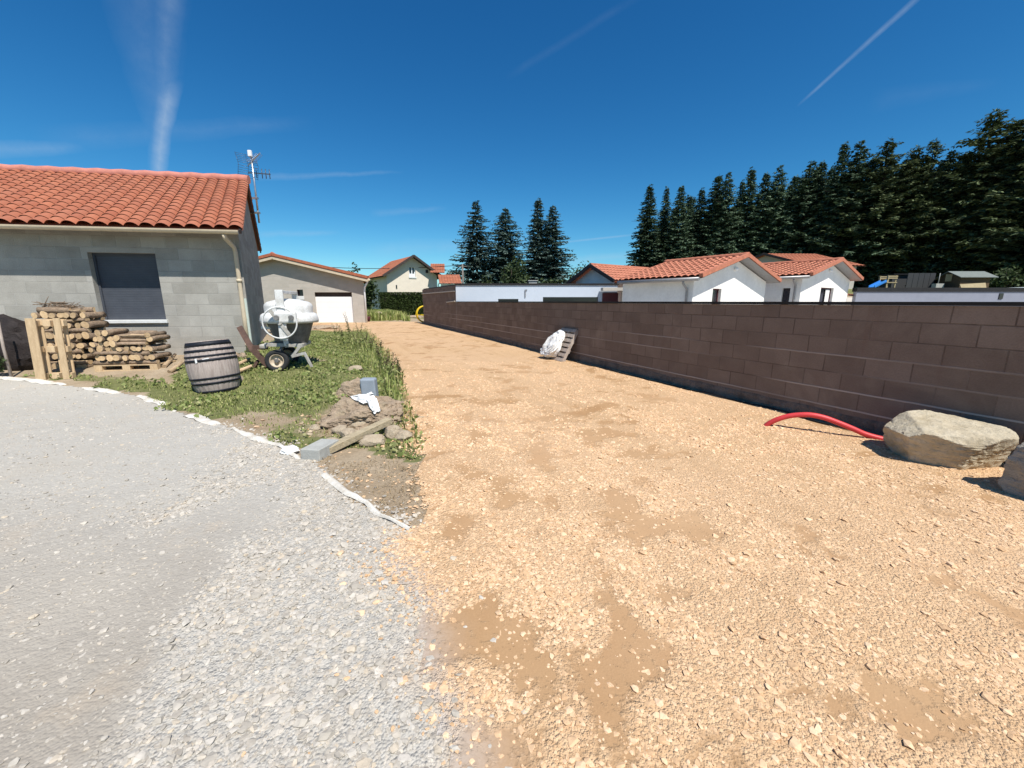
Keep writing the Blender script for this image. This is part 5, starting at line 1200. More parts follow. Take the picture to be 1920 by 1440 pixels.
for i in range(40):                                                       # the wood goes on behind them
    f = (i + r2.random() * 0.8) / 40; u = 1225 + f * 760; vt = np.interp(u, [1200, 1440, 1480, 1640, 1700, 1790, 1920], [376, 348, 322, 300, 300, 262, 215]) + r2.uniform(-4, 30)
    Y = np.interp(u, [1200, 1640, 1920], [78, 66, 55]) + r2.uniform(-4, 6)
    plant_tree(PROTO[r2.choice([0, 1, 2, 0, 1, 4])], u, vt, Y, 'dark conifer in the rear rows, seen only through gaps in the forest front', 'conifers of the rear forest rows', r2.uniform(1.05, 1.4))
for p in PROTO + FIR:
    if id(p) not in _used: bpy.data.objects.remove(p)

def bush(name, c, rad, n, size, mat, label, cat='bush', group=None, stems=5):
    c = Vector(c); o = thing(name, label, cat, c, group)
    P = []
    lob = [(np.array([rng.uniform(-.6, .6) * rad[0], rng.uniform(-.6, .6) * rad[1], rng.uniform(0.35, 1.25) * rad[2]]), rng.uniform(0.35, 0.62)) for _ in range(11)]
    while len(P) < n:
        q, rr = lob[rng.integers(len(lob))]; d = rng.normal(0, 1, 3); d /= np.linalg.norm(d); P.append(q + d * rr * np.array(rad) * rng.uniform(0.55, 1.05))
    P = np.array(P); P[:, 2] = np.abs(P[:, 2]) + 0.05; V, Fa = leaf_quads(P, size)
    mesh_np('foliage', V, Fa, M[mat], o)
    m = MB()
    for k in range(stems):
        a = rng.uniform(0, 6.28); m.tube([(0, 0, -0.2), (math.cos(a) * rad[0] * .25, math.sin(a) * rad[1] * .25, rad[2] * .7), (math.cos(a) * rad[0] * .5, math.sin(a) * rad[1] * .5, rad[2] * 1.3)], [0.035 * rad[2], 0.022 * rad[2], 0.008 * rad[2]], 5)
    m.build('stems', M['trunk'], o, local=True); return o
def px_bush(name, u, vt, vb, wpx, Y, size, mat, label, n=900, base=None, **kw):
    p = at(u, vt, Y); w = at(u + wpx / 2, 560, Y).x - at(u, 560, Y).x; g0 = Z(p.x, Y) if base is None else base
    return bush(name, (p.x, Y, g0), (w, w, (p.z - g0) / 1.75), n, size, mat, label, **kw)
px_bush('round_tree', 661, 494, 560, 28, 75, 0.55, 'leaf', 'round dark tree peeping over the garage house roof', 800, cat='tree')
px_bush('leafy_tree', 688, 515, 575, 40, 58, 0.5, 'leaf', 'dark leafy tree between the garage house and the cream house', 1100, cat='tree')
px_bush('leafy_tree', 962, 478, 560, 66, 62, 0.55, 'leaf', 'bushy green broadleaf tree in front of the broad dark fir', 1700, cat='tree')
px_bush('leafy_shrub', 908, 510, 560, 34, 66, 0.5, 'leaf', 'green shrub at the foot of the slim ragged fir', 600)
px_bush('leafy_shrub', 1032, 512, 560, 60, 60, 0.5, 'leaf', 'low green shrub below the twin firs', 900)
px_bush('leafy_shrub', 1088, 488, 560, 50, 64, 0.5, 'leaf', 'loose olive shrub left of the white house cross wing', 900)
px_bush('leafy_tree', 1900, 497, 545, 60, 38, 0.3, 'leaf', 'pale green sapling right of the garden shed', 900, cat='tree')
px_bush('leafy_tree', 1872, 512, 545, 30, 40, 0.3, 'leaf', 'small dark shrub squeezed between the shed and the pale sapling', 500, cat='tree')

def hedge_():
    Y = 48.0; x0, x1 = at(709, 560, Y).x, at(797, 560, Y).x; zt = at(750, 548, Y).z
    c = Vector(((x0 + x1) / 2, Y, 0)); o = thing('clipped_hedge', 'long clipped green hedge in front of the cream house', 'hedge', c)
    n = 9000; P = np.stack([rng.uniform(x0, x1, n), rng.uniform(Y, Y + 1.4, n), rng.uniform(0.0, zt, n)], -1)
    face = rng.random(n); P[face < 0.55, 1] = Y + rng.uniform(0, .14, (face < 0.55).sum()); P[face > 0.8, 2] = zt - rng.uniform(0, .12, (face > 0.8).sum())
    P -= np.array([c.x, c.y, 0]); V, Fa = leaf_quads(P, 0.17, 0.2); mesh_np('foliage', V, Fa, M['hedge'], o)
    m = MB(); m.box((x0 + .15, Y + .2, 0), (x1 - x0 - .3, 0, 0), (0, 1.0, 0), (0, 0, zt - .2)); m.build('hedge_core', M['tarp'], o)  # solid dark box filling the hedge behind its leaves
hedge_()

# power pole and its line
def pole_():
    Y = 66; b = at(868, 530, Y); t = at(868, 495, Y)
    o = thing('power_pole', 'slim grey utility pole left of the lone firs', 'pole', (b.x, Y, 0))
    m = MB(); m.tube([(b.x, Y, 0), (b.x, Y, t.z)], [0.2, 0.13], 8); m.build('post', M['pole'], o)
    m = MB(); m.bar((b.x - 0.7, Y, t.z - 0.35), (b.x + 0.7, Y, t.z - 0.35), 0.12, 0.12); m.build('crossarm', M['pole'], o)
    w = MB(); a = Vector((b.x - .3, Y, t.z - .2)); c = at(400, 478, 60)
    w.tube([a.lerp(c, i / 24) - Vector((0, 0, 1.1 * math.sin(math.pi * i / 24))) for i in range(25)], 0.045, 5); 
    tag(w.build('power_line', M['black'], loc=(a.x, Y, a.z)), 'thin dark overhead line running left from the utility pole', 'cable')
pole_()

# ------------------------------------------------------------------ grass, weeds
def blades(P, h, w, mat, name, label, lean=0.5, cat='grass', kind='stuff'):
    n = len(P); az = rng.uniform(0, 6.28, n); d = np.stack([np.cos(az), np.sin(az), np.zeros(n)], -1); s = np.stack([-np.sin(az), np.cos(az), np.zeros(n)], -1); ln = rng.uniform(0.1, lean, n)[:, None]
    H = h[:, None]; Wd = w[:, None]; zz = np.array([0, 0, 1.0])
    b0, b1 = P - s * Wd / 2, P + s * Wd / 2; m = P + zz * H * 0.6 + d * H * ln * 0.35; t = P + zz * H * (1 - 0.3 * ln) + d * H * ln
    V = np.stack([b0, b1, m + s * Wd * 0.42, m - s * Wd * 0.42, t], 1).reshape(-1, 3); i = np.arange(n)[:, None] * 5
    Fa = np.concatenate([i + np.array([[0, 1, 2, 3]]), i + np.array([[3, 2, 4, 4]])], 0)
    me = bpy.data.meshes.new(name); q = (i + np.array([[0, 1, 2, 3]])).ravel(); tr = (i + np.array([[3, 2, 4]])).ravel()
    me.vertices.add(len(V)); me.vertices.foreach_set('co', V.astype(np.float32).ravel()); me.loops.add(len(q) + len(tr)); me.loops.foreach_set('vertex_index', np.concatenate([q, tr]).astype(np.int32))
    me.polygons.add(2 * n); me.polygons.foreach_set('loop_start', np.concatenate([np.arange(n) * 4, 4 * n + np.arange(n) * 3]).astype(np.int32)); me.materials.append(M[mat]); me.update(calc_edges=True); me.validate()
    o = bpy.data.objects.new(name, me); COL.objects.link(o); return tag(o, label, cat, kind=kind)
def scatter_in(n, x0, x1, y0, y1, dens):
    x = rng.uniform(x0, x1, n); y = rng.uniform(y0, y1, n); k = rng.random(n) < dens(x, y); return np.stack([x[k], y[k], zf(x[k], y[k])], -1)
Pg = scatter_in(260000, -12, -0.2, 3.2, 24, lambda x, y: turf(x, y) * np.where(y > 12, 0.45, 0.9) * (0.25 + 0.75 * sstep(0.38, 0.6, fbm(x * 2.3 + 9, y * 2.3, 3))) * (~poly_mask(x, y, YARD)))
blades(Pg, rng.uniform(0.015, 0.06, len(Pg)), rng.uniform(0.008, 0.018, len(Pg)), 'grass', 'lawn_grass', 'short rough green grass round the barrel and mixer', 0.9)
Pl = scatter_in(46000, -10, -0.2, 3.2, 18, lambda x, y: turf(x, y) * sstep(0.45, 0.62, fbm(x * 1.7 + 90, y * 1.7, 3)))
Pl[:, 2] += rng.uniform(0.01, 0.07, len(Pl)); V, Fa = leaf_quads(Pl, 0.062, 0.25, 0.75)
tag(mesh_np('ground_weeds', V, Fa, M['weed']), 'low broad-leaved weeds spreading through the lawn', 'ground cover', kind='stuff')
# taller strip along the edge of the drive
STRIP = [g2(u, v) for u, v in [(640, 626), (690, 618), (715, 645), (745, 690), (764, 745), (782, 800), (785, 838), (752, 850), (735, 800), (722, 745), (698, 700), (660, 665), (625, 645)]]
Ps = scatter_in(38000, -12, -0.5, 3.5, 27, lambda x, y: poly_mask(x, y, STRIP) * (0.35 + 0.65 * (y < 12)) * sstep(0.30, 0.55, fbm(x * 2 + 4, y * 2, 3)))
blades(Ps, (0.08 + 0.40 * rng.random(len(Ps)) ** 1.6) * np.where(Ps[:, 1] < 6.5, 0.5, 1.0) * np.where(Ps[:, 1] > 13, 0.8, 1.0), rng.uniform(0.010, 0.022, len(Ps)), 'grass', 'tall_grass', 'tall rough grass in a strip along the edge of the drive', 0.6)
Pq = Ps[rng.random(len(Ps)) < 0.55].copy(); Pq[:, 2] += rng.uniform(0.03, 0.30, len(Pq)) * np.where(Pq[:, 1] < 6.5, 0.6, 1.0); V, Fa = leaf_quads(Pq, 0.07, 0.3, 0.5)
tag(mesh_np('strip_weeds', V, Fa, M['weed']), 'leafy weeds mixed into the tall grass beside the drive', 'ground cover', kind='stuff')
DRYP = [g2(u, v) for u, v in [(600, 850), (680, 870), (745, 842), (786, 838), (786, 960), (770, 985), (700, 955), (650, 905), (600, 872)]]
Pd = scatter_in(26000, -3.2, -0.3, 2.2, 6, lambda x, y: poly_mask(x, y, DRYP) * sstep(0.42, 0.58, fbm(x * 3 + 2, y * 3, 3)) * 0.8)
Pd = Pd[rng.random(len(Pd)) < 0.5]
blades(Pd, rng.uniform(0.012, 0.05, len(Pd)), rng.uniform(0.003, 0.007, len(Pd)), 'dry', 'dry_grass', 'dry brown stalks on the bare ground by the stones', 2.4)
Pf = scatter_in(60000, -16, -2, 34.2, 47, lambda x, y: sstep(34, 37, y + (fbm(x * .5, y * .5, 3) - .5) * 6) * (x < WALL_K * y + WALL_C - 0.3))
blades(Pf, rng.uniform(0.25, 0.95, len(Pf)), rng.uniform(0.04, 0.09, len(Pf)), 'grass', 'far_weeds', 'high weeds growing in front of the clipped hedge', 0.7)

def dock(p, h, seed, label, group='seeding weed stalks along the drive'):
    g = np.random.default_rng(seed); p = Vector(p); o = thing('weed_plant', label, 'weed', p, group)
    st = MB(); heads = []; leaves = []
    for k in range(int(g.integers(2, 5))):
        a = g.uniform(0, 6.28); hh = h * g.uniform(0.7, 1.0); q = [Vector((math.cos(a) * 0.16 * h * t * t, math.sin(a) * 0.16 * h * t * t, hh * t)) for t in (0, .35, .7, 1)]
        st.tube(q, [0.008, 0.006, 0.005, 0.003], 5)
        for i in range(60):
            t = g.uniform(0.5, 1.0); c = q[2].lerp(q[3], (t - .7) / .3) if t > .7 else q[1].lerp(q[2], (t - .35) / .35); heads.append(np.array(c) + g.normal(0, 0.018, 3))
        for i in range(22):
            t = g.uniform(0.05, 0.6); c = q[0].lerp(q[2], t / .7); leaves.append(np.array(c) + g.normal(0, 0.05, 3))
    st.build('stem', M['weed'], o, local=True)
    V, Fa = leaf_quads(np.array(heads), 0.032, 0.3, 0.6); tag(mesh_np('seed_head', V, Fa, M['seed'], o), kind='stuff')
    V, Fa = leaf_quads(np.array(leaves), 0.11, 0.2, 0.35); tag(mesh_np('leaves', V, Fa, M['weed'], o), kind='stuff')
for i, (u, v, vt, lab) in enumerate([(659, 646, 583, 'tallest seeding weed, rising in front of the white garage door'), (645, 648, 606, 'thin seeding weed at the left of the tallest one'), (676, 650, 602, 'seeding weed just right of the tallest one'),
        (684, 655, 613, 'leaning seeding weed at the right of the dense clump'), (697, 660, 628, 'small brown-topped weed on the bend of the drive edge'), (716, 690, 636, 'upright seeding weed halfway down the grass strip'),
        (736, 716, 655, 'dark seeding weed leaning over the drive'), (752, 722, 664, 'wispy bent stalk hanging out over the drive'), (632, 640, 600, 'lone thin stalk farthest left in the weedy strip'), (668, 655, 612, 'short bushy weed at the foot of the tallest one'), (726, 706, 668, 'short seeding weed beside the dark leaning one')]):
    p = G(u, v); h = at(u, vt, p.y).z - p.z; dock(p, h, 40 + i, lab)

# ------------------------------------------------------------------ rocks
def rock(name, c, size, seed, mat, label, cat, group=None, planes=None, rough=0.06, rot=0.0, sub=4, sink=0.15, flat_n=9, parent=None, cap=1.12):
    bm = bmesh.new(); bmesh.ops.create_icosphere(bm, subdivisions=sub, radius=1.0); g = random.Random(seed)
    pl = planes or [(Vector((g.gauss(0, 1), g.gauss(0, 1), g.gauss(0, 0.8))).normalized(), g.uniform(0.68, 0.95)) for _ in range(flat_n)]
    pl = [(Vector(n).normalized(), h) for n, h in pl]; off = Vector((seed * 3.1, seed * 1.7, seed * 0.3)); ca, sa = math.cos(rot), math.sin(rot)
    for v in bm.verts:
        d = v.co.normalized(); r = cap
        for n, h in pl:
            k = d.dot(n)
            if k > 0.05: r = min(r, h / k)
        q = d * r
        nz = mnoise.fractal(d * 2.2 + off, 1.0, 2.0, 5) * rough + mnoise.fractal(d * 7 + off, 0.8, 2.0, 3) * rough * 0.35
        q = q * (1 + nz - (0.018 * max(0.0, 1 - abs(mnoise.noise(Vector((d.x * 1.6, d.y * 1.6, d.z * 6.5)) + off)) * 9) if sub >= 6 and mat == 'boulder' and d.z < 0.35 else 0.0)); q = Vector((q.x * size[0] / 2, q.y * size[1] / 2, q.z * size[2] / 2)); v.co = Vector((q.x * ca - q.y * sa, q.x * sa + q.y * ca, q.z))
    me = bpy.data.meshes.new(name); bm.to_mesh(me); bm.free(); me.materials.append(M[mat])
    for p in me.polygons: p.use_smooth = False if sub < 4 else True
    if sub >= 4:
        me.set_sharp_from_angle(angle=R(28))
    o = bpy.data.objects.new(name, me); COL.objects.link(o); c = Vector(c); o.location = c + Vector((0, 0, size[2] * (0.5 - sink)))
    return tag(o, label, cat, group)

def boulders():
    p = G(1836, 893); ctr = Vector((p.x + 0.06, p.y + 0.40, p.z))
    rock('boulder', ctr, (0.93, 0.80, 0.60), 3, 'boulder', 'large pale flat-topped boulder at the foot of the brown wall', 'boulder', rough=0.05, rot=R(-6), sub=6, sink=0.13,
         planes=[((-0.12, -0.20, 1), 0.62), ((0.35, 0.1, 1), 0.86), ((-0.55, -0.75, -0.25), 0.80), ((0.30, -1, -0.32), 0.80), ((-1, 0.1, -0.2), 0.92), ((1, -0.15, 0.1), 0.93), ((0.2, 1, 0.1), 0.85), ((0, 0, -1), 0.8), ((-0.75, 0.1, 0.75), 0.86), ((-0.3, -0.9, 0.35), 0.92)])
    p = G(1990, 960); rock('boulder', (p.x + 0.22, p.y + 0.16, p.z), (0.60, 0.5, 0.58), 8, 'boulder2', 'grey layered rock standing in front of the pale boulder at the right edge', 'boulder', rough=0.09, sub=5, sink=0.14, cap=1.35,
         planes=[((0, -0.1, 1), 0.80), ((-1, -0.15, 0.05), 0.82), ((-0.3, -1, 0.1), 0.82), ((1, 0, 0), 0.9), ((0, 1, 0), 0.85), ((0, 0, -1), 0.85)])
boulders()

def rubble():
    q = G(668, 803); heap = rock('earth_heap', (q.x, q.y + 0.40, q.z), (1.12, 0.85, 0.52), 17, 'earth', 'lumpy brown heap of earth and stones under the white cloth', 'heap', rough=0.20, sub=6, sink=0.44, flat_n=4)
    q = G(655, 752); rock('earth_clod', (q.x, q.y + 0.35, q.z), (0.62, 0.50, 0.46), 23, 'earth', 'mossy brown mound left of the blue-grey block', 'heap', rough=0.18, sub=5, sink=0.42, flat_n=4)
    L = [(668, 800, .44, .24, .19, 31, 'long smooth tan stone resting against the front of the earth heap', 0.1), (700, 833, .36, .18, .14, 32, 'flat pale stone in front of the beam', 0.2), (738, 820, .22, .2, .18, 33, 'rounded grey stone past the upper end of the beam', 0),
         (757, 826, .20, .18, .15, 34, 'brown stone rightmost of the pile, in the weeds', 0.4), (655, 822, .24, .2, .15, 35, 'grey stone wedged behind the middle of the beam', 0.6), (622, 838, .20, .18, .13, 36, 'tan stone between the concrete block and the beam', 0), (640, 812, .22, .16, .12, 37, 'small tan stone left of the long smooth stone', 0.5),
         (592, 805, .14, .10, .08, 38, 'pale stone in the grass above the concrete block', 0.3), (668, 696, .34, .22, .16, 39, 'pale flat stone in the grass behind the mound', 0.2), (676, 828, .22, .15, .12, 40, 'brown stone touching the lower side of the long smooth stone', 1.0)]
    for (u, v, a, b, c, sd, lab, rt) in L:
        p = G(u, v); rock('fieldstone', (p.x, p.y, p.z), (a, b, c), sd, 'rubble', lab, 'stone', 'stones of the rubble pile', rough=0.07, rot=rt, sub=4, sink=0.2)
    for (u, v, s, sd, lab) in [(442, 664, .22, 51, 'round brown clod left of the two by the downpipe'), (456, 664, .20, 52, 'brown clod nearest the foot of the downpipe'), (448, 706, .17, 53, 'pale stone in the grass right of the barrel'), (478, 652, .2, 54, 'tan stone behind the mixer drawbar')]:
        p = G(u, v + 8); rock('clod', p, (s, s * .8, s * .8), sd, 'earth' if sd < 53 else 'rubble', lab, 'stone', rough=0.1, sub=3, sink=0.2)
    c0 = heap.location; n = 520; a = rng.uniform(0, 6.28, n); rr = np.sqrt(rng.random(n)); cx = c0.x + np.cos(a) * rr * 0.95; cy = c0.y - 0.05 + np.sin(a) * rr * 0.75
    stones('earth_crumbs', np.stack([cx, cy, zf(cx, cy)], -1), np.clip(0.035 * np.exp(rng.normal(0, .5, n)), .015, .11), 0.6, M['crumb'], 'crumbs of brown earth and stone round the heap', 0.6)
    # concrete block
    p = G(575, 862); a = Vector((0.215, -0.03, 0)); b = Vector((0.07, 0.34, 0.0)); m = MB(); m.box(p + Vector((-0.06, 0, -0.01)), a, b, Vector((0, 0, 0.13)))
    tag(m.build('concrete_block', M['concrete'], loc=p, bevel=0.008), 'pale square-edged concrete block lying at the end of the beam', 'block')
    # beam
    p, q = G(614, 852), G(732, 812); m = MB(); m.bar(p + Vector((0, 0, 0.05)), q + Vector((-.02, 0.05, 0.15)), 0.11, 0.075); tag(m.build('wood_beam', M['beam'], loc=p, bevel=0.006), 'weathered pale timber beam lying across the stones', 'beam')
    # blue-grey block
    p = G(688, 752); m = MB(); m.box(p + Vector((-.13, .12, -0.02)), (0.25, 0.02, 0), (-0.02, 0.2, 0), (-0.02, 0, 0.37)); tag(m.build('grey_block', M['bluegrey'], loc=p, bevel=0.025), 'blue-grey moulded block standing on end behind the white cloth', 'block')
    # cloth draped over the heap
    from mathutils.bvhtree import BVHTree
    hm = heap.matrix_world; hv = [Vector(v.co) + heap.location for v in heap.data.vertices]; bvh = BVHTree.FromPolygons(hv, [list(p.vertices) for p in heap.data.polygons])
    N = 26; top = heap.location.copy(); me = bpy.data.meshes.new('white_cloth'); vs = []; fs = []; eye = Vector((0, 0, CAMH))
    def sheet(A, B, Cc, Dd, key):
        o0 = len(vs); prev = None
        for i in range(N + 1):
            for j in range(N + 1):
                s_, t_ = i / N, j / N; u = (A[0] * (1 - s_) + B[0] * s_) * (1 - t_) + (Dd[0] * (1 - s_) + Cc[0] * s_) * t_; v = (A[1] * (1 - s_) + B[1] * s_) * (1 - t_) + (Dd[1] * (1 - s_) + Cc[1] * s_) * t_
                u += 2.5 * mnoise.noise(Vector((s_ * 3, t_ * 3, key))); v += 2.5 * mnoise.noise(Vector((s_ * 3, t_ * 3, key + 5)))
                d = Vector(ray(u, v)).normalized(); h = bvh.ray_cast(eye, d)
                k = 0.030 + 0.020 * mnoise.noise(Vector((s_ * 3.2, t_ * 3.2, key)))
                if h[0] is not None: w = h[0] - d * k + Vector((0, 0, k * 0.5))
                else:
                    w = eye + d * ((top.y + 0.02) / d.y); w = w + Vector((0, 0, k * 0.5))
                vs.append(tuple(w - top))
        for i in range(N):
            for j in range(N): fs.append([o0 + i * (N + 1) + j, o0 + i * (N + 1) + j + 1, o0 + (i + 1) * (N + 1) + j + 1, o0 + (i + 1) * (N + 1) + j])
    sheet((655, 746), (696, 737), (706, 752), (682, 758), 1.3); sheet((685, 751), (705, 748), (714, 772), (701, 777), 4.1)
    me.from_pydata(vs, [], fs); me.materials.append(M['white_sheet']); o = bpy.data.objects.new('white_cloth', me); COL.objects.link(o); o.location = top; o.modifiers.new('thick', 'SOLIDIFY').thickness = 0.006
    for pp in me.polygons: pp.use_smooth = True
    tag(o, 'crumpled white cloth draped over the earth heap', 'cloth')
rubble()

# white felt strip along the yard's edge, in pieces as the photo shows
def felt():
    pts = [Vector((x, y, 0)) for x, y in EDGE]
    fine = []
    for a, b in zip(pts[:-1], pts[1:]):
        n = max(2, int((b - a).length / 0.06)); fine += [a.lerp(b, i / n) for i in range(n)]
    fine.append(pts[-1]); N = len(fine)
    m = MB(); K = 5; vs = []; fs = []
    for i, p in enumerate(fine):
        t = (fine[min(i + 1, N - 1)] - fine[max(i - 1, 0)]).normalized(); n = Vector((-t.y, t.x, 0)); q = p + n * (0.06 * mnoise.noise(Vector((p.x * 2, p.y * 2, 5))))
        w = 0.055 + 0.05 * mnoise.noise(Vector((p.x * 1.5, p.y * 1.5, 2))) + 0.03 * mnoise.noise(Vector((p.x * 6, p.y * 6, 9)))
        w = max(w, 0.006) * (1.4 if p.y > 4.4 else 0.62)
        for k in range(K):
            o = (k / (K - 1) - 0.4) * w * 1.4; r = q + n * o; h = 0.010 + 0.022 * math.sin(math.pi * k / (K - 1)) + 0.022 * mnoise.noise(Vector((r.x * 7, r.y * 7, 1)))
            gap = 0.05 * max(0.0, mnoise.noise(Vector((p.x * 1.7 + 4, p.y * 1.7, 3))) - 0.12) / 0.2; vs.append(Vector((r.x, r.y, Z(r.x, r.y) + max(h, 0.006) - gap)))
    for i in range(N - 1):
        for k in range(K - 1): fs.append([i * K + k, (i + 1) * K + k, (i + 1) * K + k + 1, i * K + k + 1])
    m.add(vs, fs, 0, True); b = vs[N // 2 * K]; tag(m.build('felt_strip', M['felt'], loc=b), 'long pale felt edging between the grey gravel and the grass', 'edging')
    p = G(543, 850); r = rock('white_rag', p, (0.19, 0.13, 0.10), 61, 'white_sheet', 'bunched white rag left of the concrete block', 'rag', rough=0.2, sub=4, sink=0.2, flat_n=5)
felt()

# ------------------------------------------------------------------ hose, cable
def hose():
    a, b = gnd(1432, 800), gnd(1690, 832); px = [(1432, 802), (1442, 794), (1456, 787), (1475, 781), (1497, 778), (1520, 778), (1545, 783), (1570, 792), (1597, 803), (1622, 814), (1650, 822), (1676, 827), (1700, 829)]
    pts = []
    for u, v in px:
        t = hit(u, 800, a, (b - a)); q = a + (b - a) * t; w = at(u, v, q.y); w.z = max(w.z, Z(w.x, w.y) - 0.03); pts.append(w)
    fine = []
    for i in range(len(pts) - 1):
        p0, p1, p2, p3 = pts[max(i - 1, 0)], pts[i], pts[i + 1], pts[min(i + 2, len(pts) - 1)]
        for k in range(14):
            t = k / 14; fine.append(0.5 * ((2 * p1) + (p2 - p0) * t + (2 * p0 - 5 * p1 + 4 * p2 - p3) * t * t + (3 * p1 - 3 * p2 + p3 - p0) * t ** 3))
    m = MB(); m.tube(fine, [0.031 + 0.0026 * (i % 2) for i in range(len(fine))], 12)
    tag(m.build('red_hose', M['red_hose'], loc=fine[60]), 'arched red plastic conduit coming out of the ground beside the boulder', 'conduit')
    c = MB(); pts = []
    for i in range(90):
        y = 4.6 + 6.6 * i / 89; off = 0.16 + 0.10 * mnoise.noise(Vector((y * 0.9, 3, 0))) + 0.03 * mnoise.noise(Vector((y * 4, 1, 0))); w = wall_pt(y, off); pts.append(Vector((w.x, w.y, Z(w.x, w.y) + 0.022 + 0.03 * max(0, mnoise.noise(Vector((y * 1.5, 9, 0)))))))
    c.tube(pts, 0.011, 6); tag(c.build('ground_cable', M['black'], loc=pts[45]), 'thin black cable snaking along the foot of the brown wall', 'cable')
hose()

# ------------------------------------------------------------------ pallets, white bag
def leaning_pallet():
    p = G(1053, 679); b = Vector((p.x, p.y, p.z)); Wp, Hp = 0.80, 1.0
    wallx = wall_pt(b.y, 0.03); out = (b - wall_pt(b.y)).dot(WN)
    s = math.sqrt(max(0.1, Hp ** 2 - (out - 0.03) ** 2)); up = (Vector((0, 0, s)) - WN * (out - 0.03)).normalized(); nn = up.cross(WD).normalized(); nn = nn if nn.dot(WN) > 0 else -nn
    O = thing('leaning_pallet', 'weathered pallet propped against the brown wall', 'pallet', b)
    for i in range(7):
        m = MB(); m.box(b + up * (0.01 + i * (Hp - 0.11) / 6) + nn * 0.0, WD * Wp, up * 0.10, nn * 0.02); m.build('slat', M['pallet_old'], O)
    for k in (0.0, Wp / 2 - 0.04, Wp - 0.08):
        m = MB(); m.box(b + WD * k - nn * 0.085, WD * 0.08, up * Hp, nn * 0.083); m.build('stringer', M['pallet_old'], O)
    for i in (0, 2, 4, 6):
        m = MB(); m.box(b + up * (0.01 + i * (Hp - 0.11) / 6) - nn * 0.108, WD * Wp, up * 0.10, nn * 0.02); m.build('back_slat', M['pallet_old'], O)
    # white bag slumped over its left part
    c = b + WD * 0.58 + nn * 0.16; bm = bmesh.new(); bmesh.ops.create_icosphere(bm, subdivisions=6, radius=1)
    for v in bm.verts:
        d = v.co.copy(); z = d.z; sq = lambda t: math.copysign(abs(t) ** 0.72, t)
        wv = 0.30 + 0.05 * math.cos(z * 3.0 + 0.6) - 0.05 * z; dv = 0.13 * (1.0 - 0.45 * z)
        q = WD * (sq(d.x) * wv) + nn * (sq(d.y) * dv) + up * ((sq(z) + 1) * 0.43)
        fold = Vector((d.x * 2.2 + 0.8 * z, d.y * 2.2, z * 1.1)); f = mnoise.fractal(fold + Vector((3, 1, 2)), 0.9, 2, 3) * 0.06
        f += (abs(mnoise.noise(Vector((d.x * 5 + z * 2, d.y * 4, z * 1.8)))) - 0.2) * 0.07 + (abs(mnoise.noise(Vector((d.x * 9 - z * 3, d.y * 8, z * 5 + 4)))) - 0.2) * 0.02
        q += (WD * d.x * 0.9 + nn * d.y + up * d.z * 0.5) * f - WD * 0.13 * z; v.co = c - b + q
        if v.co.z < 0.0: v.co.z = 0.004 + 0.1 * v.co.z
    me = bpy.data.meshes.new('white_bag'); bm.to_mesh(me); bm.free(); me.materials.append(M['white_sheet'])
    for pp in me.polygons: pp.use_smooth = True
    o = bpy.data.objects.new('white_bag', me); COL.objects.link(o); o.location = b; tag(o, 'crumpled white woven bag slumped on the leaning pallet', 'bag')
leaning_pallet()

def flat_pallet(name, P, ax, ay, L, D, label):
    """an ordinary pallet lying flat: P front left corner on the ground"""
    O = thing(name, label, 'pallet', P); ax, ay = Vector(ax).normalized(), Vector(ay).normalized(); Zv = Vector((0, 0, 1))
    for j in (0, D / 2 - 0.05, D - 0.10):
        m = MB(); m.box(P + ay * j, ax * L, ay * 0.10, Zv * 0.022); m.build('bottom_board', M['pallet'], O)
        for i in (0, L / 2 - 0.07, L - 0.14):
            m = MB(); m.box(P + ax * i + ay * j + Zv * 0.023, ax * 0.14, ay * 0.10, Zv * 0.085); m.build('pallet_block', M['pallet'], O)
    for j in range(6):
        m = MB(); m.box(P + ay * (j * (D - 0.12) / 5) + Zv * 0.109, ax * L, ay * 0.12, Zv * 0.022); m.build('top_board', M['pallet'], O)
    return O

# ------------------------------------------------------------------ firewood
def log_mesh(name, r, L, seed, split=False):
    g = random.Random(seed); m = MB(); n = 12; rings = 5; vs = []
    rad = [r * (1 + 0.14 * math.sin(2 * 6.283 * k / n + seed) * g.uniform(0.5, 1) + g.uniform(-0.05, 0.05)) for k in range(n)]
    bend = g.uniform(-0.02, 0.02)
    for i in range(rings):
        x = L * (i / (rings - 1) - 0.5); o = bend * math.sin(math.pi * i / (rings - 1))
        for k in range(n):
            a = 6.283 * k / n; y, z = rad[k] * math.cos(a), rad[k] * math.sin(a)
            if split and z < -0.15 * r: z = -0.15 * r + g.uniform(-0.005, 0.005)
            vs.append(Vector((x, y + o, z + o * 0.5)))
    fs = []; mm = []
    for i in range(rings - 1):
        for k in range(n):
            fs.append([i * n + k, (i + 1) * n + k, (i + 1) * n + (k + 1) % n, i * n + (k + 1) % n]); a = 6.283 * (k + 0.5) / n; mm.append(2 if split and math.sin(a) < -0.1 else 0)
    o0 = len(m.v); m.v += vs
    for f, q in zip(fs, mm): m.f.append(f[::-1]); m.m.append(q); m.sm.append(q == 0)
    m.f.append(list(range(n))[::-1][::-1]); m.m.append(1); m.sm.append(False); m.f.append([(rings - 1) * n + k for k in range(n)][::-1]); m.m.append(1); m.sm.append(False)
    o = m.build(name, [M['bark'], M['cut'], M['split']], local=True); bm = bmesh.new(); bm.from_mesh(o.data); bmesh.ops.recalc_face_normals(bm, faces=bm.faces); bm.to_mesh(o.data); bm.free()
    return o
LOGS = {}
for i in range(4): LOGS['end%d' % i] = log_mesh('firewood_log', 1.0 * (0.052 + 0.008 * i), 0.9, 70 + i)
for i in range(3): LOGS['long%d' % i] = log_mesh('firewood_log', 0.042 + 0.007 * i, 0.55, 80 + i)
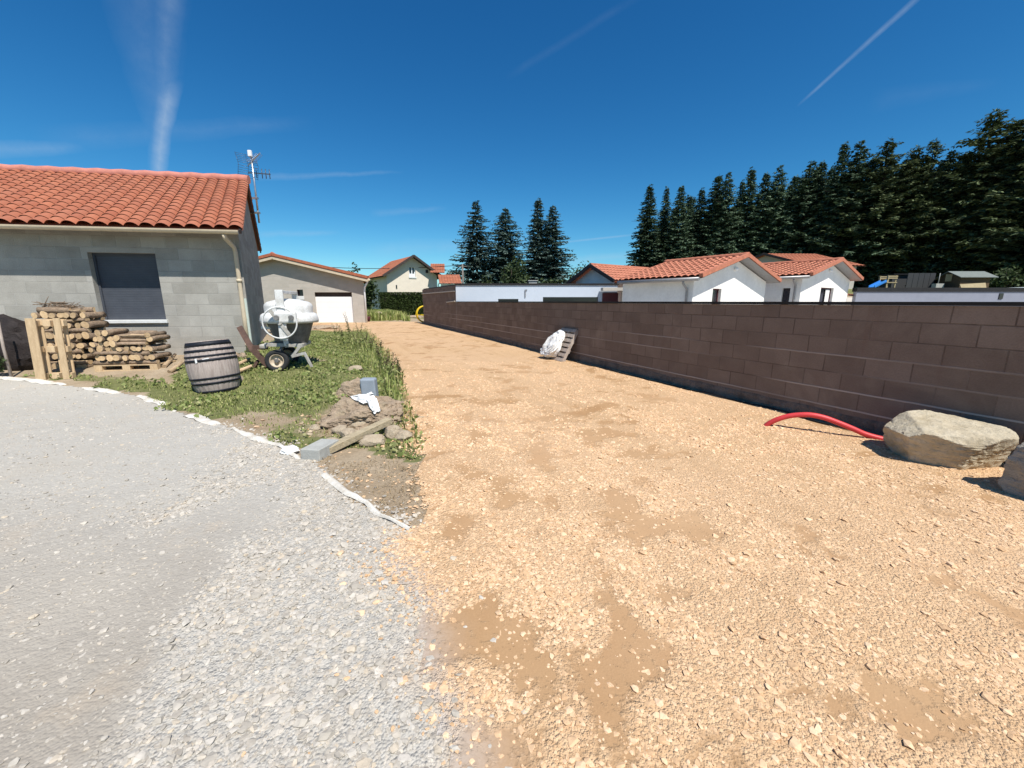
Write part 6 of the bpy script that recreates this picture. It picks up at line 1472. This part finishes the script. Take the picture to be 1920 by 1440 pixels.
for i in range(3): LOGS['split%d' % i] = log_mesh('split_log', 0.062 + 0.006 * i, 0.55, 90 + i, True)
_lu = set()
def put_log(kind, p, yaw, roll, label, group, scale=(1, 1, 1), tilt=0.0):
    s = LOGS[kind]
    if kind in _lu: o = s.copy(); COL.objects.link(o)
    else: _lu.add(kind); o = s
    o.location = p; o.rotation_euler = (roll, tilt, yaw); o.scale = scale; return tag(o, label, 'log', group)

def firewood():
    n = Vector((math.sin(PHI), -math.cos(PHI), 0)); g = random.Random(9); yaw_a = PHI; yaw_e = PHI + math.pi / 2
    # low stack on its pallet
    P0 = G(178, 697); P1 = G(296, 693); ax = (P1 - P0); ax.z = 0; L = ax.length; ax.normalize(); ay = Vector((-ax.y, ax.x, 0)); P0.z = min(P0.z, P1.z)
    P0 = P0 - Vector((0, 0, 0.0))
    flat_pallet('flat_pallet', P0, ax, ay, L, 0.62, 'pale pallet lying flat under the low firewood stack'); ya = math.atan2(ax.y, ax.x); z = P0.z + 0.132
    def ends(z, x0, x1, lab, group, r=(0.045, 0.065), O=P0, deep=0.28, skip=0.0):
        x = x0
        while x < x1:
            rr = g.uniform(*r); k = g.randrange(4); sc = rr / (0.052 + 0.008 * k)
            if g.random() > skip: put_log('end%d' % k, O + ax * (x + rr) + ay * (deep + g.uniform(-0.05, 0.03)) + Vector((0, 0, z - O.z + rr)), ya + math.pi / 2 + g.uniform(-.06, .06), g.uniform(0, 6), lab, group, (0.60, sc, sc * g.uniform(0.9, 1.05)))
            x += 2 * rr + g.uniform(0.0, 0.02)
        return z + 2 * sum(r) / 2 * 0.93
    def lengths(z, x0, x1, lab, group, kinds=('long', 'split'), O=P0, rows=(0.06, 0.46), hh=0.085):
        for dp in rows:
            x = x0
            while x < x1 - 0.12:
                kd = g.choice(kinds) + str(g.randrange(3)); l = min(g.uniform(0.45, 0.75), x1 - x); put_log(kd, O + ax * (x + l / 2) + ay * (dp + g.uniform(-0.02, 0.02)) + Vector((0, 0, z - O.z + hh / 2)), ya + g.uniform(-.05, .05), g.uniform(0, 6) if kd[0] == 'l' else g.choice([0, math.pi / 2, math.pi]), lab, group, (l / 0.55, hh / 0.098, hh / 0.098), g.uniform(-.03, .03)); x += l + 0.01
        return z + hh
    g1 = 'logs of the low firewood stack'; le = 'log in the low firewood stack, end-on with its pale cut face showing'; ll = 'log in the low firewood stack, lying lengthwise in a bark-covered course'
    z = lengths(z, 0.0, L, ll, g1, ('long',)); z = ends(z, 0.02, L * 0.92, le, g1); z = lengths(z, 0.02, L * 0.9, ll, g1, ('split', 'long')); z = ends(z, 0.0, L * 0.93, le, g1); z2 = lengths(z, L * 0.38, L * 0.97, ll, g1, ('split',))
    ends(z, 0.04, L * 0.36, le, g1, (0.05, 0.07)); z3 = lengths(z2, L * 0.42, L * 0.96, ll, g1, ('split', 'long')); ze = ends(z + 0.11, 0.07, L * 0.42, le, g1, (0.05, 0.07)); ends(ze, 0.14, L * 0.33, le, g1, (0.055, 0.07))
    lengths(z3, L * 0.40, L * 0.90, ll, g1, ('split',), hh=0.10, rows=(0.08, 0.28, 0.48))
    ends(z2, L * 0.90, L * 0.98, le, g1, (0.05, 0.06)); ends(z3, L * 0.86, L * 0.96, le, g1, (0.055, 0.07))
    # tall stack behind the standing pallet
    Q0 = G(62, 700); Q1 = G(172, 694); Q0 = Q0 + ay * 0.30; L2 = (Q1 - Q0).dot(ax) - 0.13; zz = Q0.z
    g2_ = 'logs of the tall firewood stack'; le2 = 'log in the tall firewood stack behind the upright pallet, end-on'; ll2 = 'log in the tall firewood stack behind the upright pallet, lying lengthwise'
    top = at(120, 590, Q0.y).z; k = 0; z = zz + 0.02
    while z < top - 0.06:
        w = L2 * (1.0 if z < top - 0.3 else 0.98); x0 = -0.05 + 0.03 * g.random()
        if k % 2 == 0: z = ends(z, x0, w + (0.06 if z > zz + 0.6 else -0.05), le2, g2_, (0.05, 0.075), Q0)
        else: z = lengths(z, x0, w + (0.08 if z > zz + 0.6 else -0.04), ll2, g2_, ('long', 'split', 'split'), Q0, hh=0.095)
        k += 1
    lengths(z, 0.05, L2 * 1.02, ll2, g2_, ('split', 'split', 'long'), Q0, hh=0.09, rows=(0.05, 0.4))
    # brushwood on top
    tw = MB()
    for i in range(46):
        p = Q0 + ax * g.uniform(0.0, L2 * 0.62) + ay * g.uniform(0.1, 0.6) + Vector((0, 0, z - Q0.z + 0.10 + g.uniform(-0.02, 0.10))); d = ax * g.uniform(-1, 1) + ay * g.uniform(-.4, .4) + Vector((0, 0, g.uniform(-.05, .35))); d.normalize(); l = g.uniform(0.15, 0.34); tw.tube([p - d * l * .5, p + Vector((0, 0, g.uniform(-.02, .02))), p + d * l * .5], [0.010, 0.009, 0.004], 5)
    tag(tw.build('brushwood', M['bark'], loc=Q0 + Vector((0, 0, z - Q0.z + 0.1))), 'loose brown twigs heaped on the tall firewood stack', 'brushwood')
    # hollow block at its left end
    b = at(66, 618, Q0.y + 0.05); m = MB()
    for (a, c, e, h) in ((-.10, -.10, .20, .04), (-.10, .06, .20, .04), (-.10, -.06, .04, .12), (.06, -.06, .04, .12)): m.box(b + ax * a + Vector((0, 0, c)), ax * e, ay * 0.4, Vector((0, 0, h)))
    tag(m.build('hollow_block', M['concrete'], loc=b), 'grey hollow block at the left end of the tall firewood stack', 'block')
    st = MB(); e = G(70, 690); e = e + ay * 0.25; st.box(e - ax * 0.10, ax * 0.09, ay * 0.09, Vector((0, 0, b.z - e.z - 0.10)))
    tag(st.build('support_post', M['pallet_old'], loc=e), 'short post under the grey hollow block', 'post')
    # upright pallet
    S0 = G(67, 713); S1 = G(131, 711); sx = (S1 - S0); sx.z = 0; Wp = sx.length; sx.normalize(); sy = Vector((-sx.y, sx.x, 0)); top = at(72, 597, S0.y).z; Hh = top - S0.z; upv = (Vector((0, 0, 1)) + sy * 0.06).normalized()
    O = thing('upright_pallet', 'pale new pallet standing upright in front of the tall firewood stack', 'pallet', S0)
    def bd(nm, x, z_, w, h, y, d):
        m = MB(); m.box(S0 + sx * x + upv * z_ + sy * y, sx * w, upv * h, sy * d); m.build(nm, M['pallet'], O, bevel=0.003)
    bd('runner', 0.0, 0, Wp * 0.29, Hh, 0, 0.024); bd('runner', Wp * 0.80, 0, Wp * 0.20, Hh, 0, 0.024)
    for zz_ in (0.0, Hh * 0.44, Hh * 0.86): 
        for x in (0.02, Wp * 0.45, Wp * 0.84): bd('pallet_block', x, zz_ + 0.01, 0.12, 0.11, 0.026, 0.09)
    for zz_ in (0.0, Hh * 0.44, Hh * 0.88): bd('cross_board', Wp * 0.0 if zz_ > Hh * .6 else Wp * 0.3, zz_, Wp * 0.98 if zz_ > Hh * .6 else Wp * 0.49, 0.12, 0.118, 0.022)
    for i in range(3): bd('deck_board', (0.02, Wp * 0.56, Wp * 0.86)[i], 0, (Wp * .26, Wp * .20, Wp * .13)[i], Hh * 0.98, 0.142, 0.022)
    # stakes, tarp heap, shrub at the left edge
    for (u, v, vt, lab, w) in ((22, 708, 588, 'tall dark stake in front of the tarpaulin heap', 0.05), (42, 690, 604, 'short thick stake behind the tarpaulin heap', 0.08)):
        p = G(u, v); h = at(u - 3, vt, p.y).z - p.z; m = MB(); m.tube([p - Vector((0, 0, .1)), p + Vector((-.01, 0, h * .5)), p + Vector((0.0, 0.02, h))], [w / 2, w / 2, w * 0.35], 7); tag(m.build('wood_stake', M['pallet_old'] if w < .06 else M['bark'], loc=p), lab, 'stake')
    p = G(10, 700); rock('tarp_heap', p + Vector((-0.1, 0.55, 0)), (1.35, 0.9, 1.25), 71, 'tarp', 'dark brown tarpaulin heap left of the firewood', 'tarpaulin', rough=0.10, sub=5, sink=0.12, flat_n=4)
    q = G(-28, 715); bush('grey_shrub', q, (0.30, 0.30, 0.42), 700, 0.07, 'leaf', 'grey-green shrub cut by the left edge', stems=4)
    # scraps of wood right of the low stack
    sc = [(308, 690, 330, 668, 'grey branch leaning off the right end of the low stack'), (436, 690, 470, 676, 'upper pale stick between the barrel and the mixer'), (440, 702, 474, 690, 'lower pale stick between the barrel and the mixer'), (318, 700, 344, 684, 'short branch on the ground behind the barrel')]
    for (u0, v0, u1, v1, lab) in sc:
        a, b2 = G(u0, v0), G(u1, v1 + 6); m = MB(); m.tube([a + Vector((0, 0, .03)), (a + b2) / 2 + Vector((0, 0, .07)), b2 + Vector((0, 0, .12))], [0.045, 0.04, 0.03], 7); tag(m.build('branch', M['split'], loc=a), lab, 'branch')
firewood()

# ------------------------------------------------------------------ barrel
def barrel():
    p = G(388, 738); c = Vector((p.x, p.y + 0.30, p.z)); O = thing('oak_barrel', 'weathered grey oak barrel with dark hoops leaning in the grass', 'barrel', c)
    Hh, rb, re = 0.95, 0.40, 0.32; tilt = Matrix.Translation(Vector((0, 0, -0.02))) @ Matrix.Rotation(R(-6.5), 4, Vector((0.35, 1, 0)).normalized())
    rz = lambda t: re + (rb - re) * (1 - (2 * t - 1) ** 2)
    n = 64; vs = []; fs = []; prof = [(rz(i / 16), Hh * i / 16) for i in range(17)]
    m = MB(); ns = 24
    for i, (r, z) in enumerate(prof):
        for k in range(n * 2):
            a = 6.283185 * k / (n * 2); fr = (k % 5) / 5; rr = r - (0.006 if k % 5 == 0 else 0); vs.append(tilt @ Vector((rr * math.cos(a), rr * math.sin(a), z)))
    N2 = n * 2
    for i in range(16):
        for k in range(N2): fs.append([i * N2 + k, i * N2 + (k + 1) % N2, (i + 1) * N2 + (k + 1) % N2, (i + 1) * N2 + k])
    m.add(vs, fs, 0, True); m.build('staves', M['stave'], O, local=True)
    h = MB(); h.lathe([(re - 0.012, Hh - 0.04), (0.01, Hh - 0.035)], tilt, 40, cap=(False, False)); h.build('head', M['stave'], O, local=True)
    for t0, t1 in ((0.905, 0.985), (0.80, 0.845), (0.70, 0.735), (0.615, 0.66), (0.27, 0.31), (0.175, 0.215), (0.01, 0.055)):
        h = MB(); pr = [(rz(t0) - 0.004, Hh * t0), (rz(t0) + 0.007, Hh * t0), (rz((t0 + t1) / 2) + 0.008, Hh * (t0 + t1) / 2), (rz(t1) + 0.007, Hh * t1), (rz(t1) - 0.004, Hh * t1)]; h.lathe(pr, tilt, 48, cap=(False, False)); h.build('hoop', M['hoop'], O, local=True)
    # scraps stuck on it
    l = MB(); 
    for (a, z, w, hh) in ((-1.50, 0.60, 0.035, 0.085), (-1.13, 0.655, 0.10, 0.022)):
        r = rz(z) + 0.012; q = []
        for da, dz in ((-w / 2 / r, 0), (w / 2 / r, 0.005), (w / 2 / r, hh), (-w / 2 / r, hh - 0.01)): q.append(tilt @ Vector((r * math.cos(a + da), r * math.sin(a + da), Hh * z + dz)))
        l.quad(*q)
    l.build('paper_label', M['white_sheet'], O, local=True)
barrel()

# ------------------------------------------------------------------ cement mixer
def mixer():
    b = G(520, 692); Y = b.y; O = thing('cement_mixer', 'white cement mixer on one pair of wheels with its drum turned down beside the house', 'cement mixer', b)
    Zv = Vector((0, 0, 1)); X = Vector((0.97, 0.25, 0)).normalized(); D = Vector((-X.y, X.x, 0))          # along the frame, away from camera
    def q(u, v, d=0.0): return at(u, v, Y) + D * d
    ctr = at(537, 592, Y) + D * 0.35; px = Y / 780.0
    zt, zr0, zr1 = at(530, 566, Y).z, at(530, 589, Y).z, at(530, 605, Y).z; zb = at(530, 650, Y).z
    T = Matrix.Translation(Vector((ctr.x - 0.03, ctr.y, 0)))
    m = MB(); m.lathe([(0.47, zr0 + 0.0), (0.475, zt - 0.10), (0.46, zt - 0.05), (0.40, zt + 0.0), (0.22, zt + 0.05), (0.01, zt + 0.07)], T, 40, cap=(False, False)); dr = m.build('drum', M['mixer_white'], O)
    m = MB(); m.lathe([(0.24, zb - 0.02), (0.30, zb + 0.02), (0.42, zr1 - 0.12), (0.46, zr1), (0.46, zr0)], T, 40, cap=(False, False)); m.build('drum_cone', M['mixer_grey'], dr)
    m = MB(); m.lathe([(0.47, zr1 - 0.02), (0.565, zr1 - 0.01), (0.575, zr1 + 0.04), (0.55, zr0 - 0.02), (0.50, zr0 + 0.015), (0.47, zr0 + 0.02)], T, 48, cap=(False, False)); m.build('gear_rim', M['mixer_white'], dr)
    # yoke over the drum with the motor hood
    m = MB(); c = Vector((ctr.x - 0.03, ctr.y, 0)); f = c - D * 0.60; 
    m.bar(f + Zv * (zr1 - 0.35), f + Zv * (zt + 0.24), 0.15, 0.06, up=tuple(D)); m.bar(f + Zv * (zt + 0.20), c + Zv * (zt + 0.20) + D * 0.62, 0.12, 0.06); m.bar(c + D * 0.60 + Zv * (zr1 - 0.3), c + D * 0.60 + Zv * (zt + 0.2), 0.12, 0.06, up=tuple(D)); m.build('yoke', M['mixer_white'], O, bevel=0.008)
    m = MB(); h0 = f + X * 0.06; m.cbox(h0 + X * 0.02 + Zv * (zr0 - 0.06) - D * 0.02, X * 0.42, D * 0.12, Zv * 0.24); m.build('hub_plate', M['mixer_white'], O, bevel=0.04)
    for e in (-0.13, 0.14):
        m = MB(); m.tube([h0 + X * e + Zv * (zr0 - 0.06) - D * 0.085, h0 + X * e + Zv * (zr0 - 0.06) - D * 0.13], 0.05, 10); m.build('bearing', M['mixer_grey'], O)
    # hand wheel
    wc = at(532.5, 604, Y) - D * 0.30; R0 = 31.0 * px * 0.93; m = MB(); wx = X; wz = Zv
    m.tube([wc + (wx * math.cos(a) + wz * math.sin(a)) * R0 for a in [6.283185 * i / 48 for i in range(48)]], 0.016, 8, closed=True); hw = m.build('hand_wheel', M['mixer_white'], O)
    m = MB(); sp = (wx * 0.52 - wz * 0.85).normalized(); m.bar(wc - sp * R0, wc + sp * R0, 0.07, 0.02, up=tuple(D)); m.build('spoke', M['mixer_frame'], hw)
    m = MB(); m.tube([wc - D * 0.03, wc + D * 0.30], 0.045, 12); m.build('axle_hub', M['mixer_frame'], hw)
    # pedestal
    m = MB(); p0 = at(530, 613, Y) + D * 0.0; p1 = at(537, 648, Y) + D * 0.02; m.bar(p0, p1, 0.11, 0.09); m.bar(p1 + X * 0.0, p1 + D * 0.7, 0.08, 0.08); m.bar(p1 + D * 0.7, p0 + D * 0.72, 0.11, 0.09); m.build('pedestal', M['mixer_white'], O)
    m = MB(); m.bar(at(489, 614, Y) + D * 0.05, at(519, 616, Y) + D * 0.02, 0.035, 0.05); m.build('side_lever', M['mixer_white'], O)
    # chassis
    m = MB(); z1 = at(520, 646, Y).z
    a, c2 = at(497, 647, Y), at(567, 652, Y); m.bar(Vector((a.x, a.y, z1)), Vector((c2.x, c2.y, z1 - .02)) + X * 0.02, 0.07, 0.07); m.bar(Vector((a.x, a.y, z1)) + D * 0.75, Vector((c2.x, c2.y, z1 - .02)) + D * 0.75, 0.07, 0.07)
    for s in (0.1, 0.55, 0.98): p = Vector((a.x, a.y, z1)).lerp(Vector((c2.x, c2.y, z1 - .02)), s); m.bar(p, p + D * 0.75, 0.06, 0.06)
    p = at(548, 668, Y); m.bar(Vector((c2.x, c2.y, z1)), p, 0.06, 0.06); m.bar(p, at(572, 662, Y), 0.06, 0.06); m.build('chassis', M['mixer_frame'], O)
    m = MB(); m.bar(at(571, 662, Y), at(585, 688, Y), 0.05, 0.04); m.build('stand_leg', M['mixer_frame'], O)
    # wheels
    wr = 21.0 * px * 1.0; wcz = b.z + wr - 0.03
    for d in (0.0, 0.80):
        cc = Vector((at(522, 670, Y).x, Y, wcz)) + D * (d - 0.10)
        Mx = Matrix.Translation(cc) @ Matrix(((X.x, 0, D.x, 0), (X.y, 0, D.y, 0), (0, 1, 0, 0), (0, 0, 0, 1)))
        t = MB(); t.lathe([(wr * .60, -0.05), (wr * .74, -0.075), (wr * .92, -0.07), (wr, -0.045), (wr, 0.045), (wr * .92, 0.07), (wr * .74, 0.075), (wr * .60, 0.05)], Mx, 36, cap=(False, False)); ty = t.build('wheel', M['tyre'], O)
        t = MB(); t.lathe([(wr * .62, -0.052), (wr * .56, -0.06), (wr * .52, -0.02), (wr * .30, 0.0), (wr * .22, -0.02), (wr * .01, -0.02)], Mx, 28, cap=(False, False)); t.build('rim', M['rim'], ty)
        t = MB(); t.lathe([(wr * .17, -0.06), (wr * .17, -0.018)], Mx, 14); 
        for k in range(5):
            an = 6.283 * k / 5; t.tube([Mx @ Vector((wr * .22 * math.cos(an), wr * .22 * math.sin(an), -0.035)), Mx @ Vector((wr * .22 * math.cos(an), wr * .22 * math.sin(an), -0.018))], 0.012, 6)
        t.build('hub', M['mixer_grey'], ty)
    m = MB(); cc = Vector((at(522, 670, Y).x, Y, wcz)); m.tube([cc - D * 0.08, cc + D * 0.74], 0.03, 8); p = Vector((at(530, 650, Y).x, Y, z1)); m.bar(cc, p, 0.06, 0.05); m.build('axle', M['mixer_grey'], O)
    # rusty drawbar: one arm cocked up against the house, one down to the ground
    m = MB(); k0 = at(474, 657, Y - 0.05); m.bar(at(449, 613, Y + 0.1), k0, 0.05, 0.11, up=tuple(X)); m.bar(k0 + Zv * 0.06, at(500, 652, Y) + D * 0.1, 0.06, 0.09); m.build('drawbar', M['rust'], O)
    m = MB(); m.bar(k0 + Zv * 0.02, at(503, 686, Y), 0.06, 0.11); m.bar(at(484, 676, Y), at(474, 692, Y), 0.05, 0.06); m.build('drawbar_leg', M['rust'], O)
    m = MB(); e = at(496, 649, Y) - D * 0.05; m.cbox(e, X * 0.14, D * 0.16, Zv * 0.10); m.build('tool_box', M['mixer_frame'], O, bevel=0.03)
mixer()

# ------------------------------------------------------------------ odds and ends at the far end of the drive
def far_bits():
    Y = 31.6; c = at(797, 590, Y); r = 0.62; m = MB(); ax = Vector((0.9, 0.45, 0)).normalized()
    O = thing('hose_reel', 'yellow hose coil peeping out behind the far end of the brown wall', 'hose coil', (c.x, Y, 0))
    for k in range(5):
        m = MB(); o = Vector((-ax.y, ax.x, 0)) * (0.07 * k); m.tube([c + o + (ax * math.cos(a) + Vector((0, 0, 1)) * math.sin(a)) * (r - 0.02 * (k % 2)) + Vector((0, 0, r - c.z + 0.05)) for a in [6.283185 * i / 32 for i in range(32)]], 0.045, 7, closed=True); m.build('coil_turn', M['yellow'], O)
    m = MB(); m.bar(Vector((c.x - 0.75, Y, 0.62)), Vector((c.x + 0.6, Y, 0.60)), 0.08, 0.08); m.bar(Vector((c.x, Y, 0.05)), Vector((c.x, Y, 1.1)), 0.08, 0.08); m.build('stand', M['yellow'], O)
    p = G(700, 601); rock('pale_stone', (p.x, p.y + 1.5, p.z), (0.8, 0.7, 0.85), 91, 'rubble', 'pale upright stone right of the garage house downpipe', 'stone', sub=4, sink=0.15)
    for i, (u, v, s, lab) in enumerate([(735, 598, 1.0, 'low brown spoil mound at the near edge of the far weeds'), (775, 596, 0.8, 'small spoil mound beside the yellow hose coil'), (608, 617, 0.7, 'flat grey stone slab on the drive behind the mixer')]):
        p = G(u, v); rock('spoil_mound', p, (s * 2.6, s * 1.4, s * 0.45), 93 + i, 'earth', lab, 'mound', rough=0.14, sub=4, sink=0.3)
    p = G(690, 603); m = MB(); m.lathe([(0.16, 0), (0.22, 0.4), (0.2, 0.42)], Matrix.Translation(p), 16, m=0); tag(m.build('dark_bucket', M['maroon'], loc=p), 'dark red bucket at the foot of the garage house downpipe', 'bucket')
far_bits()
